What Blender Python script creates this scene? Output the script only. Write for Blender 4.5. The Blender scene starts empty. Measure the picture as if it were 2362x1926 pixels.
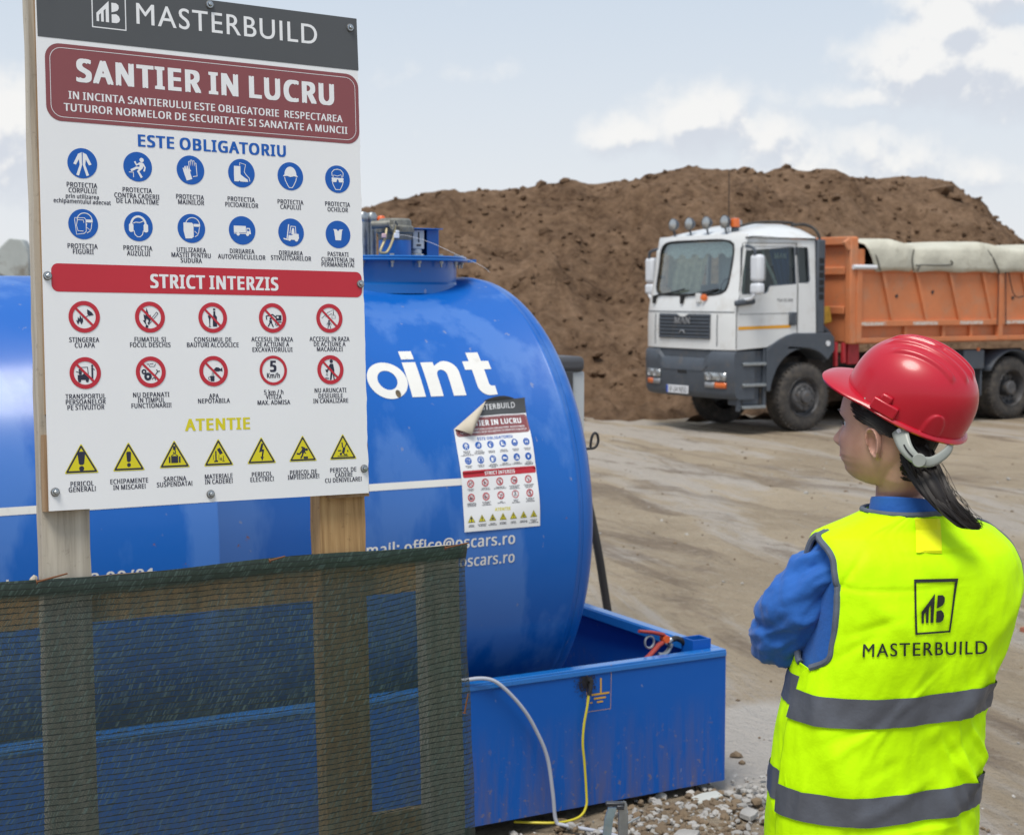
import bpy, bmesh, math, random
from mathutils import Vector, Matrix, noise
from mathutils.geometry import tessellate_polygon

R = math.radians
V = Vector
random.seed(7)
scene = bpy.context.scene

# ------------------------------------------------------------------ camera
cam_data = bpy.data.cameras.new("camera")
cam = bpy.data.objects.new("camera", cam_data)
scene.collection.objects.link(cam)
cam.location = (0, 0, 2.0)
cam.rotation_euler = (R(90 - 4.5315), 0, 0)
cam_data.sensor_width = 36.0
cam_data.lens = 55.0
cam_data.clip_start = 0.05
cam_data.clip_end = 3000
cam_data.dof.use_dof = True
cam_data.dof.focus_distance = 3.25
cam_data.dof.aperture_fstop = 9.0
scene.camera = cam

# ------------------------------------------------------------------ sky and sun
SUN_EL, SUN_AZ = R(63), R(203)      # azimuth clockwise from +Y
world = bpy.data.worlds.new("World")
scene.world = world
world.use_nodes = True
wn, wl = world.node_tree.nodes, world.node_tree.links
wn.clear()


def N(tree, kind, **kw):
    n = tree.nodes.new(kind)
    for k, v in kw.items():
        if k.startswith('i_'):
            key = k[2:]
            key = int(key) if key.isdigit() else key.replace('_', ' ')
            n.inputs[key].default_value = v
        else:
            setattr(n, k, v)
    return n


def build_sky():
    t = world.node_tree
    out = N(t, 'ShaderNodeOutputWorld')
    bg = N(t, 'ShaderNodeBackground')
    bg.inputs[1].default_value = 0.085
    sky = N(t, 'ShaderNodeTexSky')
    sky.sky_type = 'NISHITA'
    sky.sun_disc = False
    sky.sun_elevation = SUN_EL
    sky.sun_rotation = SUN_AZ
    sky.air_density = 1.0
    sky.dust_density = 2.5
    tc = N(t, 'ShaderNodeTexCoord')
    L = t.links
    nrm = N(t, 'ShaderNodeVectorMath', operation='NORMALIZE')
    L.new(tc.outputs['Generated'], nrm.inputs[0])
    d = nrm.outputs[0]
    # thin high haze whitening the lower sky
    sep = N(t, 'ShaderNodeSeparateXYZ')
    L.new(d, sep.inputs[0])
    hz = N(t, 'ShaderNodeMapRange', interpolation_type='SMOOTHSTEP')
    hz.inputs[1].default_value = -0.02
    hz.inputs[2].default_value = 0.45
    hz.inputs[3].default_value = 0.93
    hz.inputs[4].default_value = 0.72
    L.new(sep.outputs[2], hz.inputs[0])
    mixh = N(t, 'ShaderNodeMix', data_type='RGBA')
    L.new(hz.outputs[0], mixh.inputs[0])
    L.new(sky.outputs[0], mixh.inputs[6])
    hcol = N(t, 'ShaderNodeMix', data_type='RGBA')
    hm = N(t, 'ShaderNodeMapRange')
    hm.inputs[1].default_value = 0.0
    hm.inputs[2].default_value = 0.22
    L.new(sep.outputs[2], hm.inputs[0])
    L.new(hm.outputs[0], hcol.inputs[0])
    hcol.inputs[6].default_value = (7.7, 7.85, 8.05, 1)
    hcol.inputs[7].default_value = (5.9, 6.75, 7.8, 1)
    L.new(hcol.outputs[2], mixh.inputs[7])

    # cumulus: soft blobs round chosen directions broken up by noise
    def cloud_field(off):
        add = N(t, 'ShaderNodeVectorMath', operation='ADD')
        L.new(d, add.inputs[0])
        add.inputs[1].default_value = off
        vec = add.outputs[0]
        nz = N(t, 'ShaderNodeTexNoise')
        nz.inputs['Scale'].default_value = 17
        nz.inputs['Detail'].default_value = 9
        nz.inputs['Roughness'].default_value = 0.60
        L.new(vec, nz.inputs['Vector'])
        nz2 = N(t, 'ShaderNodeTexNoise')
        nz2.inputs['Scale'].default_value = 70
        nz2.inputs['Detail'].default_value = 5
        L.new(vec, nz2.inputs['Vector'])
        total = None
        blobs = [((.113, .987, .108), (.030, .05, .021), 1.05), ((.075, .992, .100), (.028, .05, .013), .75),
                 ((.165, .982, .098), (.060, .05, .020), .62), ((.252, .957, .134), (.050, .06, .024), 1.0),
                 ((.262, .952, .162), (.018, .05, .018), .98), ((.300, .946, .130), (.050, .06, .028), .90),
                 ((.286, .956, .072), (.026, .05, .013), .78), ((.212, .969, .120), (.050, .05, .012), .75),
                 ((.215, .974, .092), (.090, .05, .030), .62), ((.29, .94, .178), (.07, .05, .016), .75),
                 ((-.312, .948, .095), (.030, .06, .034), 1.05), ((-.03, .99, .137), (.05, .05, .009), .42)]
        for c, s, a in blobs:
            sub = N(t, 'ShaderNodeVectorMath', operation='SUBTRACT')
            L.new(vec, sub.inputs[0])
            sub.inputs[1].default_value = c
            dv = N(t, 'ShaderNodeVectorMath', operation='DIVIDE')
            L.new(sub.outputs[0], dv.inputs[0])
            dv.inputs[1].default_value = s
            ln = N(t, 'ShaderNodeVectorMath', operation='LENGTH')
            L.new(dv.outputs[0], ln.inputs[0])
            mr = N(t, 'ShaderNodeMapRange')
            mr.inputs[1].default_value = 0.0
            mr.inputs[2].default_value = 1.9
            mr.inputs[3].default_value = a
            mr.inputs[4].default_value = 0.0
            L.new(ln.outputs[1], mr.inputs[0])
            if total is None:
                total = mr.outputs[0]
            else:
                mx = N(t, 'ShaderNodeMath', operation='MAXIMUM')
                L.new(total, mx.inputs[0])
                L.new(mr.outputs[0], mx.inputs[1])
                total = mx.outputs[0]
        m1 = N(t, 'ShaderNodeMath', operation='MULTIPLY_ADD')
        L.new(nz.outputs[0], m1.inputs[0])
        m1.inputs[1].default_value = 1.5
        m1.inputs[2].default_value = -0.75
        m2 = N(t, 'ShaderNodeMath', operation='ADD')
        L.new(m1.outputs[0], m2.inputs[0])
        L.new(total, m2.inputs[1])
        m3 = N(t, 'ShaderNodeMath', operation='MULTIPLY_ADD')
        L.new(nz2.outputs[0], m3.inputs[0])
        m3.inputs[1].default_value = 0.34
        L.new(m2.outputs[0], m3.inputs[2])
        return m3.outputs[0]

    f0 = cloud_field((0, 0, 0))
    f1 = cloud_field((-.004, 0, .010))
    cov = N(t, 'ShaderNodeMapRange', interpolation_type='SMOOTHSTEP')
    cov.inputs[1].default_value = 0.32
    cov.inputs[2].default_value = 0.86
    cov.inputs[3].default_value = 0.0
    cov.inputs[4].default_value = 0.85
    L.new(f0, cov.inputs[0])
    dif = N(t, 'ShaderNodeMath', operation='SUBTRACT')
    L.new(f0, dif.inputs[0])
    L.new(f1, dif.inputs[1])
    lit = N(t, 'ShaderNodeMapRange', interpolation_type='SMOOTHSTEP')
    lit.inputs[1].default_value = -0.16
    lit.inputs[2].default_value = 0.12
    L.new(dif.outputs[0], lit.inputs[0])
    ccol = N(t, 'ShaderNodeMix', data_type='RGBA')
    L.new(lit.outputs[0], ccol.inputs[0])
    ccol.inputs[6].default_value = (5.9, 6.25, 6.9, 1)
    ccol.inputs[7].default_value = (8.5, 8.4, 8.2, 1)
    mixc = N(t, 'ShaderNodeMix', data_type='RGBA')
    L.new(cov.outputs[0], mixc.inputs[0])
    L.new(mixh.outputs[2], mixc.inputs[6])
    L.new(ccol.outputs[2], mixc.inputs[7])
    L.new(mixc.outputs[2], bg.inputs[0])
    L.new(bg.outputs[0], out.inputs[0])


build_sky()

sun_data = bpy.data.lights.new("sun", 'SUN')
sun_data.energy = 2.4
sun_data.angle = R(24)
sun_data.color = (1.0, 0.94, 0.85)
sun = bpy.data.objects.new("sun", sun_data)
scene.collection.objects.link(sun)
_sd = V((math.sin(SUN_AZ) * math.cos(SUN_EL), math.cos(SUN_AZ) * math.cos(SUN_EL), math.sin(SUN_EL)))
sun.rotation_euler = _sd.to_track_quat('Z', 'Y').to_euler()
sun.location = (0, 0, 30)

scene.view_settings.view_transform = 'Standard'
scene.view_settings.look = 'None'
scene.view_settings.gamma = 1.0
scene.view_settings.exposure = 0.40
scene.cycles.max_bounces = 8
scene.cycles.transparent_max_bounces = 16
scene.cycles.use_denoising = True

# ------------------------------------------------------------------ helpers


def tag(o, label=None, cat=None, group=None, kind=None):
    if label: o['label'] = label
    if cat: o['category'] = cat
    if group: o['group'] = group
    if kind: o['kind'] = kind
    return o


def thing(name, label, cat, mw=None, group=None):
    o = bpy.data.objects.new(name, None)
    o.empty_display_size = 0.2
    scene.collection.objects.link(o)
    if mw is not None:
        o.matrix_world = mw
    return tag(o, label, cat, group)


class MB:
    """collects shapes, then links them as ONE mesh object"""

    def __init__(self):
        self.v, self.f, self.m = [], [], []
        self.s = []

    def add(self, vs, fs, mi=0, smooth=False):
        b = len(self.v)
        self.v += [tuple(p) for p in vs]
        for f in fs:
            self.f.append(tuple(b + i for i in f))
            self.m.append(mi)
            self.s.append(smooth)
        return self

    def box(self, c, s, mi=0, rot=None):
        x, y, z = s[0] / 2, s[1] / 2, s[2] / 2
        vs = [V((a * x, b * y, d * z)) for a in (-1, 1) for b in (-1, 1) for d in (-1, 1)]
        if rot is not None:
            vs = [rot @ p for p in vs]
        vs = [p + V(c) for p in vs]
        return self.add(vs, [(0, 1, 3, 2), (4, 6, 7, 5), (0, 4, 5, 1), (2, 3, 7, 6), (0, 2, 6, 4), (1, 5, 7, 3)], mi)

    def cyl(self, p0, p1, r0, r1=None, n=20, mi=0, caps=True):
        return self.tube([p0, p1], [r0, r0 if r1 is None else r1], n, mi, caps)

    def tube(self, pts, r, n=8, mi=0, caps=True, flat=1.0, closed=False, up=None):
        pts = [V(p) for p in pts]
        k = len(pts)
        rs = r if isinstance(r, (list, tuple)) else [r] * k
        vs, fs = [], []
        t0 = (pts[1] - pts[0]).normalized()
        a = V(up) if up else (V((0, 0, 1)) if abs(t0.z) < .9 else V((1, 0, 0)))
        nx = t0.cross(a).normalized()
        for i in range(k):
            if closed:
                t = (pts[(i + 1) % k] - pts[i - 1]).normalized()
            else:
                t = (pts[min(i + 1, k - 1)] - pts[max(i - 1, 0)])
                t = t.normalized() if t.length > 1e-9 else t0
            nx = (nx - t * nx.dot(t))
            nx = nx.normalized() if nx.length > 1e-9 else t.orthogonal().normalized()
            ny = t.cross(nx)
            for j in range(n):
                an = 2 * math.pi * j / n
                vs.append(pts[i] + nx * math.cos(an) * rs[i] + ny * math.sin(an) * rs[i] * flat)
        for i in range(k if closed else k - 1):
            i2 = (i + 1) % k
            for j in range(n):
                fs.append((i * n + j, i * n + (j + 1) % n, i2 * n + (j + 1) % n, i2 * n + j))
        self.add(vs, fs, mi, True)
        if caps and not closed:
            self.add([vs[j] for j in range(n)], [tuple(range(n - 1, -1, -1))], mi)
            self.add([vs[(k - 1) * n + j] for j in range(n)], [tuple(range(n))], mi)
        return self

    def lathe(self, prof, o=(0, 0, 0), ax=(0, 0, 1), n=32, mi=0, close=False):
        ax = V(ax).normalized()
        e1 = ax.orthogonal().normalized()
        e2 = ax.cross(e1)
        o = V(o)
        vs, fs = [], []
        for r, h in prof:
            for j in range(n):
                a = 2 * math.pi * j / n
                vs.append(o + ax * h + (e1 * math.cos(a) + e2 * math.sin(a)) * r)
        k = len(prof)
        for i in range(k if close else k - 1):
            i2 = (i + 1) % k
            for j in range(n):
                fs.append((i * n + j, i * n + (j + 1) % n, i2 * n + (j + 1) % n, i2 * n + j))
        return self.add(vs, fs, mi, True)

    def prism(self, contours, fn, z0, z1, mi=0, back=True):
        """flat shape with holes given as 2-D contours, extruded between z0 and z1; fn(x,y,z)->3-D"""
        contours = [c for c in contours if len(c) > 2]
        flat = [p for c in contours for p in c]
        tris = tessellate_polygon([[V((p[0], p[1], 0)) for p in c] for c in contours])
        self.add([fn(p[0], p[1], z1) for p in flat], [tuple(t) for t in tris], mi)
        if z0 is not None:
            if back:
                self.add([fn(p[0], p[1], z0) for p in flat], [tuple(reversed(t)) for t in tris], mi)
            for c in contours:
                k = len(c)
                self.add([fn(p[0], p[1], z0) for p in c] + [fn(p[0], p[1], z1) for p in c],
                         [(i, (i + 1) % k, k + (i + 1) % k, k + i) for i in range(k)], mi)
        return self

    def grid(self, rows, mi=0, wrap=False, smooth=True):
        k = len(rows[0])
        vs = [p for r in rows for p in r]
        fs = []
        for i in range(len(rows) - 1):
            for j in range(k if wrap else k - 1):
                j2 = (j + 1) % k
                fs.append((i * k + j, i * k + j2, (i + 1) * k + j2, (i + 1) * k + j))
        return self.add(vs, fs, mi, smooth)

    def build(self, name, mats, parent=None, bevel=0, angle=35, merge=True, seg=2, subd=0, solid=0, label=None):
        me = bpy.data.meshes.new(name)
        me.from_pydata(self.v, [], self.f)
        for m in (mats if isinstance(mats, (list, tuple)) else [mats]):
            me.materials.append(m)
        me.polygons.foreach_set('material_index', self.m)
        if merge:
            bm = bmesh.new()
            bm.from_mesh(me)
            bmesh.ops.remove_doubles(bm, verts=bm.verts, dist=1e-5)
            bmesh.ops.recalc_face_normals(bm, faces=bm.faces)
            bm.to_mesh(me)
            bm.free()
        me.polygons.foreach_set('use_smooth', [True] * len(me.polygons))
        if angle is not None and angle < 180:
            me.set_sharp_from_angle(angle=R(angle))
        me.update()
        o = bpy.data.objects.new(name, me)
        scene.collection.objects.link(o)
        if parent is not None:
            o.parent = parent
        if solid:
            md = o.modifiers.new('solid', 'SOLIDIFY')
            md.thickness = solid
            md.offset = 0
        if bevel:
            md = o.modifiers.new('bevel', 'BEVEL')
            md.width = bevel
            md.segments = seg
            md.limit_method = 'ANGLE'
            md.angle_limit = R(40)
        if subd:
            md = o.modifiers.new('sub', 'SUBSURF')
            md.levels = md.render_levels = subd
        if label:
            o['label'] = label
        return o


def copy_tree(o, parent=None):
    c = o.copy()
    scene.collection.objects.link(c)
    c.parent = parent
    for ch in list(o.children):
        copy_tree(ch, c)
    return c


def lerp(a, b, t): return a + (b - a) * t


def interp(tab, x):
    if x <= tab[0][0]: return tab[0][1]
    for (a, p), (b, q) in zip(tab, tab[1:]):
        if x <= b:
            t = (x - a) / (b - a)
            return p + (q - p) * t
    return tab[-1][1]


def sinterp(tab, x):
    """smooth (Catmull-Rom) interpolation of a table"""
    n = len(tab)
    if x <= tab[0][0]: return tab[0][1]
    if x >= tab[-1][0]: return tab[-1][1]
    for i in range(n - 1):
        if x <= tab[i + 1][0]:
            x0, y0 = tab[i]
            x1, y1 = tab[i + 1]
            h = x1 - x0
            m0 = (y1 - tab[i - 1][1]) / (x1 - tab[i - 1][0]) if i > 0 else (y1 - y0) / h
            m1 = (tab[i + 2][1] - y0) / (tab[i + 2][0] - x0) if i < n - 2 else (y1 - y0) / h
            t = (x - x0) / h
            return ((2 * t**3 - 3 * t * t + 1) * y0 + (t**3 - 2 * t * t + t) * h * m0 +
                    (-2 * t**3 + 3 * t * t) * y1 + (t**3 - t * t) * h * m1)


def spline(pts, per=8):
    pts = [V(p) for p in pts]
    out = []
    for i in range(len(pts) - 1):
        p0 = pts[max(i - 1, 0)]; p1 = pts[i]; p2 = pts[i + 1]; p3 = pts[min(i + 2, len(pts) - 1)]
        for k in range(per):
            t = k / per
            out.append(.5 * ((2 * p1) + (p2 - p0) * t + (2 * p0 - 5 * p1 + 4 * p2 - p3) * t * t + (3 * p1 - p0 - 3 * p2 + p3) * t**3))
    out.append(pts[-1])
    return out


def fbm(p, oct=4):
    return noise.fractal(V(p), 1.0, 2.0, oct, noise_basis='PERLIN_ORIGINAL')


# ------------------------------------------------------------------ materials
MATS = {}


def mat(name, col, rough=.5, metal=0.0, var=0.0, vscale=4.0, bump=0.0, bscale=60.0, coat=0.0, spec=.5,
        dirt=None, dscale=6.0, dth=(.55, .7), stretch=None, rvar=0.0, dirt2=None, d2scale=30, d2th=(.62, .68)):
    m = bpy.data.materials.new(name)
    m.use_nodes = True
    t = m.node_tree
    L = t.links
    b = t.nodes['Principled BSDF']
    b.inputs['Base Color'].default_value = (*col, 1)
    b.inputs['Roughness'].default_value = rough
    b.inputs['Metallic'].default_value = metal
    b.inputs['Coat Weight'].default_value = coat
    b.inputs['Coat Roughness'].default_value = .08
    b.inputs['Specular IOR Level'].default_value = spec
    tc = N(t, 'ShaderNodeTexCoord')
    vec = tc.outputs['Object']
    if stretch:
        mp = N(t, 'ShaderNodeMapping')
        mp.inputs['Scale'].default_value = stretch
        L.new(vec, mp.inputs['Vector'])
        vec = mp.outputs[0]
    cur = None

    def noise_node(scale, detail=6, rough_=.6):
        nz = N(t, 'ShaderNodeTexNoise')
        nz.inputs['Scale'].default_value = scale
        nz.inputs['Detail'].default_value = detail
        nz.inputs['Roughness'].default_value = rough_
        L.new(vec, nz.inputs['Vector'])
        return nz.outputs[0]

    if var:
        nz = noise_node(vscale)
        mr = N(t, 'ShaderNodeMapRange')
        mr.inputs[1].default_value = .3
        mr.inputs[2].default_value = .7
        mr.inputs[3].default_value = 1 - var
        mr.inputs[4].default_value = 1 + var
        L.new(nz, mr.inputs[0])
        vm = N(t, 'ShaderNodeVectorMath', operation='SCALE')
        vm.inputs[0].default_value = col
        L.new(mr.outputs[0], vm.inputs['Scale'])
        cur = vm.outputs[0]
    for dc, ds, dt in ((dirt, dscale, dth), (dirt2, d2scale, d2th)):
        if dc:
            nz = noise_node(ds, 8, .65)
            mr = N(t, 'ShaderNodeMapRange')
            mr.inputs[1].default_value, mr.inputs[2].default_value = dt
            mr.inputs[4].default_value = .85
            L.new(nz, mr.inputs[0])
            mx = N(t, 'ShaderNodeMix', data_type='RGBA')
            L.new(mr.outputs[0], mx.inputs[0])
            if cur is None:
                mx.inputs[6].default_value = (*col, 1)
            else:
                L.new(cur, mx.inputs[6])
            mx.inputs[7].default_value = (*dc, 1)
            cur = mx.outputs[2]
    if cur is not None:
        L.new(cur, b.inputs['Base Color'])
    if rvar:
        nz = noise_node(vscale * 1.7)
        mr = N(t, 'ShaderNodeMapRange')
        mr.inputs[1].default_value = .3
        mr.inputs[2].default_value = .7
        mr.inputs[3].default_value = rough - rvar
        mr.inputs[4].default_value = rough + rvar
        L.new(nz, mr.inputs[0])
        L.new(mr.outputs[0], b.inputs['Roughness'])
    if bump:
        nz = noise_node(bscale, 5)
        bp = N(t, 'ShaderNodeBump')
        bp.inputs['Strength'].default_value = 1.0
        bp.inputs['Distance'].default_value = bump
        L.new(nz, bp.inputs['Height'])
        L.new(bp.outputs[0], b.inputs['Normal'])
    MATS[name] = m
    return m


m_panel = mat('sign_white', (.79, .81, .83), .35, var=.015, vscale=3)
m_char = mat('sign_charcoal', (.075, .08, .085), .4, var=.05)
m_maroon = mat('sign_maroon', (.235, .065, .072), .4, var=.04)
m_red = mat('sign_red', (.50, .018, .035), .4, var=.04)
m_blue = mat('sign_blue', (.0, .095, .44), .4)
m_ink = mat('sign_ink', (.018, .02, .045), .45)
m_yel = mat('sign_yellow', (.67, .60, .01), .4)
m_screw = mat('zinc_screw', (.42, .45, .47), .3, metal=1.0, rvar=.1, vscale=200)
m_rubber = mat('rubber_washer', (.12, .12, .12), .6)
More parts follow.
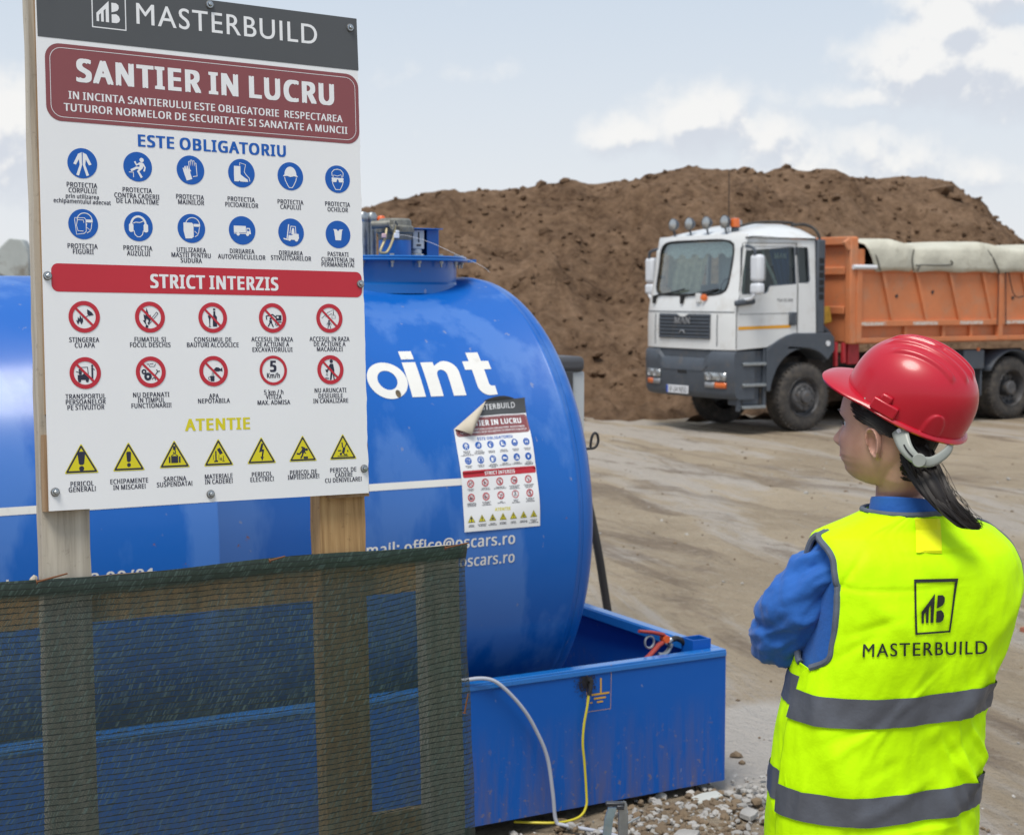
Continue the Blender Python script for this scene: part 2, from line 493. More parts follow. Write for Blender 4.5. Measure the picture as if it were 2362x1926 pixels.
# ------------------------------------------------------------------ lettering: outlines kept as data
GLYPHS_SANS = """A256|219,0 184,89 71,89 36,0 0,0 112,287 144,287 256,0;141,207 137,219 132,236 128,250 123,234 119,219 115,207 83,121 173,121
B261|121,286 168,282 202,270 217,257 226,239 229,215 228,199 223,185 215,174 205,164 191,157 175,152 175,150 207,140 221,130 231,118 237,102 239,81 236,57 227,37 212,21 193,9 168,2 140,0 39,0 39,286;128,164 159,167 178,176 189,191 192,211 188,232 175,245 154,253 122,255 75,255 75,164;75,134 75,30 133,30 165,34 186,45 197,62 200,84 199,98 194,111 185,121 172,128 154,133 130,134
C253|162,259 140,257 120,251 103,241 89,228 78,211 69,191 64,169 63,143 65,110 74,82 87,59 106,42 131,31 161,28 197,31 230,39 230,8 197,-1 156,-4 116,1 83,14 57,36 39,65 28,102 24,144 27,175 33,203 45,228 60,249 79,267 103,280 131,288 162,290 204,286 241,273 227,243 197,254
D293|268,146 264,102 250,65 229,37 199,16 162,4 119,0 39,0 39,286 127,286 168,282 202,270 230,250 251,223 264,188;230,145 227,179 218,207 202,229 181,244 154,252 122,255 75,255 75,31 114,31 149,34 178,44 201,60 217,82 227,110
E223|199,0 39,0 39,286 199,286 199,255 75,255 75,165 192,165 192,134 75,134 75,32 199,32
F208|75,0 39,0 39,286 199,286 199,255 75,255 75,153 191,153 191,121 75,121
G292|163,151 262,151 262,11 215,0 162,-4 121,0 87,14 60,35 40,65 28,101 24,143 29,185 42,221 64,250 93,272 129,286 173,290 218,286 258,273 245,242 210,254 171,259 139,255 112,245 91,228 75,205 65,176 62,143 65,111 73,83 87,59 108,42 135,31 170,27 202,29 226,34 226,119 163,119
H297|258,0 222,0 222,134 75,134 75,0 39,0 39,286 75,286 75,165 222,165 222,286 258,286
I136|119,0 16,0 16,21 50,28 50,257 16,265 16,286 119,286 119,265 86,257 86,28 119,21
J109|-2,-76 -18,-75 -31,-71 -31,-40 -18,-43 -2,-45 17,-40 25,-35 31,-26 35,-14 37,2 37,286 73,286 73,4 71,-21 64,-41 53,-57 38,-68 19,-74
K248|248,0 206,0 104,137 75,111 75,0 39,0 39,286 75,286 75,145 99,172 124,200 202,286 244,286 130,162
L210|39,0 39,286 75,286 75,32 200,32 200,0
M364|165,0 71,251 69,251 71,231 72,203 72,174 72,0 39,0 39,286 92,286 180,52 182,52 272,286 325,286 325,0 289,0 289,176 289,204 291,230 292,251 290,251 195,0
N305|266,0 224,0 71,238 69,238 70,216 72,189 72,160 72,0 39,0 39,286 81,286 233,49 235,49 234,69 233,97 232,125 232,286 266,286
O313|289,144 287,112 280,83 270,58 255,36 237,19 214,6 187,-1 157,-4 125,-1 98,7 75,19 57,37 43,58 32,83 26,112 24,144 28,185 39,221 57,250 83,272 116,286 157,291 197,286 229,272 255,251 274,221 285,185;63,144 65,110 73,81 85,58 104,41 127,31 157,27 186,31 210,41 228,58 241,81 248,110 251,144 245,192 228,228 210,245 187,256 157,259 128,256 104,245 85,228 73,205 65,177
P243|115,286 163,281 196,264 211,248 219,227 222,202 216,168 209,153 197,139 182,128 162,119 137,113 108,111 75,111 75,0 39,0 39,286;111,255 75,255 75,142 104,142 129,144 149,148 165,156 176,167 183,182 185,200 180,225 167,242 144,252
Q313|289,144 286,110 279,80 268,54 251,32 231,15 205,3 274,-68 222,-68 167,-4 162,-4 157,-4 125,-1 98,7 75,19 57,37 43,58 32,83 26,112 24,144 28,185 39,221 57,250 83,272 116,286 157,291 197,286 229,272 255,251 274,221 285,185;63,144 65,110 73,81 85,58 104,41 127,31 157,27 186,31 210,41 228,58 241,81 248,110 251,144 245,192 228,228 210,245 187,256 157,259 128,256 104,245 85,228 73,205 65,177
R249|118,286 150,284 177,277 197,266 211,250 219,230 222,205 220,184 214,167 204,153 192,143 165,128 243,0 201,0 132,118 75,118 75,0 39,0 39,286;116,255 75,255 75,149 118,149 148,152 169,163 181,180 185,203 183,220 177,233 168,243 155,250 137,254
S220|201,77 198,53 189,33 174,17 153,6 128,-2 99,-4 68,-2 42,2 20,10 20,44 56,32 101,27 120,29 136,33 149,40 158,49 163,60 165,73 164,86 159,97 151,106 139,115 98,132 66,147 43,165 29,188 24,217 27,239 36,256 50,271 68,281 90,288 115,290 159,286 194,274 183,243 151,254 115,259 98,257 85,253 74,247 67,239 62,229 61,217 62,204 67,193 74,184 86,176 123,159 166,139 181,128 192,114 199,97
T223|130,0 93,0 93,255 4,255 4,286 219,286 219,255 130,255
U293|257,101 254,73 245,48 229,26 208,10 180,-1 145,-4 112,-1 85,9 64,25 48,47 39,72 36,102 36,286 72,286 72,101 77,70 91,47 114,32 147,27 171,30 189,37 204,48 213,63 219,81 221,101 221,286 257,286
V241|241,286 138,0 102,0 0,286 38,286 102,103 110,80 116,60 120,40 125,60 131,81 138,103 202,286
X235|233,0 192,0 117,124 40,0 2,0 97,149 8,286 48,286 118,174 188,286 227,286 138,150
Y227|113,146 188,286 227,286 132,111 132,0 95,0 95,109 0,286 39,286
Z229|214,0 15,0 15,27 166,254 20,254 20,286 210,286 210,259 59,32 214,32
a225|115,219 150,214 174,201 188,179 192,146 192,0 167,0 160,30 158,30 139,11 117,0 86,-4 68,-2 52,3 38,11 27,24 21,40 18,60 25,88 44,109 76,123 121,128 158,130 158,142 155,165 146,180 132,187 113,190 81,185 53,174 42,200 75,213;126,104 92,100 70,91 59,77 55,59 58,44 66,33 79,27 94,24 119,28 140,39 153,59 158,86 158,105
b247|69,231 69,205 67,186 69,186 80,199 95,209 113,216 136,219 161,215 182,206 200,191 214,169 222,141 225,107 222,74 214,46 200,24 182,8 161,-1 136,-4 113,-2 95,5 80,15 69,27 67,27 59,0 34,0 34,305 69,305;130,189 109,187 94,181 82,170 75,154 71,134 69,109 69,107 73,72 82,46 101,31 131,25 156,31 174,47 184,72 188,108 184,143 174,169 156,184
c192|120,-4 93,-1 70,8 50,22 35,44 25,72 22,106 25,142 35,171 51,192 71,207 95,216 123,219 154,216 179,207 168,178 146,185 122,188 102,186 86,179 74,167 65,152 60,131 59,107 60,83 65,63 74,47 86,36 101,29 120,26 151,30 176,39 176,8 152,-1
d247|110,-4 85,-1 64,8 46,24 33,45 25,73 22,107 25,141 33,169 46,191 64,206 86,216 111,219 140,215 162,203 177,187 180,187 178,203 177,219 177,305 213,305 213,0 184,0 179,29 177,29 162,12 140,0;116,25 145,30 164,44 174,67 178,100 178,107 174,142 164,168 146,184 115,190 91,184 73,167 62,140 59,106 62,72 73,47 91,31
e226|117,219 143,216 165,207 182,192 195,173 203,149 206,122 206,101 59,101 64,69 77,45 99,31 127,26 163,30 196,41 196,10 164,-1 126,-4 97,-1 72,8 51,24 35,46 25,73 22,106 25,139 34,166 48,189 67,205 90,216;117,190 94,186 77,174 65,154 59,129 169,129 167,146 163,161 156,173 146,182 133,188
f138|133,188 79,188 79,0 44,0 44,188 6,188 6,204 44,216 44,229 46,254 52,273 62,288 76,299 93,305 113,307 137,305 155,300 146,272 131,276 114,278 98,275 88,266 81,251 79,229 79,215 133,215
h248|69,215 69,200 67,185 70,185 87,204 110,215 137,219 161,216 180,210 196,200 206,185 213,165 215,140 215,0 180,0 180,138 178,160 169,176 154,186 132,189 111,187 95,180 83,169 75,154 71,134 69,111 69,0 34,0 34,305 69,305
i103|69,215 69,0 34,0 34,215;52,296 66,290 71,283 73,273 71,263 66,256 52,251 44,252 37,256 33,263 31,273 33,283 37,290 44,294
k214|69,146 68,129 67,111 69,111 76,120 86,132 95,142 163,215 204,215 117,123 211,0 168,0 93,100 69,79 69,0 34,0 34,305 69,305
l103|69,0 34,0 34,305 69,305
m375|270,219 302,214 324,200 338,176 342,140 342,0 308,0 308,138 305,160 297,176 283,186 264,189 237,185 219,171 209,149 206,119 206,0 171,0 171,138 166,167 160,177 152,184 141,188 127,189 107,187 93,180 82,169 75,154 71,135 69,111 69,0 34,0 34,215 63,215 68,186 70,186 86,204 108,215 133,219 156,217 175,210 189,199 199,183 201,183 214,199 230,210 250,217
n248|138,219 171,214 196,200 210,176 215,140 215,0 180,0 180,138 178,160 169,176 154,186 132,189 102,184 83,169 73,145 69,111 69,0 34,0 34,215 63,215 68,186 70,186 88,204 111,215
o243|221,108 219,83 214,60 205,41 194,25 179,13 162,3 142,-2 121,-4 100,-2 81,3 65,13 50,25 38,41 29,60 24,83 22,108 25,141 34,168 49,190 69,206 93,216 122,219 149,216 173,206 193,190 208,168 218,141;59,108 60,84 65,64 74,47 86,35 102,28 121,25 141,28 157,35 169,47 178,64 183,84 184,108 183,132 178,152 169,168 157,179 141,187 121,189 93,184 73,168 62,142
p247|136,219 161,216 182,207 200,191 214,170 222,142 225,108 222,74 214,46 200,24 183,9 161,-1 136,-4 107,0 85,12 69,27 67,27 69,10 69,-8 69,-96 34,-96 34,215 63,215 68,186 69,186 85,202 106,215;130,189 110,187 95,181 84,171 76,156 71,138 69,115 69,108 71,83 75,63 83,47 94,35 110,28 131,25 149,28 163,36 174,49 182,66 186,86 188,108 184,141 174,167 156,184
r166|134,219 147,218 160,217 155,184 144,186 132,187 108,182 88,167 74,144 69,115 69,0 34,0 34,215 63,215 67,176 69,176 85,197 107,213 120,217
s192|174,59 171,40 164,24 151,12 134,3 113,-2 88,-4 50,0 21,10 21,42 52,30 89,24 112,27 128,33 137,43 140,56 136,71 120,83 87,98 51,114 38,123 28,133 22,146 20,162 26,186 43,204 68,215 101,219 138,215 170,204 158,176 129,186 99,190 80,188 66,183 57,175 54,164 59,149 77,137 109,123 144,107 157,99 166,88 172,75
t145|106,25 122,26 136,29 136,2 120,-2 100,-4 84,-3 69,2 56,10 46,22 39,39 37,63 37,188 6,188 6,204 37,219 51,264 72,264 72,215 134,215 134,188 72,188 72,63 75,46 82,34 92,27
u248|214,215 214,0 185,0 180,28 178,28 160,10 137,-1 110,-4 86,-2 67,4 51,15 40,30 34,49 32,74 32,215 67,215 67,77 70,54 79,38 94,28 115,25 137,28 153,34 165,45 173,61 177,80 178,103 178,215
v204|81,0 0,215 38,215 83,88 90,69 97,48 101,31 102,31 107,48 114,69 120,88 166,215 204,215 122,0
w315|173,121 168,138 164,154 160,168 158,178 156,178 154,168 151,154 147,138 142,121 103,0 63,0 4,215 41,215 71,101 77,77 82,55 85,36 86,36 89,49 92,64 96,80 101,94 139,215 177,215 214,94 220,75 225,54 229,37 230,37 233,54 238,76 245,101 275,215 311,215 251,0 210,0
z188|173,0 16,0 16,23 131,188 22,188 22,215 170,215 170,188 56,27 173,27
0229|210,144 204,81 198,56 188,35 175,18 158,6 138,-2 114,-4 85,0 61,14 43,35 30,64 22,101 20,144 22,187 29,223 41,252 59,273 84,286 114,291 144,286 168,273 186,252 199,223 207,187;55,144 56,108 61,78 68,55 80,39 95,29 114,26 134,29 149,39 160,55 168,78 173,108 174,144 173,179 168,209 160,231 149,248 134,257 114,261 95,257 80,248 68,231 61,209 56,179
1229|142,0 108,0 108,200 108,220 109,235 109,249 98,239 85,227 54,202 36,226 113,286 142,286
2229|209,0 19,0 19,29 94,105 131,144 153,177 159,194 161,212 157,233 147,248 131,257 110,260 91,258 74,253 41,233 22,257 47,274 76,286 110,290 135,288 156,281 173,270 186,255 194,236 197,214 195,192 188,172 177,153 162,133 123,93 64,34 64,32 209,32
3229|198,219 196,201 190,186 182,173 170,163 155,156 138,151 138,149 168,142 190,128 202,107 206,81 204,58 195,37 180,20 159,7 131,-1 97,-4 55,-1 18,12 18,45 57,31 97,26 130,29 153,41 165,59 170,82 167,98 160,111 149,121 133,128 113,131 89,133 62,133 62,163 90,163 112,164 129,170 143,178 153,189 160,202 162,217 158,235 148,249 131,258 109,261 82,258 59,249 37,237 20,261 37,272 58,281 82,288 109,290 148,285 176,270 192,247
4229|221,65 180,65 180,0 146,0 146,65 8,65 8,95 143,288 180,288 180,97 221,97;146,187 146,206 146,222 147,237 148,250 146,250 138,234 129,219 43,97 146,97
5229|110,176 138,173 161,166 180,153 195,137 204,116 206,91 203,64 194,40 178,21 157,7 131,-1 99,-4 58,0 25,12 25,45 60,31 100,26 120,28 137,33 151,41 162,53 168,69 170,88 166,113 153,131 131,142 99,146 73,144 50,140 32,151 43,286 186,286 186,254 73,254 66,171 85,174
6229|22,122 25,171 37,217 47,237 61,255 77,270 98,281 123,288 153,290 172,289 188,287 188,257 172,260 154,261 129,259 108,252 91,241 79,227 70,210 63,190 57,146 60,146 75,163 97,175 128,179 151,177 171,169 188,156 200,139 208,118 211,92 208,65 199,41 186,22 168,8 146,-1 119,-4 100,-2 81,4 65,13 50,27 38,45 29,66 24,92;119,26 142,30 160,42 172,63 176,92 172,117 162,136 144,148 120,152 103,150 87,144 75,135 66,124 60,112 58,99 62,73 73,49 92,32 105,27
7229|55,0 172,254 18,254 18,286 210,286 210,259 93,0
8229|114,290 138,288 159,282 176,273 189,259 197,242 200,222 198,206 193,192 173,169 146,152 178,133 191,121 201,108 207,92 209,74 206,52 198,33 184,17 165,6 142,-2 115,-4 87,-2 63,5 44,16 31,31 22,50 20,73 22,91 28,107 37,120 50,132 79,150 54,168 35,191 31,206 29,222 32,242 40,259 53,273 71,282 91,288;54,73 58,53 69,38 88,28 115,24 140,28 159,38 171,54 175,74 173,87 167,98 147,117 115,133 108,135 79,119 60,99 56,87;114,262 94,259 78,251 67,238 63,221 65,207 70,196 89,179 116,165 141,178 159,196 164,207 165,221 162,238 151,251 135,259
9229|209,164 205,115 193,70 183,49 170,31 153,17 132,5 107,-2 77,-4 58,-3 41,0 41,30 58,26 76,25 102,27 122,34 139,45 152,59 161,76 167,96 173,140 170,140 155,123 133,111 102,107 79,110 59,117 43,130 30,147 23,168 20,194 23,222 31,245 45,265 63,279 86,287 111,290 131,288 150,282 166,273 180,259 192,241 201,220 207,194;111,261 89,257 71,244 59,223 55,194 58,169 68,151 85,139 110,135 128,137 143,143 156,151 165,162 171,175 173,187 169,213 158,237 138,254 126,259
!108|65,81 43,81 32,286 75,286;29,22 31,34 36,43 44,47 54,49 63,47 71,43 77,34 79,22 77,9 71,1 63,-4 54,-6 44,-4 36,1 31,9
.107|29,22 31,34 36,43 44,47 53,49 63,47 71,43 77,34 79,22 77,9 71,1 63,-4 53,-6 44,-4 36,1 31,9
/149|145,286 38,0 4,0 111,286
:107|29,22 31,34 36,43 44,47 53,49 63,47 71,43 77,34 79,22 77,9 71,1 63,-4 53,-6 44,-4 36,1 31,9;29,193 31,206 36,215 44,219 53,221 63,219 71,215 77,206 79,193 77,181 71,172 63,168 53,166 44,168 36,172 31,181
@360|337,143 333,107 320,75 310,62 298,52 284,46 268,44 251,46 239,54 230,66 226,79 224,79 215,65 202,54 187,46 167,44 140,49 120,64 108,88 103,118 106,143 114,165 126,183 143,197 164,206 188,209 223,205 250,199 246,117 245,107 245,103 247,86 253,75 261,70 270,69 282,71 291,79 299,91 305,106 309,144 305,178 294,207 276,230 253,246 225,256 193,260 161,257 133,249 108,236 88,219 73,197 61,172 54,144 52,113 56,77 66,47 83,23 107,5 137,-6 174,-9 220,-4 260,8 260,-19 221,-31 174,-36 130,-31 93,-18 63,3 41,33 28,69 23,112 26,148 35,181 49,211 69,237 93,258 122,273 156,283 193,286 223,284 251,276 275,264 297,248 314,227 327,203 335,175;135,117 137,95 145,80 157,71 172,69 192,73 205,85 212,105 216,129 219,179 205,182 189,183 171,181 157,174 147,163 140,149
-129|16,92 16,123 113,123 113,92"""
GLYPHS_LOGO = """A334|181,343 147,343 0,0 50,0 93,101 238,101 284,0 334,0;163,268 218,145 112,145
B282|38,0 155,0 200,5 233,20 255,41 268,65 272,91 268,117 257,139 240,158 218,172 190,180 190,181 219,198 236,223 242,254 238,280 226,303 205,323 176,336 137,341 38,341;87,297 132,297 167,290 186,273 191,250 183,219 159,201 119,195 87,195;87,151 146,151 188,144 213,126 221,98 219,83 212,68 199,56 178,47 148,44 87,44
D375|38,0 171,0 233,9 283,35 321,73 344,119 352,171 345,219 324,265 289,304 238,331 171,341 38,341;87,297 163,297 214,290 253,272 280,245 296,210 302,171 298,141 285,108 261,76 222,53 165,44 87,44
E250|231,341 38,341 38,0 236,0 236,44 87,44 87,150 226,150 226,194 87,194 87,297 231,297
I125|87,341 38,341 38,0 87,0
L245|86,341 37,341 37,0 240,0 240,44 86,44
M391|355,341 309,341 196,201 83,341 37,341 37,0 86,0 86,266 87,266 192,134 200,134 305,266 306,266 306,0 355,0
N391|353,341 307,341 307,77 76,341 37,341 37,0 83,0 83,263 311,0 353,0
R302|39,341 39,0 88,0 88,148 108,148 133,143 161,121 199,70 244,0 302,0 256,68 231,106 207,138 180,162 211,181 230,210 237,246 231,278 217,305 194,324 163,337 125,341;88,299 119,299 157,293 179,275 186,248 184,231 178,216 165,203 146,195 119,192 88,192
S229|200,322 162,340 124,346 89,341 60,329 38,311 25,285 20,255 35,207 72,174 116,147 152,118 168,83 162,63 143,46 112,40 79,45 49,62 22,89 22,27 51,9 83,-1 118,-5 149,0 175,13 195,32 208,58 213,88 198,141 161,177 117,203 81,228 66,261 73,282 92,296 120,302 144,298 171,287 200,266
T302|294,341 9,341 9,297 127,297 127,0 176,0 176,297 294,297
U354|324,341 275,341 275,143 273,113 267,88 254,68 234,54 207,44 174,41 146,44 121,53 100,70 88,86 81,108 80,140 80,341 31,341 31,129 38,79 60,42 91,16 130,0 173,-5 227,2 270,20 300,49 318,88 324,134"""


def parse(txt):
    g = {}
    for line in txt.strip('\n').split('\n'):
        ch = line[0]
        adv, body = line[1:].split('|')
        g[ch] = (float(adv), [[tuple(map(float, p.split(','))) for p in c.split(' ')] for c in body.split(';') if c])
    return g


SANS, LOGO = parse(GLYPHS_SANS), parse(GLYPHS_LOGO)
CAP = {id(SANS): max(p[1] for p in SANS['H'][1][0]), id(LOGO): max(p[1] for p in LOGO['T'][1][0])}


def area(c):
    return .5 * sum(a[0] * b[1] - b[0] * a[1] for a, b in zip(c, c[1:] + c[:1]))


def embolden(contours, dx, dy):
    if not contours: return contours
    big = max(contours, key=lambda c: abs(area(c)))
    sg = 1 if area(big) > 0 else -1
    out = []
    for c in contours:
        k = len(c)
        q = []
        for i in range(k):
            a, b, d = c[i - 1], c[i], c[(i + 1) % k]
            n1 = V((b[1] - a[1], a[0] - b[0])); n2 = V((d[1] - b[1], b[0] - d[0]))
            n1 = n1.normalized() if n1.length else n1
            n2 = n2.normalized() if n2.length else n2
            m = n1 + n2
            l2 = m.length_squared
            m = m * (2 / l2) if l2 > .3 else m.normalized() * 1.2
            if m.length > 1.5: m = m.normalized() * 1.5
            q.append((b[0] + sg * m.x * dx, b[1] + sg * m.y * dy))
        out.append(q)
    return out


def text2d(s, cx, base, width=None, cap=7.0, wt=.03, font=None, track=0.0):
    """contours of a line of lettering, v axis pointing down, centred on cx with the given width"""
    font = font or SANS
    ch_cap = CAP[id(font)]
    dx, dy = wt * ch_cap, wt * (.2 if wt < .06 else .4) * ch_cap
    x = 0
    glyphs = []
    for ch in s:
        if ch == ' ':
            x += ch_cap * .36
            continue
        adv, cs = font[ch]
        if font is LOGO:
            cs = embolden(cs, dx, dy)
        # heavier weight: the outline repeated with small side steps
        for q in ((-1, 0, 1) if font is SANS else (0,)):
            for r in ((-1, 1) if font is SANS and q else (0,)):
                glyphs.append([[(p[0] + x + dx + q * dx, p[1] + dy + r * dy) for p in c] for c in cs])
        x += adv + 2 * dx * .92 + track * ch_cap
    xs = [p[0] for g in glyphs for c in g for p in c]
    x0, x1 = min(xs), max(xs)
    sy = cap / (ch_cap + 2 * dy)
    sx = (width / (x1 - x0)) if width else sy
    return [[[(cx + (p[0] - (x0 + x1) / 2) * sx, base - p[1] * sy) for p in c] for c in g] for g in glyphs]


def disc(cx, cy, r, n=40, ry=None):
    ry = ry or r
    return [(cx + r * math.cos(2 * math.pi * i / n), cy + ry * math.sin(2 * math.pi * i / n)) for i in range(n)]


def rrect(x0, y0, x1, y1, r, n=8):
    out = []
    for cx, cy, a0 in ((x1 - r, y1 - r, 0), (x0 + r, y1 - r, 90), (x0 + r, y0 + r, 180), (x1 - r, y0 + r, 270)):
        for i in range(n + 1):
            a = R(a0 + 90 * i / n)
            out.append((cx + r * math.cos(a), cy + r * math.sin(a)))
    return out


def stroke(pts, w, closed=False):
    pts = [V(p) for p in pts]
    k = len(pts)
    l, r = [], []
    for i in range(k):
        if closed:
            a, b, c = pts[i - 1], pts[i], pts[(i + 1) % k]
        else:
            a, b, c = pts[max(i - 1, 0)], pts[i], pts[min(i + 1, k - 1)]
        n = V((0, 0))
        if (b - a).length: d = (b - a).normalized(); n1 = V((-d.y, d.x)); n += n1
        if (c - b).length: d = (c - b).normalized(); n2 = V((-d.y, d.x)); n += n2
        n.normalize()
        l.append(tuple(b + n * w / 2)); r.append(tuple(b - n * w / 2))
    if closed:
        return [l, r[::-1]]
    return [l + r[::-1]]


def rrect_ring(x0, y0, x1, y1, r, w):
    return [rrect(x0, y0, x1, y1, r), rrect(x0 + w, y0 + w, x1 - w, y1 - w, max(r - w, .1))[::-1]]


# ---- pictograms on a unit disc, y pointing down; each entry is a list of shapes (outer contour + holes)
def arc(cx, cy, rx, ry, a0, a1, n=14):
    return [(cx + rx * math.cos(R(a0 + (a1 - a0) * i / n)), cy + ry * math.sin(R(a0 + (a1 - a0) * i / n))) for i in range(n + 1)]


FACE = [(-.48, .0), (-.42, .2), (-.36, .5), (-.2, .75), (.0, .8), (.2, .75), (.36, .5), (.42, .2), (.48, .0)]
PIC_BLUE = [
    [[[(-.04, -.8), (-.1, -.74), (-.3, -.66), (-.66, .06), (-.47, .13), (-.25, -.28), (-.2, .1), (-.46, .84), (-.27, .9), (-.025, .12)]],
     [[(.04, -.8), (.1, -.74), (.3, -.66), (.66, .06), (.47, .13), (.25, -.28), (.2, .1), (.46, .84), (.27, .9), (.025, .12)]]],
    [[disc(.3, -.5, .16, 20)], [[(.08, -.32), (.36, -.32), (.44, -.1), (.34, .14), (.02, .16), (.14, -.06)]],
     stroke([(.14, -.24), (-.1, -.12), (-.22, -.38)], .13), stroke([(.38, -.25), (.54, .04), (.46, .32)], .12),
     stroke([(.24, .1), (-.1, .08), (-.52, .3)], .17), stroke([(.26, .08), (.02, .34), (.28, .78)], .17),
     stroke([(-.68, .42), (-.34, .42), (-.34, .78)], .06)],
    [[[(-.62, -.1), (-.55, -.16), (-.5, .02), (-.48, -.26), (-.38, -.28), (-.34, -.02), (-.3, -.3), (-.2, -.28), (-.18, .0), (-.14, -.16), (-.06, -.12), (-.02, .25), (.12, .66), (-.32, .8), (-.5, .3)]],
     stroke([(.02, .1), (-.1, -.1), (-.14, -.62), (-.04, -.66), (0, -.3), (.02, -.74), (.12, -.74), (.14, -.32), (.2, -.7), (.3, -.68), (.28, -.3), (.36, -.55), (.44, -.5), (.46, -.1), (.5, .42), (.18, .48)], .06)],
    [[[(-.6, -.52), (-.08, -.52), (-.08, .1), (.2, .3), (.48, .46), (.52, .64), (-.1, .64), (-.18, .56), (-.24, .64), (-.6, .64), (-.62, .1)]],
     stroke([(-.14, -.56), (-.14, -.78), (.34, -.66), (.22, -.1), (.34, .08), (.62, .36), (.66, .6)], .055)],
    [[arc(0, -.12, .5, .62, 180, 360) + [(.62, .0), (.6, .04), (.3, -.02), (0, .06), (-.3, -.02), (-.6, .04), (-.62, .0)]],
     stroke([(-.5, .08), (-.44, .34), (-.24, .72), (-.12, .88), (.12, .88), (.24, .72), (.44, .34), (.5, .08)], .06)],
    [stroke([(-.46, -.2), (-.5, -.5), (-.3, -.72), (.0, -.78), (.3, -.72), (.5, -.5), (.46, -.2)], .06),
     stroke([(-.4, -.1), (-.34, -.3), (.0, -.24), (.3, -.36), (.4, -.1)], .05),
     [[(-.52, -.1), (.52, -.1), (.5, .1), (.4, .24), (.12, .24), (.05, .02), (-.05, .02), (-.12, .24), (-.4, .24), (-.5, .1)]],
     stroke([(-.5, .12), (-.4, .45), (-.2, .82), (.2, .82), (.4, .45), (.5, .12)], .06)],
    [stroke(arc(.1, -.3, .54, .5, 180, 360), .06), stroke([(-.6, -.45), (.1, -.45), (.2, -.3), (.2, .5), (.05, .66), (-.5, .74), (-.62, -.3)], .05, True),
     [[(.22, -.34), (.68, -.34), (.68, -.14), (.22, -.14)]], stroke([(.62, -.1), (.56, .3), (.5, .42), (.2, .2), (.26, -.05)], .05),
     stroke([(.25, .62), (.5, .46)], .05), stroke([(-.42, -.3), (.0, -.3), (.04, -.1)], .05), stroke([(-.42, -.3), (-.5, .1), (-.4, .48), (0, .5)], .05)],
    [stroke(arc(0, -.1, .55, .62, 180, 360), .15), [rrect(-.72, -.2, -.38, .42, .14)], [rrect(.38, -.2, .72, .42, .14)],
     stroke([(-.36, .3), (-.28, .6), (-.1, .76), (.1, .76), (.28, .6), (.36, .3)], .06), stroke([(-.4, -.22), (-.2, -.3), (.1, -.28), (.38, -.4)], .06)],
    [[[(-.62, -.42), (.05, -.42), (.16, -.3), (.16, .62), (.0, .74), (-.48, .76), (-.62, .2)]], stroke(arc(.1, -.3, .54, .5, 180, 360), .06),
     [[(.18, -.34), (.68, -.34), (.68, -.14), (.18, -.14)]], stroke([(.62, -.1), (.56, .3), (.5, .42), (.24, .2)], .05), stroke([(.25, .62), (.5, .46)], .05)],
    [[[(-.68, -.34), (.3, -.34), (.3, .16), (-.68, .16)]],
     [[(.34, -.2), (.62, -.2), (.68, .06), (.7, .26), (-.68, .26), (-.68, .2), (.34, .2)], [(.4, -.12), (.4, .04), (.6, .04), (.56, -.12)]],
     [disc(-.34, .28, .13, 20)], [disc(.42, .28, .13, 20)]],
    [stroke([(-.2, -.62), (-.36, .5)], .09), [[(-.66, .44), (-.3, .52), (-.3, .62), (-.66, .54)]],
     stroke([(-.12, .1), (-.02, -.48), (.36, -.46), (.4, .2)], .07),
     [[(-.22, .2), (.06, .22), (.2, .08), (.62, .1), (.64, .46), (.44, .56), (-.1, .56), (-.28, .46)]],
     [disc(-.16, .54, .12, 18)], [disc(.42, .54, .15, 18)], [[(.02, .16), (.02, -.1), (.1, -.34), (.24, -.34), (.28, .1)]]],
    [[[(-.36, -.36), (-.1, -.36), (0, -.24), (.1, -.36), (.36, -.36), (.24, .46), (-.24, .46)]], [[(-.42, -.4), (-.12, -.4), (-.12, -.37), (-.42, -.34)]],
     [[(.42, -.4), (.12, -.4), (.12, -.37), (.42, -.34)]]],
]
FLAME = [(-.42, .5), (-.54, .2), (-.44, .26), (-.42, .0), (-.32, .14), (-.28, -.14), (-.16, .12), (-.1, .04), (-.08, .3), (-.2, .5), (-.3, .28)]
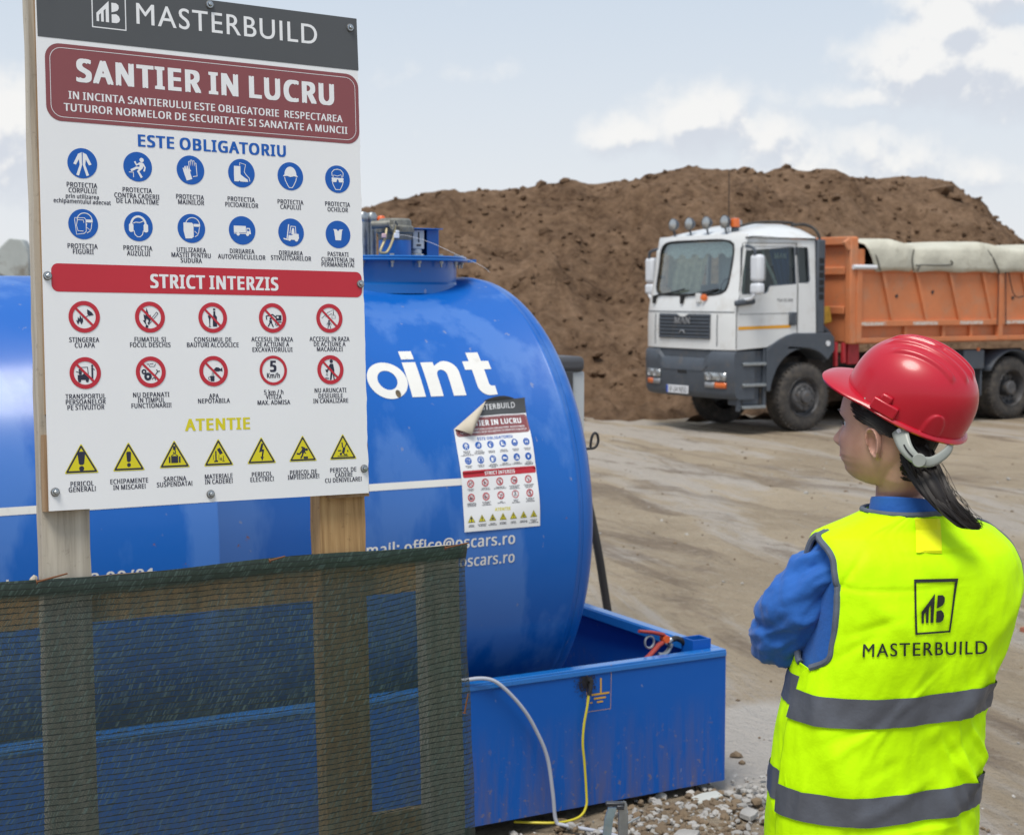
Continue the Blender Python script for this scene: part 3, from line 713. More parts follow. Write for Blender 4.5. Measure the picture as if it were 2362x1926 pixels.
PIC_RED = [
    [[FLAME], [[(.2, -.5), (.5, -.3), (.62, -.12), (.3, -.06), (.2, -.2)]], stroke([(.26, -.08), (.0, .06), (-.12, .0)], .05)],
    [[[(-.2, .62), (-.5, .2), (-.38, .22), (-.44, -.2), (-.3, -.1), (-.22, -.62), (-.05, -.1), (.06, -.16), (.04, .2), (-.12, .56), (-.1, .2), (-.24, .1), (-.3, .3)]],
     stroke([(-.16, .4), (.46, -.34), (.56, -.24), (-.08, .48)], .05, True), [disc(-.22, .62, .1, 14)]],
    [[[(.04, -.62), (.2, -.62), (.2, -.5), (.04, -.5)]], [[(.05, -.44), (.19, -.44), (.19, -.2), (.3, -.06), (.3, .6), (.0, .6), (.0, -.06), (.05, -.2)]],
     [[(-.36, -.14), (-.1, -.14), (-.18, .12), (-.2, .56), (-.1, .62), (-.36, .62), (-.25, .56), (-.27, .12)]]],
    [stroke([(-.44, .12), (-.48, -.12), (.0, -.24), (.3, .0)], .09), [[(.24, -.2), (.66, -.2), (.66, .18), (.24, .18)], [(.3, -.14), (.3, .02), (.46, .02), (.46, -.14)]],
     stroke([(.2, .28), (.66, .28)], .07), [disc(.3, .42, .12, 16), disc(.3, .42, .07, 14)[::-1]],
     [disc(-.16, .06, .08, 14)], [[(-.26, .16), (-.06, .16), (-.04, .36), (-.24, .36)]], stroke([(-.2, .34), (-.36, .6)], .08), stroke([(-.1, .34), (.04, .62)], .08)],
    [stroke([(-.6, .0), (-.1, -.42), (.34, -.6), (.3, -.3)], .03), stroke([(-.3, -.1), (.2, -.34)], .03), stroke([(.2, -.24), (.46, -.22), (.46, .0), (.2, .0)], .03, True), stroke([(.33, -.5), (.33, -.2)], .03),
     [disc(-.04, .2, .07, 14)], [[(-.1, .28), (.02, .28), (.03, .46), (-.11, .46)]], stroke([(-.08, .44), (-.14, .72)], .05), stroke([(0, .44), (.08, .72)], .05), stroke([(-.14, .3), (-.22, .46)], .04), stroke([(.06, .3), (.14, .46)], .04)],
    [[[(-.5, .12), (-.2, .12), (.0, -.05), (.22, .1), (.24, .44), (-.5, .44)]], stroke([(-.26, .1), (-.24, -.36), (.16, -.38), (.2, .2)], .06),
     [disc(-.38, .5, .1, 16)], [disc(.12, .5, .1, 16)], [disc(-.36, -.18, .08, 12)], stroke([(-.36, -.1), (-.34, .1)], .13), stroke([(-.6, -.1), (-.36, -.02)], .05),
     [disc(.46, -.46, .07, 12)], stroke([(.46, -.38), (.46, .36)], .11), stroke([(.46, -.3), (.62, -.2)], .05)],
    [[disc(-.46, -.02, .17, 18), disc(-.46, -.02, .07, 12)[::-1]], [disc(-.2, .3, .26, 22), disc(-.2, .3, .09, 12)[::-1]],
     stroke([(.24, .3), (.46, -.02), (.4, -.16)], .07), stroke([(.46, -.02), (.62, -.06)], .07), stroke(arc(.2, .5, .1, .12, 180, 380), .05),
     stroke([(-.28, -.52), (-.12, -.52), (-.08, -.36), (.26, -.36), (.34, -.54)], .04), stroke([(-.06, -.52), (.2, -.56)], .04)],
    [[[(.0, -.1), (.18, -.26), (.36, -.24), (.52, -.14), (.62, -.26), (.64, .04), (.52, -.02), (.36, .02), (.18, .02)]],
     [[(-.26, .32), (.06, .32), (.04, .68), (-.22, .68)]], stroke([(-.26, .38), (-.38, .42), (-.36, .56), (-.26, .58)], .04), stroke([(-.1, .06), (-.12, .3)], .03), stroke([(0, .1), (-.02, .3)], .03)],
    [],
    [[disc(.08, -.6, .13, 16)], [[(-.02, -.42), (.22, -.42), (.3, .0), (.3, .62), (.42, .74), (.24, .74), (.16, .2), (.06, .72), (-.06, .72), (.02, .1), (-.02, -.2), (-.2, .1), (-.28, .02)]],
     [[(-.4, -.04), (-.18, .02), (-.22, .2), (-.34, .16)]], stroke([(-.3, .24), (-.36, .44)], .03), stroke([(-.22, .26), (-.24, .46)], .03), [[(-.42, .54), (-.12, .58), (-.12, .64), (-.42, .62)]]],
]
# on a unit triangle: centre of the base at (0,0), apex at (0,-1)
PIC_YEL = [
    [[[(-.1, -.72), (.1, -.72), (.13, -.66), (.09, -.32), (.04, -.28), (-.04, -.28), (-.09, -.32), (-.13, -.66)]], [disc(0, -.16, .085, 16)]],
    [[[(-.06, -.66), (.06, -.66), (.085, -.62), (.07, -.34), (.03, -.3), (-.03, -.3), (-.07, -.34), (-.085, -.62)]], [disc(0, -.2, .07, 16)]],
    [[[(-.05, -.78), (.05, -.78), (.05, -.64), (-.05, -.64)]], stroke(arc(0, -.57, .04, .06, -90, 180, 8), .035), stroke([(-.13, -.42), (0, -.51), (.13, -.42)], .025),
     [[(-.13, -.42), (.13, -.42), (.13, -.17), (-.13, -.17)]], [[(-.22, -.4), (-.16, -.4), (-.16, -.18), (-.22, -.18)]], [[(.16, -.4), (.22, -.4), (.22, -.18), (.16, -.18)]]],
    [[[(-.06, -.6), (.05, -.66), (.16, -.46), (.05, -.4)]], [[(-.13, -.54), (-.08, -.54), (-.08, -.2), (-.03, -.2), (-.03, -.14), (-.18, -.14), (-.18, -.19), (-.13, -.19)]],
     [disc(.09, -.24, .045, 14), disc(.09, -.24, .022, 10)[::-1]], stroke([(.18, -.36), (.18, -.18)], .02), stroke([(.13, -.17), (.23, -.17)], .02), stroke([(-.2, -.4), (-.2, -.22)], .015), stroke([(.01, -.4), (.01, -.22)], .015)],
    [[[(0, -.74), (.08, -.74), (.03, -.52), (.11, -.52), (.05, -.24), (.09, -.25), (.02, -.1), (-.05, -.26), (0, -.25), (.03, -.45), (-.1, -.42)]]],
    [[disc(.16, -.44, .05, 14)], stroke([(-.06, -.54), (.06, -.5), (.12, -.42)], .06), [[(-.02, -.5), (.12, -.42), (.04, -.3), (-.1, -.34)]], stroke([(-.08, -.36), (-.14, -.28), (-.26, -.3)], .06), stroke([(.0, -.33), (-.03, -.22), (-.1, -.12)], .06),
     stroke([(.06, -.36), (.12, -.3)], .04), [[(.02, -.18), (.2, -.18), (.2, -.1), (.02, -.1)]]],
    [stroke([(-.04, -.66), (-.02, -.48), (.05, -.42), (.16, -.6)], .05), [[(.0, -.46), (.1, -.44), (.06, -.26), (-.06, -.24)]], stroke([(-.22, -.34), (-.08, -.34)], .045), [disc(-.1, -.21, .05, 14)], stroke([(.0, -.26), (.06, -.18), (.18, -.18)], .045),
     stroke([(-.24, -.13), (.22, -.13)], .02), stroke([(.2, -.36), (.2, -.28)], .04)],
]

CAPTIONS = "PROTECTIA,82,409,62;CORPULUI,83,420,57;prin utilizarea,82,431,67;echipamentului adecvat,82,441,116;PROTECTIA,196,413,62;CONTRA CADERII,195,425,95;DE LA INALTIME,196,436,89;PROTECTIA,309,421,61;MAINILOR,311,432,57;PROTECTIA,423,420,62;PICIOARELOR,424,432,75;PROTECTIA,537,420,61;CAPULUI,537,431,49;PROTECTIA,650,419,61;OCHILOR,650,431,50;PROTECTIA,80,531,61;FIGURII,81,542,42;PROTECTIA,194,531,61;AUZULUI,195,542,49;UTILIZAREA,309,531,64;MASTII PENTRU,308,542,86;SUDURA,308,553,47;DIRIJAREA,422,530,56;AUTOVEHICULELOR,421,542,108;DIRIJAREA,535,530,56;STIVUITOARELOR,535,541,95;PASTRATI,648,529,51;CURATENIA IN,647,541,80;PERMANENTA!,647,552,80;STINGEREA,78,718,61;CU APA,79,729,41;FUMATUL SI,215,717,67;FOCUL DESCHIS,215,728,86;CONSUMUL DE,351,717,83;BAUTURI ALCOOLICE,351,728,115;ACCESUL IN RAZA,486,716,97;DE ACTIUNE A,487,727,76;EXCAVATORULUI,486,738,93;ACCESUL IN RAZA,622,715,97;DE ACTIUNE A,622,726,77;MACARALEI,622,737,63;TRANSPORTUL,78,831,82;PERSOANELOR,78,842,81;PE STIVUITOR,78,853,75;NU DEPANATI,214,830,77;IN TIMPUL,214,841,58;FUNCTIONARII!,214,852,85;APA,350,835,22;NEPOTABILA,350,845,71;5 km / h,486,829,45;VITEZA,486,839,37;MAX. ADMISA,486,851,76;NU ARUNCATI,621,827,77;DESEURILE,621,839,59;IN CANALIZARE,621,850,85;PERICOL,66,1005,47;GENERAL!,66,1016,55;ECHIPAMENTE,163,1004,79;IN MISCARE!,163,1016,68;SARCINA,260,1004,49;SUSPENDATA!,259,1015,77;MATERIALE,356,1003,62;IN CADERE!,356,1014,62;PERICOL,454,1003,47;ELECTRIC!,454,1014,54;PERICOL DE,551,1003,64;IMPIEDICARE!,551,1013,75;PERICOL DE,647,1002,64;CADERE,648,1013,43;CU DENIVELARE!,647,1024,90"
C_BLUE = [(83.8, 359.7), (198.1, 359.5), (311.4, 359.3), (425.0, 358.9), (538.2, 358.8), (651.3, 358.5),
          (82.3, 481.4), (196.3, 481.1), (310.0, 480.5), (423.2, 480.1), (536.5, 479.9), (649.1, 479.8)]
C_RED = [(79.3, 666.5), (215.5, 665.7), (351.8, 665.4), (487.9, 664.7), (622.7, 664.1), (78.3, 778.7), (214.2, 777.8), (350.6, 777.2), (486.3, 776.9), (622.0, 776.5)]
C_TRI = [(65.8, 978.6, 70, 60), (163, 977.6, 68, 58.6), (260.2, 975.5, 67.2, 57.2), (356.8, 975.5, 67.2, 57.5), (454.1, 974.7, 67.6, 57.3), (550.8, 973.8, 67, 56.8), (647.6, 973.3, 67, 56.6)]


def logo_mark(x0, y0, s):
    """square emblem: a rising three-bar M beside a cut B; shapes in a box of side s"""
    f = lambda pts: [(x0 + a * s, y0 + b * s) for a, b in pts]
    return [[f([(.13, .56), (.50, .18), (.50, .80), (.405, .80), (.405, .415), (.345, .475), (.345, .80), (.265, .80), (.265, .555), (.205, .615), (.205, .80), (.13, .80)])],
            [f([(.58, .22), (.72, .22), (.79, .27), (.80, .36), (.76, .43), (.70, .46), (.58, .50)])],
            [f([(.58, .56), (.72, .54), (.80, .60), (.83, .68), (.80, .76), (.72, .80), (.58, .80)])]]


def sign_art():
    """every printed mark of the site sign in millimetres: (part, [(material, layer, shape)])"""
    parts = []
    hd = [('char', 1, [[(0, 0), (708.5, 0), (710.2, 114.7), (1.5, 114.7)]])]
    parts.append(('header_band', hd))
    lg = [('white', 2, [[(111, 16), (182, 16), (182, 85), (111, 85)], [(113.2, 18.2), (113.2, 82.8), (179.8, 82.8), (179.8, 18.2)]])]
    lg += [('white', 2, s) for s in logo_mark(111.5, 16, 69.5)]
    for g in text2d('MASTERBUILD', 407, 67.6, 407, 42.3, .012, LOGO, .075):
        lg.append(('white', 2, g))
    parts.append(('company_logo', lg))
    tp = [('maroon', 1, [rrect(14.5, 124.5, 708.5, 278.5, 30)]), ('white', 2, rrect_ring(23.5, 132.2, 700.2, 270.8, 24, 1.1))]
    for g in text2d('SANTIER IN LUCRU', 362, 197.4, 572, 46.5, .085): tp.append(('white', 2, g))
    for g in text2d('IN INCINTA SANTIERULUI ESTE OBLIGATORIE  RESPECTAREA', 363.3, 232.8, 608, 15.3, .045): tp.append(('white', 2, g))
    for g in text2d('TUTUROR NORMELOR DE SECURITATE SI SANATATE A MUNCII', 363.8, 257.5, 629, 15.3, .045): tp.append(('white', 2, g))
    parts.append(('title_plate', tp))
    parts.append(('heading', [('blue', 1, g) for g in text2d('ESTE OBLIGATORIU', 364.5, 318, 329, 24.8, .07)]))
    for (cx, cy), pic in zip(C_BLUE, PIC_BLUE):
        a = [('blue', 1, [disc(cx, cy, 30.2, 48)])]
        for k, s in enumerate(pic):
            a.append(('white', 2 + k * .06, [[(cx + x * 28, cy + y * 28) for x, y in c] for c in s]))
        parts.append(('mandatory_pictogram', a))
    br = [('red', 1, [rrect(15.5, 561, 704.5, 617, 14)])]
    for g in text2d('STRICT INTERZIS', 360.5, 606, 285, 28.5, .075): br.append(('white', 2, g))
    parts.append(('prohibition_bar', br))
    for i, ((cx, cy), pic) in enumerate(zip(C_RED, PIC_RED)):
        a = []
        wd = 4.6 if i == 8 else 6.3
        for k, s in enumerate(pic):
            a.append(('ink', 1 + k * .06, [[(cx + x * 31, cy + y * 31) for x, y in c] for c in s]))
        if i == 8:
            for g in text2d('5', cx, cy + 3, 15, 24, .1): a.append(('ink', 1, g))
            for g in text2d('Km/h', cx, cy + 16, 30, 10.5, .06): a.append(('ink', 1, g))
        else:
            q = .7071
            rr, w = 29.5, 2.3
            a.append(('red', 1.8, [[(cx - q * rr - w * q, cy - q * rr + w * q), (cx - q * rr + w * q, cy - q * rr - w * q), (cx + q * rr + w * q, cy + q * rr - w * q), (cx + q * rr - w * q, cy + q * rr + w * q)]]))
        a.append(('red', 2, [disc(cx, cy, 31.8, 48), disc(cx, cy, 31.8 - wd * 1.35, 48)[::-1]]))
        parts.append(('prohibition_pictogram', a))
    parts.append(('heading', [('yellow', 1, g) for g in text2d('ATENTIE', 357, 900.8, 145, 25, .07)]))
    for (cx, by, w, h), pic in zip(C_TRI, PIC_YEL):
        def tri(k, r):
            # rounded triangle shrunk towards its centre
            P = [V((-w / 2, 0)), V((w / 2, 0)), V((0, -h))]
            c = V((0, -h * .36))
            P = [c + (p - c) * k for p in P]
            out = []
            for i in range(3):
                p, a, b = P[i], P[i - 1], P[(i + 1) % 3]
                u1, u2 = (a - p).normalized(), (b - p).normalized()
                s0, s1 = p + u1 * r, p + u2 * r
                for j in range(6):
                    t = j / 5
                    q = s0 * (1 - t)**2 + p * 2 * t * (1 - t) + s1 * t * t
                    out.append((cx + q.x, by + q.y))
            return out
        a = [('yellow', 1, [tri(1.0, 4)]), ('ink', 1.5, [tri(.93, 4), tri(.76, 1.2)[::-1]])]
        for k, s in enumerate(pic):
            a.append(('ink', 1.6 + k * .06, [[(cx + x * h, by + y * h) for x, y in c] for c in s]))
        parts.append(('warning_pictogram', a))
    cp = []
    for it in CAPTIONS.split(';'):
        s, cx, b, w = it.split(',')
        low = s[0].islower()
        for g in text2d(s, float(cx), float(b) - (1.0 if not low else .6), float(w), 9.6 if not low else 8.6, .046):
            cp.append(('ink', 1, g))
    parts.append(('lettering', cp))
    return parts


ART_MATS = dict(white=m_panel, char=m_char, maroon=m_maroon, red=m_red, blue=m_blue, ink=m_ink, yellow=m_yel)
ART_KEYS = list(ART_MATS)


def art_to_mb(mb, shapes, fn, lift=.00035):
    """fn(u_mm, v_mm, height) -> 3-D"""
    for i, (key, layer, contours) in enumerate(shapes):
        mb.prism(contours, lambda x, y, z: fn(x, y, z), None, layer * lift + (i % 11) * 6e-6, ART_KEYS.index(key))
# ------------------------------------------------------------------ wood
def wood_mat(name, c0, c1, c2, grain=1.0, knots=True):
    m = bpy.data.materials.new(name)
    m.use_nodes = True
    t = m.node_tree
    L = t.links
    b = t.nodes['Principled BSDF']
    b.inputs['Roughness'].default_value = .78
    tc = N(t, 'ShaderNodeTexCoord')
    mp = N(t, 'ShaderNodeMapping')
    mp.inputs['Scale'].default_value = (34 * grain, 34 * grain, 1.6)
    L.new(tc.outputs['Object'], mp.inputs['Vector'])
    nz = N(t, 'ShaderNodeTexNoise')
    nz.inputs['Scale'].default_value = 1.6
    nz.inputs['Detail'].default_value = 8
    nz.inputs['Roughness'].default_value = .62
    nz.inputs['Distortion'].default_value = .6
    L.new(mp.outputs[0], nz.inputs['Vector'])
    cr = N(t, 'ShaderNodeValToRGB')
    e = cr.color_ramp.elements
    e[0].position = .3; e[0].color = (*c0, 1)
    e[1].position = .72; e[1].color = (*c2, 1)
    k = e.new(.5); k.color = (*c1, 1)
    L.new(nz.outputs[0], cr.inputs[0])
    # dark flecks and stains
    n2 = N(t, 'ShaderNodeTexNoise')
    n2.inputs['Scale'].default_value = 42
    n2.inputs['Detail'].default_value = 6
    n2.inputs['Roughness'].default_value = .7
    L.new(tc.outputs['Object'], n2.inputs['Vector'])
    mr = N(t, 'ShaderNodeMapRange')
    mr.inputs[1].default_value = .60
    mr.inputs[2].default_value = .72
    mr.inputs[4].default_value = .55
    L.new(n2.outputs[0], mr.inputs[0])
    mx = N(t, 'ShaderNodeMix', data_type='RGBA')
    L.new(mr.outputs[0], mx.inputs[0])
    L.new(cr.outputs[0], mx.inputs[6])
    mx.inputs[7].default_value = (c0[0] * .4, c0[1] * .36, c0[2] * .32, 1)
    L.new(mx.outputs[2], b.inputs['Base Color'])
    bp = N(t, 'ShaderNodeBump')
    bp.inputs['Strength'].default_value = .8
    bp.inputs['Distance'].default_value = .0015
    L.new(nz.outputs[0], bp.inputs['Height'])
    L.new(bp.outputs[0], b.inputs['Normal'])
    return m


m_wood_grey = wood_mat('weathered_board', (.30, .27, .22), (.44, .40, .33), (.53, .49, .41))
m_wood_tan = wood_mat('fresh_board', (.27, .155, .062), (.43, .265, .115), (.54, .36, .17))
m_wood_dark = wood_mat('stained_batten', (.19, .11, .06), (.30, .19, .10), (.36, .25, .15))
m_bark = wood_mat('dark_bark_edge', (.11, .095, .075), (.20, .17, .135), (.31, .275, .225))
m_rust = mat('rusty_nail', (.17, .07, .03), .7, metal=.3)

# ------------------------------------------------------------------ site sign
TLc = V((-.93942407, 3.14089421, 2.61913636))
su, sv = V((.83865394, .54434831, -.0185601)), V((-.02522067, .07285091, .9970239))
sn = su.cross(sv)
SIGN_TOP = 2.60
so = TLc - sv * SIGN_TOP
SIGN_M = Matrix(((su.x, -sn.x, sv.x, so.x), (su.y, -sn.y, sv.y, so.y), (su.z, -sn.z, sv.z, so.z), (0, 0, 0, 1)))


def rough_board(mb, x0, x1, y0, y1, z0, z1, seed, amp=.0022, n=46, mi=0, axis='z'):
    """sawn board with uneven edges, long axis z (or x)"""
    rng = random.Random(seed)
    rows = []
    for i in range(n + 1):
        z = lerp(z0, z1, i / n)
        row = []
        for k, (x, y) in enumerate(((x0, y0), (x1, y0), (x1, y1), (x0, y1))):
            dx = amp * fbm((z * 7 + k * 13.1 + seed, k, seed), 3)
            dy = amp * .6 * fbm((z * 6 + k * 5.7 + seed, k + 7, seed), 3)
            row.append(V((x + dx, y + dy, z)) if axis == 'z' else V((z, y + dy, x + dx)))
        rows.append(row)
    mb.grid(rows, mi, wrap=True, smooth=False)
    mb.add(rows[0], [(0, 1, 2, 3)], mi)
    mb.add(rows[-1], [(3, 2, 1, 0)], mi)


sign = thing('site_sign', 'tall white site safety board with charcoal header, on two wooden posts', 'sign', SIGN_M)


def sign_map(x, y, z):
    return V((x / 1000, -z - .0012, SIGN_TOP - y / 1000))


mb = MB()
W_, H_ = .7090, 1.0505
# laminated panel, lightly chipped right edge
rows = []
edge = [(0, SIGN_TOP), (W_, SIGN_TOP)] + [(W_ + .0022 * fbm((i * .9, 3, 1), 3), SIGN_TOP - H_ * i / 60) for i in range(1, 60)] + [(W_, SIGN_TOP - H_), (0, SIGN_TOP - H_)]
mb.prism([edge], lambda x, y, z: V((x, z, y)), .006, -.001)
mb.build('panel', m_panel, sign, angle=30)
for part, shapes in sign_art():
    mb = MB()
    art_to_mb(mb, shapes, sign_map)
    mb.build(part, [ART_MATS[k] for k in ART_KEYS], sign, merge=False, angle=None)
screw_spots = [(363, 10.1), (691.6, 22.1), (7.7, 586.4), (700.8, 587.4), (11.4, 1013.4), (336.5, 1033.9), (698, 995.8), (14, 12)]
scr0 = None
for u_, v_ in screw_spots:
    if scr0 is None:
        mb = MB()
        mb.lathe([(0, .0), (.0088, .0), (.0088, .0016), (.0075, .0028)], (0, 0, 0), (0, -1, 0), 24, 1)
        mb.lathe([(.0075, .0026), (.0072, .0034), (.0048, .0038), (.0046, .0038)], (0, 0, 0), (0, -1, 0), 24, 0)
        mb.lathe([(.0046, .0036), (.0044, .0078), (.0030, .0086), (.0, .0087)], (0, 0, 0), (0, -1, 0), 6, 0)
        scr0 = mb.build('screw', [m_screw, m_rubber], sign, angle=30)
        o = scr0
    else:
        o = scr0.copy()
        scene.collection.objects.link(o)
        o.parent = sign
    o.location = sign_map(u_, v_, .0008)
    o.rotation_euler = (0, u_ * .01, 0)

mb = MB(); rough_board(mb, -.0075, .0900, .030, .064, -.05, 2.86, 3, .003)
mb.build('post', m_wood_grey, sign, angle=30, label='weathered grey left post')
mb = MB(); rough_board(mb, .603, .7135, .030, .078, -.05, 2.55, 5, .002)
mb.build('post', m_wood_tan, sign, angle=30, label='fresh tan right post')
mb = MB(); rough_board(mb, -.0055, .075, .0065, .029, SIGN_TOP - 1.052, SIGN_TOP - .90, 8, .0015, 10)
rough_board(mb, .004, .075, .0065, .0295, SIGN_TOP - .86, SIGN_TOP - .02, 9, .0015, 20)
mb.build('batten', m_wood_dark, sign, angle=30)
mb = MB(); rough_board(mb, .62, .7135, .0065, .029, SIGN_TOP - 1.058, SIGN_TOP - .94, 10, .0015, 10)
rough_board(mb, .62, .7095, .0065, .029, SIGN_TOP - .90, SIGN_TOP - .02, 11, .0015, 20)
mb.build('batten', m_wood_dark, sign, angle=30)
mb = MB(); mb.lathe([(0, 0), (.009, .0), (.011, .006), (.004, .012), (0, .012)], (-.016, .05, SIGN_TOP - 1.19), (-1, 0, .2), 10)
mb.build('knot', m_wood_grey, sign)

# ------------------------------------------------------------------ shade net on a wooden frame


def net_material():
    m = bpy.data.materials.new('knitted_shade_net')
    m.use_nodes = True
    t = m.node_tree
    L = t.links
    t.nodes.clear()
    out = N(t, 'ShaderNodeOutputMaterial')
    uv = N(t, 'ShaderNodeUVMap')
    sep = N(t, 'ShaderNodeSeparateXYZ')
    L.new(uv.outputs[0], sep.inputs[0])

    def math_(op, a, b=None, c=None):
        n = N(t, 'ShaderNodeMath', operation=op)
        for i, q in enumerate((a, b, c)):
            if q is None: continue
            if isinstance(q, (int, float)): n.inputs[i].default_value = q
            else: L.new(q, n.inputs[i])
        return n.outputs[0]
    nz = N(t, 'ShaderNodeTexNoise'); nz.inputs['Scale'].default_value = 9; nz.inputs['Detail'].default_value = 3
    L.new(uv.outputs[0], nz.inputs['Vector'])
    nzf = N(t, 'ShaderNodeTexNoise'); nzf.inputs['Scale'].default_value = 90; nzf.inputs['Detail'].default_value = 3
    L.new(uv.outputs[0], nzf.inputs['Vector'])
    u0, v0 = sep.outputs[0], sep.outputs[1]
    v = math_('MULTIPLY_ADD', nz.outputs[0], .010, v0)
    v = math_('MULTIPLY_ADD', nzf.outputs[0], .0022, v)
    rowp = math_('DIVIDE', v, .0118)
    fr = math_('FRACT', rowp)
    cord = math_('LESS_THAN', fr, math_('MULTIPLY_ADD', nzf.outputs[0], .55, -.11))
    row = math_('FLOOR', rowp)
    # slanted knit loops between the cords, slope changing from row to row
    jit = N(t, 'ShaderNodeTexWhiteNoise', noise_dimensions='1D')
    L.new(row, jit.inputs['W'])
    sl = math_('MULTIPLY_ADD', nz.outputs[0], 1.6, -.1)
    ph = math_('MULTIPLY', math_('MULTIPLY', fr, .0118), sl)
    uu = math_('ADD', math_('SUBTRACT', u0, ph), math_('MULTIPLY', jit.outputs[0], .003))
    uu = math_('MULTIPLY_ADD', nzf.outputs[0], .0016, uu)
    lp = math_('DIVIDE', uu, .0027)
    fu = math_('FRACT', lp)
    cell = N(t, 'ShaderNodeTexWhiteNoise', noise_dimensions='2D')
    cv = N(t, 'ShaderNodeCombineXYZ')
    L.new(math_('FLOOR', lp), cv.inputs[0]); L.new(row, cv.inputs[1])
    L.new(cv.outputs[0], cell.inputs['Vector'])
    wid = math_('MULTIPLY_ADD', cell.outputs[0], .26, .54)
    tape = math_('LESS_THAN', fu, wid)
    hem = N(t, 'ShaderNodeAttribute'); hem.attribute_name = 'hem'
    solid_ = math_('MAXIMUM', cord, tape)
    cover = math_('MAXIMUM', solid_, math_('MULTIPLY', hem.outputs['Fac'], math_('GREATER_THAN', fu, .12)))
    # colour: dark cords, paler shiny tapes
    c_t = N(t, 'ShaderNodeMix', data_type='RGBA')
    L.new(math_('POWER', cell.outputs[0], 5.0), c_t.inputs[0])
    c_t.inputs[6].default_value = (.020, .038, .031, 1)
    c_t.inputs[7].default_value = (.060, .100, .090, 1)
    c_m = N(t, 'ShaderNodeMix', data_type='RGBA')
    L.new(cord, c_m.inputs[0])
    L.new(c_t.outputs[2], c_m.inputs[6])
    c_m.inputs[7].default_value = (.010, .018, .017, 1)
    b = N(t, 'ShaderNodeBsdfPrincipled')
    b.inputs['Roughness'].default_value = .42
    L.new(c_m.outputs[2], b.inputs['Base Color'])
    tr = N(t, 'ShaderNodeBsdfTransparent')
    tr.inputs[0].default_value = (1, 1, 1, 1)
    ms = N(t, 'ShaderNodeMixShader')
    L.new(cover, ms.inputs[0]); L.new(tr.outputs[0], ms.inputs[1]); L.new(b.outputs[0], ms.inputs[2])
    L.new(ms.outputs[0], out.inputs[0])
    return m


m_net = net_material()
fence = thing('mesh_fence', 'dark green shade net stapled over a low wooden frame below the sign board', 'fence', SIGN_M)


def net_top(x): return SIGN_TOP - (1.1858 - .0075 * (x + .09) + .0035 * math.sin(x * 9))


nx_, nz_ = 150, 90
XR0, XR1 = .9693, .9905
verts, uvs, hemv = [], [], []
XL = -.62
zb = .06
for i in range(nz_ + 1):
    for j in range(nx_ + 1):
        s = j / nx_
        ztop = net_top(lerp(XL, XR0, s))
        z = lerp(zb, ztop, i / nz_)
        down = ztop - z
        xr = sinterp([(0, XR0), (.3, .975), (.7, .985), (1.4, .992)], down) + .002 * math.sin(z * 31)
        x = lerp(XL, xr, s)
        y = .024 - .006 * abs(math.sin(x * 6.1 + 1)) * math.sin(min(down, .5) * 5) + .004 * fbm((x * 5, z * 4, 2), 3)
        y -= .013 * math.exp(-((down - .01) / .030)**2)      # folded hem over the rail
        if x > .90:                                          # bulges round the end post
            y -= .02 * ((x - .90) / .09) * (1 - (x - .90) / .14) * (.6 + .4 * math.sin(z * 9))
            y += .018 * max(0, (x - .955) / .03)
        verts.append((x, y, z))
        sag = -.02 * math.exp(-((x - .95) / .18)**2) * (1 + .6 * math.sin(down * 9)) + .012 * math.sin(x * 2.2) * down
        uvs.append((x + .02 * math.sin(z * 5), z + sag))
        hemv.append(1.0 if down < .041 + .006 * fbm((x * 6, 1, 1), 2) else 0.0)
faces = [(i * (nx_ + 1) + j, i * (nx_ + 1) + j + 1, (i + 1) * (nx_ + 1) + j + 1, (i + 1) * (nx_ + 1) + j) for i in range(nz_) for j in range(nx_)]
me = bpy.data.meshes.new('netting')
me.from_pydata(verts, [], faces)
uvl = me.uv_layers.new(name='UVMap')
for lp in me.loops:
    uvl.data[lp.index].uv = uvs[lp.vertex_index]
at = me.attributes.new('hem', 'FLOAT', 'POINT')
at.data.foreach_set('value', hemv)
me.materials.append(m_net)
me.polygons.foreach_set('use_smooth', [True] * len(me.polygons))
net = bpy.data.objects.new('netting', me)
scene.collection.objects.link(net)
net.parent = fence
mb = MB(); rough_board(mb, SIGN_TOP - 1.288, SIGN_TOP - 1.196, .079, .105, -.75, .93, 15, .002, 40, axis='x')
mb.build('top_rail', m_wood_tan, fence, angle=30)
mb = MB(); rough_board(mb, SIGN_TOP - 1.86, SIGN_TOP - 1.79, .079, .105, .66, .97, 16, .002, 12, axis='x')
rough_board(mb, .10, .18, .079, .105, -.75, .94, 26, .002, 30, axis='x')
mb.build('bottom_rail', m_wood_tan, fence, angle=30)
mb = MB(); rough_board(mb, .866, .957, .034, .078, -.05, SIGN_TOP - 1.187, 17, .003)
mb.build('end_post', m_wood_grey, fence, angle=30)
for (x, z, an, ln) in ((.945, SIGN_TOP - 1.57, 80, .045), (.465, net_top(.465) - .004, 12, .035), (-.03, net_top(-.03) - .003, 12, .06), (.90, net_top(.9) - .004, 8, .06)):
    mb = MB()
    d = V((math.cos(R(an)), -.12, math.sin(R(an))))
    p = V((x, -.004 if an < 50 else .004, z))
    mb.cyl(p, p + d * ln, .0022, .0016, 8)
    mb.lathe([(0, -.001), (.0045, -.001), (.0045, .001), (0, .001)], p, d, 10)
    mb.build('nail', m_rust, fence)

# ------------------------------------------------------------------ blue paint with wear


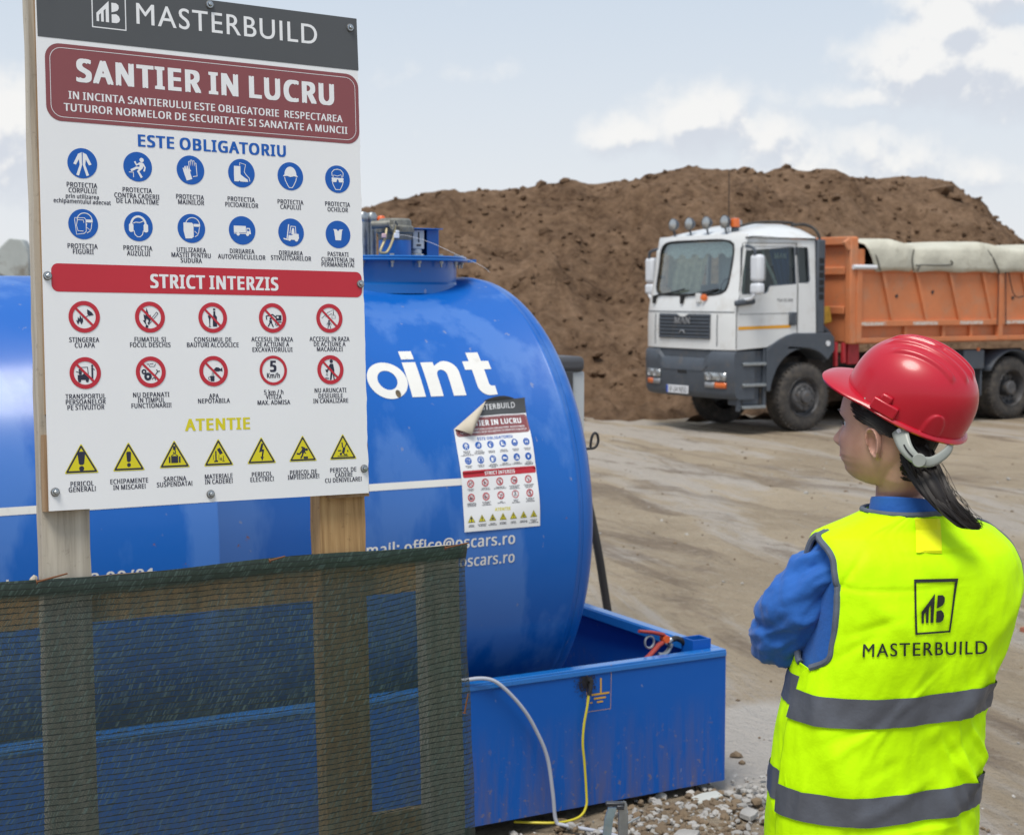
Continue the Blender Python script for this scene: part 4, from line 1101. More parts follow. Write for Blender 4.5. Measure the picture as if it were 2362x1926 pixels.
def blue_paint(name, col, zdirt=None, rough=.32, coat=.25, fade=.0):
    m = bpy.data.materials.new(name)
    m.use_nodes = True
    t = m.node_tree
    L = t.links
    b = t.nodes['Principled BSDF']
    b.inputs['Coat Weight'].default_value = coat
    b.inputs['Specular IOR Level'].default_value = .3
    b.inputs['Coat Roughness'].default_value = .18
    tc = N(t, 'ShaderNodeTexCoord')
    ob = tc.outputs['Object']

    def nz(scale, detail=6, rough_=.6, vec=None, sc=None):
        n = N(t, 'ShaderNodeTexNoise')
        n.inputs['Scale'].default_value = scale; n.inputs['Detail'].default_value = detail; n.inputs['Roughness'].default_value = rough_
        if sc:
            mp = N(t, 'ShaderNodeMapping'); mp.inputs['Scale'].default_value = sc
            L.new(ob, mp.inputs['Vector']); L.new(mp.outputs[0], n.inputs['Vector'])
        else:
            L.new(ob, n.inputs['Vector'])
        return n.outputs[0]

    def rng(x, a, b_, c=0., d=1.):
        r = N(t, 'ShaderNodeMapRange')
        r.inputs[1].default_value, r.inputs[2].default_value, r.inputs[3].default_value, r.inputs[4].default_value = a, b_, c, d
        L.new(x, r.inputs[0]); return r.outputs[0]

    def mul(a, b_):
        n = N(t, 'ShaderNodeMath', operation='MULTIPLY')
        for i, q in enumerate((a, b_)):
            if isinstance(q, (int, float)): n.inputs[i].default_value = q
            else: L.new(q, n.inputs[i])
        return n.outputs[0]

    def mix(f, a, b_):
        n = N(t, 'ShaderNodeMix', data_type='RGBA')
        L.new(f, n.inputs[0])
        if isinstance(a, tuple): n.inputs[6].default_value = (*a, 1)
        else: L.new(a, n.inputs[6])
        n.inputs[7].default_value = (*b_, 1)
        return n.outputs[2]
    cur = mix(rng(nz(1.3, 5), .35, .7, 0, .5), col, (col[0] + .01, col[1] * 1.25, col[2] * 1.12))
    sep = N(t, 'ShaderNodeSeparateXYZ')
    L.new(ob, sep.inputs[0])
    if fade:
        # chalky sun-bleached patches with drip edges
        cur = mix(mul(rng(nz(1.0, 6, .55, sc=(2.6, 2.6, .9)), .50, .56), fade), cur, (.13, .27, .60))
    # small scratches and paint chips
    cur = mix(mul(rng(nz(26, 3, .5, sc=(1, 1, .6)), .71, .74), .55), cur, (.22, .25, .36))
    cur = mix(mul(rng(nz(15, 7, .7), .69, .72), .8), cur, (.20, .075, .03))
    if zdirt:
        h = rng(sep.outputs[2], zdirt, 0.02)
        streak = rng(nz(1, 7, .7, sc=(16, 16, 1.6)), .42, .62)
        cur = mix(mul(mul(h, streak), .75), cur, (.11, .10, .17))
        spots = rng(nz(34, 4, .6), .60, .66)
        cur = mix(mul(mul(h, spots), .8), cur, (.19, .15, .15))
        edge_ = rng(sep.outputs[2], .035, .0)
        cur = mix(mul(edge_, rng(nz(20, 4), .35, .6)), cur, (.14, .10, .075))
    L.new(cur, b.inputs['Base Color'])
    L.new(rng(nz(3, 5), .3, .7, rough - .08, rough + .14), b.inputs['Roughness'])
    bp = N(t, 'ShaderNodeBump'); bp.inputs['Distance'].default_value = .003; bp.inputs['Strength'].default_value = .5
    L.new(nz(2.2, 3), bp.inputs['Height']); L.new(bp.outputs[0], b.inputs['Normal'])
    return m


m_tray = blue_paint('tray_blue_paint', (.0, .086, .40), zdirt=.42, rough=.5, coat=.0)
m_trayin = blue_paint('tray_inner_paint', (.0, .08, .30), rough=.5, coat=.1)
m_tank = blue_paint('tank_blue_paint', (.0, .098, .43), rough=.40, fade=.34, coat=.36)
m_tanktop = blue_paint('collar_blue_paint', (.0, .115, .42), rough=.38, coat=.4)
m_rimsheen = blue_paint('tray_rim_sky_sheen', (.01, .15, .50), rough=.3, coat=.9)  # tray blue made paler: sky reflection on the rim put into the colour
m_vinyl = mat('white_vinyl', (.72, .72, .69), .45, var=.04, dirt=(.45, .43, .38), dscale=14, dth=(.62, .8))
m_goldvinyl = mat('amber_vinyl', (.62, .34, .02), .45, dirt=(.05, .08, .2), dscale=60, dth=(.66, .7))
m_black = mat('black_rubber', (.018, .018, .020), .5, var=.1, vscale=20)
m_steel = mat('galvanised_steel', (.36, .39, .41), .42, metal=.85, var=.15, vscale=22, rvar=.1, dirt=(.16, .17, .17), dscale=30)
m_grey_cable = mat('grey_cable_sheath', (.40, .43, .50), .45)
m_earthwire = mat('earth_wire_yellow', (.58, .50, .03), .4)
m_soot = mat('soot_stain', (.018, .018, .028), .8)

# frame of the tank and its tray: x along the tank, y away from the camera, z up
B0 = V((.8616, 6.2066, 0))
tt = V((.8737, .4865, 0)).normalized()
tn = V((-tt.y, tt.x, 0))
TANK_M = Matrix(((tt.x, tn.x, 0, B0.x), (tt.y, tn.y, 0, B0.y), (0, 0, 1, B0.z), (0, 0, 0, 1)))
TO, TR, TZ, TE = 1.0, .955, 1.11, -.585
TLEN = 4.6
tray = thing('spill_tray', 'open blue steel spill tray holding the fuel tank, streaked with mud', 'tray', TANK_M)
TRX0, TRY1, TRH = -5.6, 2.02, .568
mb = MB()
mb.box((TRX0 / 2, .004, .30), (-TRX0, .008, .53))
mb.build('front_wall', m_tray, tray)
mb = MB(); mb.box((-.004, TRY1 / 2, .30), (.008, TRY1 - .016, .53)); mb.build('end_wall', m_tray, tray)
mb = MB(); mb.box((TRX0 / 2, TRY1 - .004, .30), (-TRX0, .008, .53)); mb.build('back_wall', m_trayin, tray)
mb = MB(); mb.box((TRX0 + .004, TRY1 / 2, .30), (.008, TRY1 - .016, .53)); mb.build('end_wall', m_tray, tray)
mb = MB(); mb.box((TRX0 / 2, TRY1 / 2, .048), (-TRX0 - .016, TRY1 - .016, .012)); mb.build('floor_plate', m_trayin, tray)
mb = MB()
mb.box((TRX0 / 2, .021, .569), (-TRX0, .046, .010)); mb.box((TRX0 / 2, -.0030, .556), (-TRX0, .005, .020))
mb.box((TRX0 / 2, .046, .550), (-TRX0, .006, .040))
mb.box((-.021, TRY1 / 2, .5695), (.046, TRY1 - .09, .010)); mb.box((-.046, TRY1 / 2, .550), (.006, TRY1 - .10, .040))
mb.box((TRX0 / 2, TRY1 - .021, .569), (-TRX0, .046, .010))
mb.build('rim', m_rimsheen, tray, bevel=.003)
mb = MB()
mb.prism([[(-.128, .048), (-.040, .048), (-.040, .128), (-.128, .128)], [(-.120, .056), (-.120, .120), (-.048, .120), (-.048, .056)]], lambda x, y, z: V((x, y, z)), .06, .612)
mb.build('post_socket', m_tray, tray)
mb = MB()
for x in (-.35, -1.6, -2.9, -4.2, -5.3):
    mb.box((x, 1.0, .017), (.12, 1.86, .034))
mb.build('skid', mat('rusty_channel', (.12, .085, .06), .8, var=.3), tray)
# earth terminal, plate mark
mb = MB()
mb.cyl((-.654, -.001, .528), (-.654, -.03, .528), .009, n=6); mb.cyl((-.654, -.010, .528), (-.654, -.013, .528), .014, n=16)
mb.tube([(-.654, -.022, .52), (-.656, -.024, .50), (-.662, -.022, .474)], .0085, 10)
mb.build('earth_terminal', m_black, tray)
mb = MB()
f2 = lambda x, y, z: V((x, -.0012 - z, y))
for k, (x0, z0, x1, z1) in enumerate(((-.5995, .470, -.5925, .528), (-.638, .463, -.557, .470), (-.627, .447, -.573, .454), (-.6135, .4325, -.586, .4390))):
    mb.prism([[(x0, z0), (x1, z0), (x1, z1), (x0, z1)]], f2, None, .0004)
mb.prism([[(-.645, .434), (-.634, .434), (-.634, .439), (-.645, .439)]], f2, None, .0004)
mb.prism([[(-.662, .402), (-.550, .402), (-.548, .548), (-.660, .548)], [(-.6605, .4035), (-.6585, .5465), (-.5495, .5465), (-.5515, .4035)]], f2, None, .0002)
mb.build('earth_symbol', m_goldvinyl, tray, merge=False, angle=None)
# scorched ring round the terminal: many small flecks of soot, thinning outwards
mb = MB()
rg = random.Random(4)
mb.prism([[( -.663 + (.017 + .004 * fbm((k, 2, 2), 2)) * math.cos(k * .2618), .521 + (.019 + .004 * fbm((k, 7, 2), 2)) * math.sin(k * .2618)) for k in range(24)]], f2, None, .0004)
for k in range(900):
    a = rg.uniform(0, 6.283); r = abs(rg.gauss(0, .026))
    if r > .058: continue
    x, z = -.664 + math.cos(a) * r, .520 + math.sin(a) * r * 1.05
    if z > .543: continue
    q = rg.uniform(.0010, .0030)
    mb.prism([disc(x, z, q, 7)], f2, None, .00045 + k * 4e-6)
mb.build('soot_stain', m_soot, tray, merge=False, angle=None)

# ------------------------------------------------------------------ fuel tank
tank = thing('fuel_tank', 'big blue cylindrical fuel tank with domed end and white lettering', 'tank', TANK_M)


def cyl_pt(e, s, h=0.0):
    a = s / TR
    return V((e, TO - (TR + h) * math.cos(a), TZ + (TR + h) * math.sin(a)))


AX = V((1, 0, 0))
mb = MB()
prof = [(TR, -TLEN), (TR, -2.1005 + TE * 0), (TR + .0045, -2.097), (TR + .0045, -2.090), (TR, -2.0865), (TR, TE - .100), (TR + .0035, TE - .096), (TR + .0045, TE - .088), (TR + .0035, TE - .080), (TR, TE - .076), (TR, TE - .065)]
mb.lathe(prof, (0, TO, TZ), AX, 128)
mb.build('shell', m_tank, tank, angle=60)
dome = [(TR, TE - .064)]
for i in range(1, 9):
    a = i / 8 * math.pi / 2
    dome.append((TR - .10 + .10 * math.cos(a), TE - .064 + .085 * math.sin(a)))
for i in range(1, 13):
    r = (TR - .10) * (1 - i / 12)
    dome.append((max(r, .0001), TE + .021 + .13 * (1 - (r / (TR - .10))**2)))
mb = MB(); mb.lathe(dome, (0, TO, TZ), AX, 128); mb.build('domed_end', m_tank, tank, angle=60)
mb = MB(); mb.lathe([(r, -(h - TE + .064) - TLEN) for r, h in dome], (0, TO, TZ), AX, 96); mb.build('domed_end', m_tank, tank, angle=60)
mb = MB()
for x in (-1.3, -3.6):
    mb = MB()
    mb.prism([[(.35, .055), (1.65, .055), (1.65, .42)] + [(TO + (TR + .004) * math.sin(R(a)), TZ - (TR + .004) * math.cos(R(a))) for a in range(42, -43, -6)] + [(.35, .42)]],
             lambda a, b, c: V((x + c, a, b)), -.04, .04)
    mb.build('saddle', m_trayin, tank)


def on_tank(shapes_list, name, m, h=.0012, cut=.03, parent=None, clip=None):
    """printed shapes wrapped round the shell; coordinates are (along axis, arc length)"""
    mb_ = MB()
    for i_, g in enumerate(shapes_list):
        mb_.prism(g, lambda x, y, z: V((x, y, z)), None, (i_ % 23) * 2e-5)
    me_ = bpy.data.meshes.new(name)
    me_.from_pydata(mb_.v, [], mb_.f)
    bm = bmesh.new(); bm.from_mesh(me_)
    ys = [v.co.y for v in bm.verts]
    y = math.floor(min(ys) / cut) * cut
    while y < max(ys):
        bmesh.ops.bisect_plane(bm, geom=bm.verts[:] + bm.edges[:] + bm.faces[:], plane_co=(0, y, 0), plane_no=(0, 1, 0))
        y += cut
    for v in bm.verts:
        v.co = cyl_pt(v.co.x, v.co.y, h + v.co.z)
    bm.to_mesh(me_); bm.free()
    me_.materials.append(m)
    o = bpy.data.objects.new(name, me_)
    scene.collection.objects.link(o)
    o.parent = parent or tank
    return o


# large lettering, built as plain heavy strokes: o i n t
def ring(cx, cy, rx, ry, wx, wy):
    return [disc(cx, cy, rx, 40, ry), disc(cx, cy, rx - wx, 32, ry - wy)[::-1]]


big = []
big.append(ring(-1.3795, .6130, .0795, .0805, .0285 + .012, .030 + .008))
big.append([[(-1.2985, .537), (-1.2435, .537), (-1.2435, .692), (-1.2985, .692)]])
big.append([[(-1.2960, .706), (-1.2435, .706), (-1.2435, .746), (-1.2960, .746)]])
n_out = [(-1.2225, .537), (-1.2225, .690), (-1.172, .690), (-1.1705, .672)] + [(-1.124 + .049 * math.cos(R(a)), .640 + .054 * math.sin(R(a))) for a in range(122, -1, -12)] + [(-1.075, .537), (-1.1275, .537), (-1.1275, .628)] + \
        [(-1.149 + .0215 * math.cos(R(a)), .628 + .026 * math.sin(R(a))) for a in range(12, 181, 24)] + [(-1.1705, .537)]
big.append([n_out])
big.append([[(-1.0175, .733), (-1.0175, .690), (-1.046, .690), (-1.046, .650), (-1.0175, .650), (-1.0175, .590)] + [(-.972 + .0455 * math.cos(R(a)), .580 + .046 * math.sin(R(a))) for a in range(190, 272, 13)] +
            [(-.942, .536), (-.942, .575), (-.958, .575)] + [(-.955 + .010 * math.cos(R(a)), .587 + .012 * math.sin(R(a))) for a in range(260, 179, -20)] + [(-.965, .650), (-.934, .650), (-.934, .690), (-.965, .690), (-.965, .733)]])
big.append([[(-1.6, .537), (-1.545, .537), (-1.545, .692), (-1.6, .692)]])
on_tank(big, 'large_lettering', m_vinyl)
on_tank([[[(-TLEN + .05, .191), (-1.140, .191), (-1.140, .2165), (-TLEN + .05, .2165)]]], 'white_stripe', m_vinyl, cut=.05)
def tank_text(s, right, base, cap, width):
    cs = text2d(s, 0, 0, width, cap, .036)
    small = []
    for g in cs:
        small.append([[(right - width / 2 + x, base - y) for x, y in c] for c in g])
    on_tank(small, 'small_lettering', m_vinyl)


tank_text('E-mail: office@oscars.ro', -.9485, -.040, .043, .655)
tank_text('www.oscars.ro', -.9480, -.111, .043, .372)
tank_text('Tel.: 021 222 00/01', -2.322, -.058, .044, .545)
# chip in the paint of the o
ch = [(-1.352 + .011 * math.cos(a / 9 * 6.283) * (1 + .3 * fbm((a, 1, 1), 2)), .5535 + .0165 * math.sin(a / 9 * 6.283) * (1 + .3 * fbm((a, 5, 1), 2))) for a in range(9)]
on_tank([[ch]], 'paint_chip', mat('chipped_rust', (.11, .085, .05), .8, var=.5, vscale=90), h=.0019)

# manhole collar and fittings on top
CX, CY = -1.09, 1.0
FZ = 2.130
mb = MB(); mb.lathe([(.345, 1.99), (.345, FZ)], (CX, CY, 0), (0, 0, 1), 64); mb.lathe([(.36, 2.0), (.356, 2.035), (.346, 2.045)], (CX, CY, 0), (0, 0, 1), 64)
mb.build('manhole_collar', m_tanktop, tank)
mb = MB()
mb.lathe([(.33, FZ), (.392, FZ), (.394, FZ + .004), (.392, FZ + .010), (.33, FZ + .010), (.33, FZ)], (CX, CY, 0), (0, 0, 1), 64)
mb.lathe([(.0, FZ + .0105), (.386, FZ + .0105), (.388, FZ + .016), (.384, FZ + .020), (0, FZ + .020)], (CX, CY, 0), (0, 0, 1), 64)
mb.box((CX + .41, CY, FZ + .008), (.09, .11, .012))
mb.build('flange', m_tanktop, tank)
for k in range(20):
    mb = MB()
    a = 2 * math.pi * (k + .3) / 20
    p = V((CX + .368 * math.cos(a), CY + .368 * math.sin(a), 0))
    mb.cyl(p + V((0, 0, FZ + .02)), p + V((0, 0, FZ + .027)), .0085, n=6)
    mb.cyl(p + V((0, 0, FZ - .026)), p + V((0, 0, FZ)), .0045, n=8)
    mb.cyl(p + V((0, 0, FZ - .011)), p + V((0, 0, FZ - .001)), .0085, n=6)
    mb.build('flange_bolt', m_steel, tank)
m_grim = mat('grimy_alloy', (.19, .19, .17), .55, metal=.35, var=.35, vscale=30, dirt=(.06, .055, .045), dscale=25)
mb = MB()
mb.lathe([(.068, FZ + .02), (.068, FZ + .092)], (-1.005, .97, 0), (0, 0, 1), 32)
mb.build('riser_pipe', m_tanktop, tank)
mb = MB()
mb.lathe([(.066, FZ + .085), (.070, FZ + .095), (.071, FZ + .118), (.078, FZ + .120), (.078, FZ + .146), (.070, FZ + .150), (.068, FZ + .172), (.060, FZ + .180), (0, FZ + .181)], (-1.005, .97, 0), (0, 0, 1), 32)
for k in range(16):
    a = 2 * math.pi * k / 16
    mb.box((-1.005 + .077 * math.cos(a), .97 + .077 * math.sin(a), FZ + .133), (.006, .012, .024), rot=Matrix.Rotation(a, 3, 'Z'))
mb.build('coupling_cap', m_grim, tank, bevel=.002)
mb = MB()
mb.lathe([(.02, FZ + .17), (.024, FZ + .18), (.024, FZ + .195), (.016, FZ + .210), (0, FZ + .214)], (-1.093, 1.1, 0), (0, 0, 1), 20)
mb.lathe([(.02, FZ + .02), (.02, FZ + .19)], (-1.093, 1.1, 0), (0, 0, 1), 16)
mb.build('breather_cap', m_steel, tank)
mb = MB()
mb.lathe([(.02, FZ + .17), (.024, FZ + .18), (.024, FZ + .195), (.016, FZ + .210), (0, FZ + .214)], (-1.044, 1.12, 0), (0, 0, 1), 20)
mb.lathe([(.02, FZ + .02), (.02, FZ + .19)], (-1.044, 1.12, 0), (0, 0, 1), 16)
mb.build('breather_cap', m_steel, tank)
mb = MB(); mb.lathe([(.016, FZ + .15), (.019, FZ + .17), (.019, FZ + .188), (.012, FZ + .198), (0, FZ + .200)], (-.999, 1.12, 0), (0, 0, 1), 20)
mb.build('orange_cap', mat('orange_plastic', (.75, .13, .03), .45), tank)
# clamp lever, seal tags, wire
mb = MB()
mb.tube(spline([(-1.075, .90, FZ + .135), (-1.09, .885, FZ + .09), (-1.115, .875, FZ + .042), (-1.100, .873, FZ + .034), (-1.08, .875, FZ + .045), (-1.05, .885, FZ + .10), (-1.04, .895, FZ + .145)], 6), .006, 8)
mb.build('clamp_lever', mat('brassy_steel', (.42, .36, .22), .45, metal=.6), tank)
mb = MB()
mb.cyl((-1.13, .93, FZ + .15), (-1.06, .90, FZ + .155), .017, n=14)
mb.tube(spline([(-1.075, .89, FZ + .16), (-1.055, .885, FZ + .13), (-1.045, .885, FZ + .165), (-1.03, .89, FZ + .15)], 6), .004, 6)
mb.build('clamp_body', m_grim, tank)
mb = MB(); mb.box((-1.043, .872, FZ + .106), (.022, .010, .02)); mb.box((-1.040, .871, FZ + .122), (.014, .009, .012)); mb.build('seal_tag', mat('white_tag', (.70, .73, .78), .4), tank, bevel=.002)
mb = MB(); mb.box((-1.098, .876, FZ + .105), (.018, .012, .018)); mb.build('seal_tag', mat('pink_tag', (.62, .42, .45), .4), tank, bevel=.003)
mb = MB(); mb.tube(spline([(-1.03, .87, FZ + .108), (-1.0, .86, FZ + .106), (-.93, .80, FZ + .08), (-.86, .70, FZ + .03), (-.78, .62, FZ - .02), (-.755, .6, FZ - .045)], 8), .0008, 5)
mb.build('seal_wire', mat('nylon_line', (.6, .6, .6), .4), tank)
# gauge under a folded blue hood
mb = MB()
ST = .004
mb.box((-.948 + .0, 1.03, FZ + .080), (.004, .16, .118)); mb.box((-.870, 1.03, FZ + .1405), (.160, .162, .004))
mb.box((-.816, .998, FZ + .080), (.056, .004, .118)); mb.box((-.79, 1.06, FZ + .08), (.004, .1, .118)); mb.box((-.868, 1.11, FZ + .08), (.156, .004, .118))
mb.build('gauge_hood', m_tanktop, tank, bevel=.0015)
mb = MB(); mb.box((-.893, 1.0, FZ + .096), (.054, .05, .080)); mb.cyl((-.893, 1.0, FZ + .036), (-.893, 1.0, FZ + .056), .024, n=20); mb.cyl((-.893, 1.0, FZ + .02), (-.893, 1.0, FZ + .036), .033, n=20)
mb.build('level_gauge', mat('gauge_casing', (.52, .55, .56), .4), tank, bevel=.004)
mb = MB(); mb.box((-.893, .9735, FZ + .106), (.005, .002, .042)); mb.box((-.893, .9735, FZ + .072), (.02, .002, .007))
mb.build('gauge_mark', m_black, tank)
# lifting hook on the domed end, at the back
mb = MB(); mb.tube(spline([(-.09, 1.0, 1.30), (-.03, 1.0, 1.298), (.004, 1.0, 1.303), (.020, 1.0, 1.33), (.014, 1.0, 1.36), (-.002, 1.0, 1.367), (-.016, 1.0, 1.345), (-.022, 1.0, 1.305)], 6), .0062, 8)
mb.tube([(-.5, 1.0, 1.30), (-.09, 1.0, 1.30)], .006, 8)
mb.build('hook', m_black, tank)

# ------------------------------------------------------------------ peeling poster on the tank
poster = thing('safety_poster', 'small paper safety poster peeling off the tank at its upper left corner', 'poster', TANK_M)
PW, PH = .322, .4775
PX0, PS0 = -1.1665, .4965        # top-left corner on the shell


def poster_pt(u_, v_, h=0.0):
    x = PX0 + u_ * PW + .004 * v_ + .008 * (1 - v_) * (1 - u_) * .5
    s = PS0 - v_ * PH + .010 * u_ * (1 - v_)
    lift = .003 + .020 * max(0, 1 - v_ / .16)**2 * (.4 + .6 * math.sin(u_ * 4.6 + .3)**2) + .006 * (1 - min(1, v_ / .5)) * math.sin(u_ * 7)**2 + .002 * math.sin(v_ * 14 + u_ * 3)
    return cyl_pt(x, s, lift + h)


def poster_mesh(name, shapes, mats, lift):
    mb_ = MB()
    for i_, (key, layer, cs) in enumerate(shapes):
        mb_.prism(cs, lambda x, y, z: V((x, y, z)), None, layer + (i_ % 11) * .015, mats.index(key))
    me_ = bpy.data.meshes.new(name)
    me_.from_pydata(mb_.v, [], mb_.f)
    for k in mats: me_.materials.append(ART_MATS[k])
    me_.polygons.foreach_set('material_index', mb_.m)
    bm = bmesh.new(); bm.from_mesh(me_)
    G = lambda: bm.verts[:] + bm.edges[:] + bm.faces[:]
    for k in range(1, 42):
        bmesh.ops.bisect_plane(bm, geom=G(), plane_co=(0, k * 25, 0), plane_no=(0, 1, 0))
    for k in range(1, 12):
        bmesh.ops.bisect_plane(bm, geom=G(), plane_co=(k * 60, 0, 0), plane_no=(1, 0, 0))
    # the peeled corner is folded away: cut along the fold
    bmesh.ops.bisect_plane(bm, geom=G(), plane_co=(335, 0, 0), plane_no=(-210, -335, 0), clear_outer=True)
    for v in bm.verts:
        v.co = poster_pt(v.co.x / 709, v.co.y / 1050.5, v.co.z * lift)
    bm.to_mesh(me_); bm.free()
    me_.polygons.foreach_set('use_smooth', [True] * len(me_.polygons))
    o = bpy.data.objects.new(name, me_)
    scene.collection.objects.link(o)
    o.parent = poster
    return o


poster_mesh('paper', [('white', 0, [[(0, 0), (709, 0), (709, 1050.5), (0, 1050.5)]])], ['white'], .0003)
allsh = [s for _, shapes in sign_art() for s in shapes]
poster_mesh('printing', allsh, ART_KEYS, .0005)
# curled flap, pale back of the paper
m_flap = mat('paper_back', (.50, .45, .36), .7, var=.06, vscale=12)
pn = lambda p: (p - V((p.x, TO, TZ))).normalized()
ff = lambda t: poster_pt(lerp(.0, .4725, t), lerp(.2, .0, t))
tipp = poster_pt(.19, .265, .012)
mb = MB()
rows = []
for i in range(15):
    t = i / 14
    p = ff(t)
    row = []
    for k in range(11):
        w = k / 10
        q = p.lerp(tipp, w)
        row.append(q + pn(q) * (.002 + .020 * math.sin(math.pi * min(1, w * .95 + .02)) ** .7 * (.35 + .65 * math.sin(math.pi * t))))
    rows.append(row)
mb.grid(rows)
mb.build('curled_corner', m_flap, poster, angle=None)
# dark printed edge arching up above the curl
mb = MB()
rows = []
for i in range(17):
    t = i / 16
    p0 = poster_pt(lerp(.46, .86, t), 0.0, .0004)
    lift = .016 * math.sin(math.pi * t) ** .8
    rows.append([p0 + V((-.006 * (1 - t), -lift * .4, lift)), p0 + V((0, -lift * .3, lift * .3)), p0])
mb.grid(rows)
mb.build('lifted_edge', m_char, poster, angle=None)

# ------------------------------------------------------------------ cables and small site gear


def tank_world(p): return TANK_M @ V(p)


mb = MB()
pts = [(-1.62, .10, .30), (-1.45, .06, .50), (-1.30, .02, .583), (-1.20, -.005, .592), (-1.112, -.025, .593), (-1.054, -.04, .563), (-.969, -.05, .47), (-.909, -.05, .374), (-.862, -.05, .266), (-.838, -.05, .126), (-.824, -.05, .02), (-.80, -.08, .006), (-.70, -.25, .006), (-.66, -.5, .006)]
mb.tube(spline(pts, 8), .0072, 10)
tag(mb.build('power_cable', m_grey_cable, None), 'pale grey power cable looping over the tray rim down to the gravel', 'cable').matrix_world = TANK_M
mb = MB()
pts = [(-.663, -.022, .476), (-.670, -.022, .43), (-.683, -.02, .36), (-.688, -.02, .289), (-.681, -.02, .22), (-.676, -.022, .149), (-.674, -.025, .09), (-.677, -.03, .05), (-.70, -.035, .018), (-.75, -.04, .006), (-.83, -.03, .006), (-.95, .05, .006)]
mb.tube(spline(pts, 8), .0048, 8)
tag(mb.build('earth_wire', m_earthwire, None), 'thin yellow and green earth wire hanging down the tray front', 'wire').matrix_world = TANK_M

clamp = thing('earthing_clamp', 'red spring clamp with steel jaws resting on the tray corner', 'clamp', TANK_M)
m_redh = mat('worn_red_paint', (.32, .035, .025), .45, var=.25, vscale=60, dirt=(.12, .04, .03), dscale=60)
O1 = V((-.245, .12, .598))
mb = MB(); mb.tube([O1 + V((.035, 0, .02)), O1 + V((.02, 0, .036)), O1 + V((-.03, -.0, .050)), O1 + V((-.095, .0, .062))], [.013, .013, .011, .009], 10, flat=.7)
mb.build('handle', m_redh, clamp)
mb = MB(); mb.tube([O1 + V((.035, 0, .012)), O1 + V((.0, 0, -.005)), O1 + V((-.05, -.01, -.04)), O1 + V((-.092, -.012, -.062))], [.013, .014, .013, .010], 10, flat=.7)
mb.build('handle', m_redh, clamp)
mb = MB()
mb.tube([O1 + V((-.045 + .022 * math.cos(a * .3925), 0, .012 + .024 * math.sin(a * .3925))) for a in range(16)], .005, 8, closed=True)
mb.build('ring', m_steel, clamp)
mb = MB(); mb.cyl(O1 + V((.03, -.016, .018)), O1 + V((.03, .016, .018)), .015, n=16); mb.build('pivot', mat('orange_pivot', (.72, .11, .02), .4), clamp)
mb = MB()
mb.cyl(O1 + V((.045, 0, .0)), O1 + V((.062, 0, .012)), .012, n=12); mb.tube(spline([O1 + V((.06, 0, -.005)), O1 + V((.05, 0, -.03)), O1 + V((.02, -.01, -.045)), O1 + V((-.01, -.01, -.042))], 5), .011, 8)
mb.cyl(O1 + V((.05, -.02, -.012)), O1 + V((.05, .02, -.012)), .006, n=8)
mb.build('jaw', m_steel, clamp)
mb = MB(); mb.tube(spline([O1 + V((.06, 0, .010)), O1 + V((.09, .0, .012)), O1 + V((.125, -.005, -.012)), O1 + V((.145, -.01, -.06)), O1 + V((.13, 0, -.18)), O1 + V((.05, .1, -.52))], 7), .0115, 10)
mb.build('lead', m_black, clamp)

br = thing('steel_bracket', 'galvanised steel anchor with a bent strap, standing in gravel before the tray', 'bracket', Matrix.Translation((.335, 4.79, 0)))
m_bz = mat('bluish_zinc', (.27, .36, .40), .45, metal=.6, var=.2, vscale=20, dirt=(.35, .37, .36), dscale=18)
mb = MB()
w = .008
mb.prism([[(0, -.35), (.026, -.35), (.026, .405), (.022, .415), (.014, .418), (.006, .414), (0, .40)], disc(.013, .403, .0045, 12)[::-1]], lambda x, y, z: V((x, z, y)), -.004, .0)
mb.box((.001, .014, .02), (.003, .03, .74)); mb.box((.0275, .014, .02), (.003, .03, .72))
mb.build('upright', m_steel, br)
mb = MB()
rows = [[V((-.048 + d, -.008, z)), V((-.022 + d, -.008, z)), V((-.022 + d, .010, z)), V((-.048 + d, .010, z))] for z, d in ((-.3, -.006), (.22, -.006), (.30, -.003), (.36, .004), (.395, .014))]
mb.grid(rows, wrap=True); mb.add(rows[-1], [(0, 1, 2, 3)])
mb.build('strap', m_bz, br)
mb = MB(); mb.box((-.012, .004, .408), (.060, .022, .010)); mb.box((.004, -.002, .398), (.024, .018, .014)); mb.build('hinge_block', mat('dark_steel', (.06, .065, .075), .4, metal=.5), br, bevel=.003)
mb = MB(); mb.cyl((.028, .0, .345), (.066, .01, .362), .0032, n=8); mb.build('pin', m_steel, br)

disp = thing('pump_cabinet', 'pale grey pump cabinet with a charcoal cap, standing behind the tank end', 'cabinet', TANK_M @ Matrix.Translation((.435, 2.45, 0)))
m_cab = mat('light_grey_casing', (.46, .49, .50), .45, var=.06, dirt=(.3, .3, .29), dscale=8)
mb = MB(); mb.box((.165, .2, .785), (.49, .4, 1.56)); mb.build('body', m_cab, disp, bevel=.01)
mb = MB(); mb.box((.155, .2, 1.605), (.50, .44, .09)); mb.build('cap', mat('charcoal_plastic', (.06, .062, .07), .5), disp, bevel=.03, seg=3)
mb = MB(); mb.box((.12, -.008, 1.2), (.41, .02, .74)); mb.build('front_panel', mat('dark_panel', (.045, .047, .052), .4), disp, bevel=.006)

mb = MB(); mb.tube(spline([(.885, 2.2, .03), (.83, 2.2, .33), (.765, 2.2, .66), (.70, 2.24, .98), (.62, 2.32, 1.22), (.56, 2.42, 1.27)], 8), .023, 14)
hs = tag(mb.build('delivery_hose', m_black, None), 'thick black delivery hose sloping down behind the tank end', 'hose')
hs.matrix_world = TANK_M
# ------------------------------------------------------------------ ground


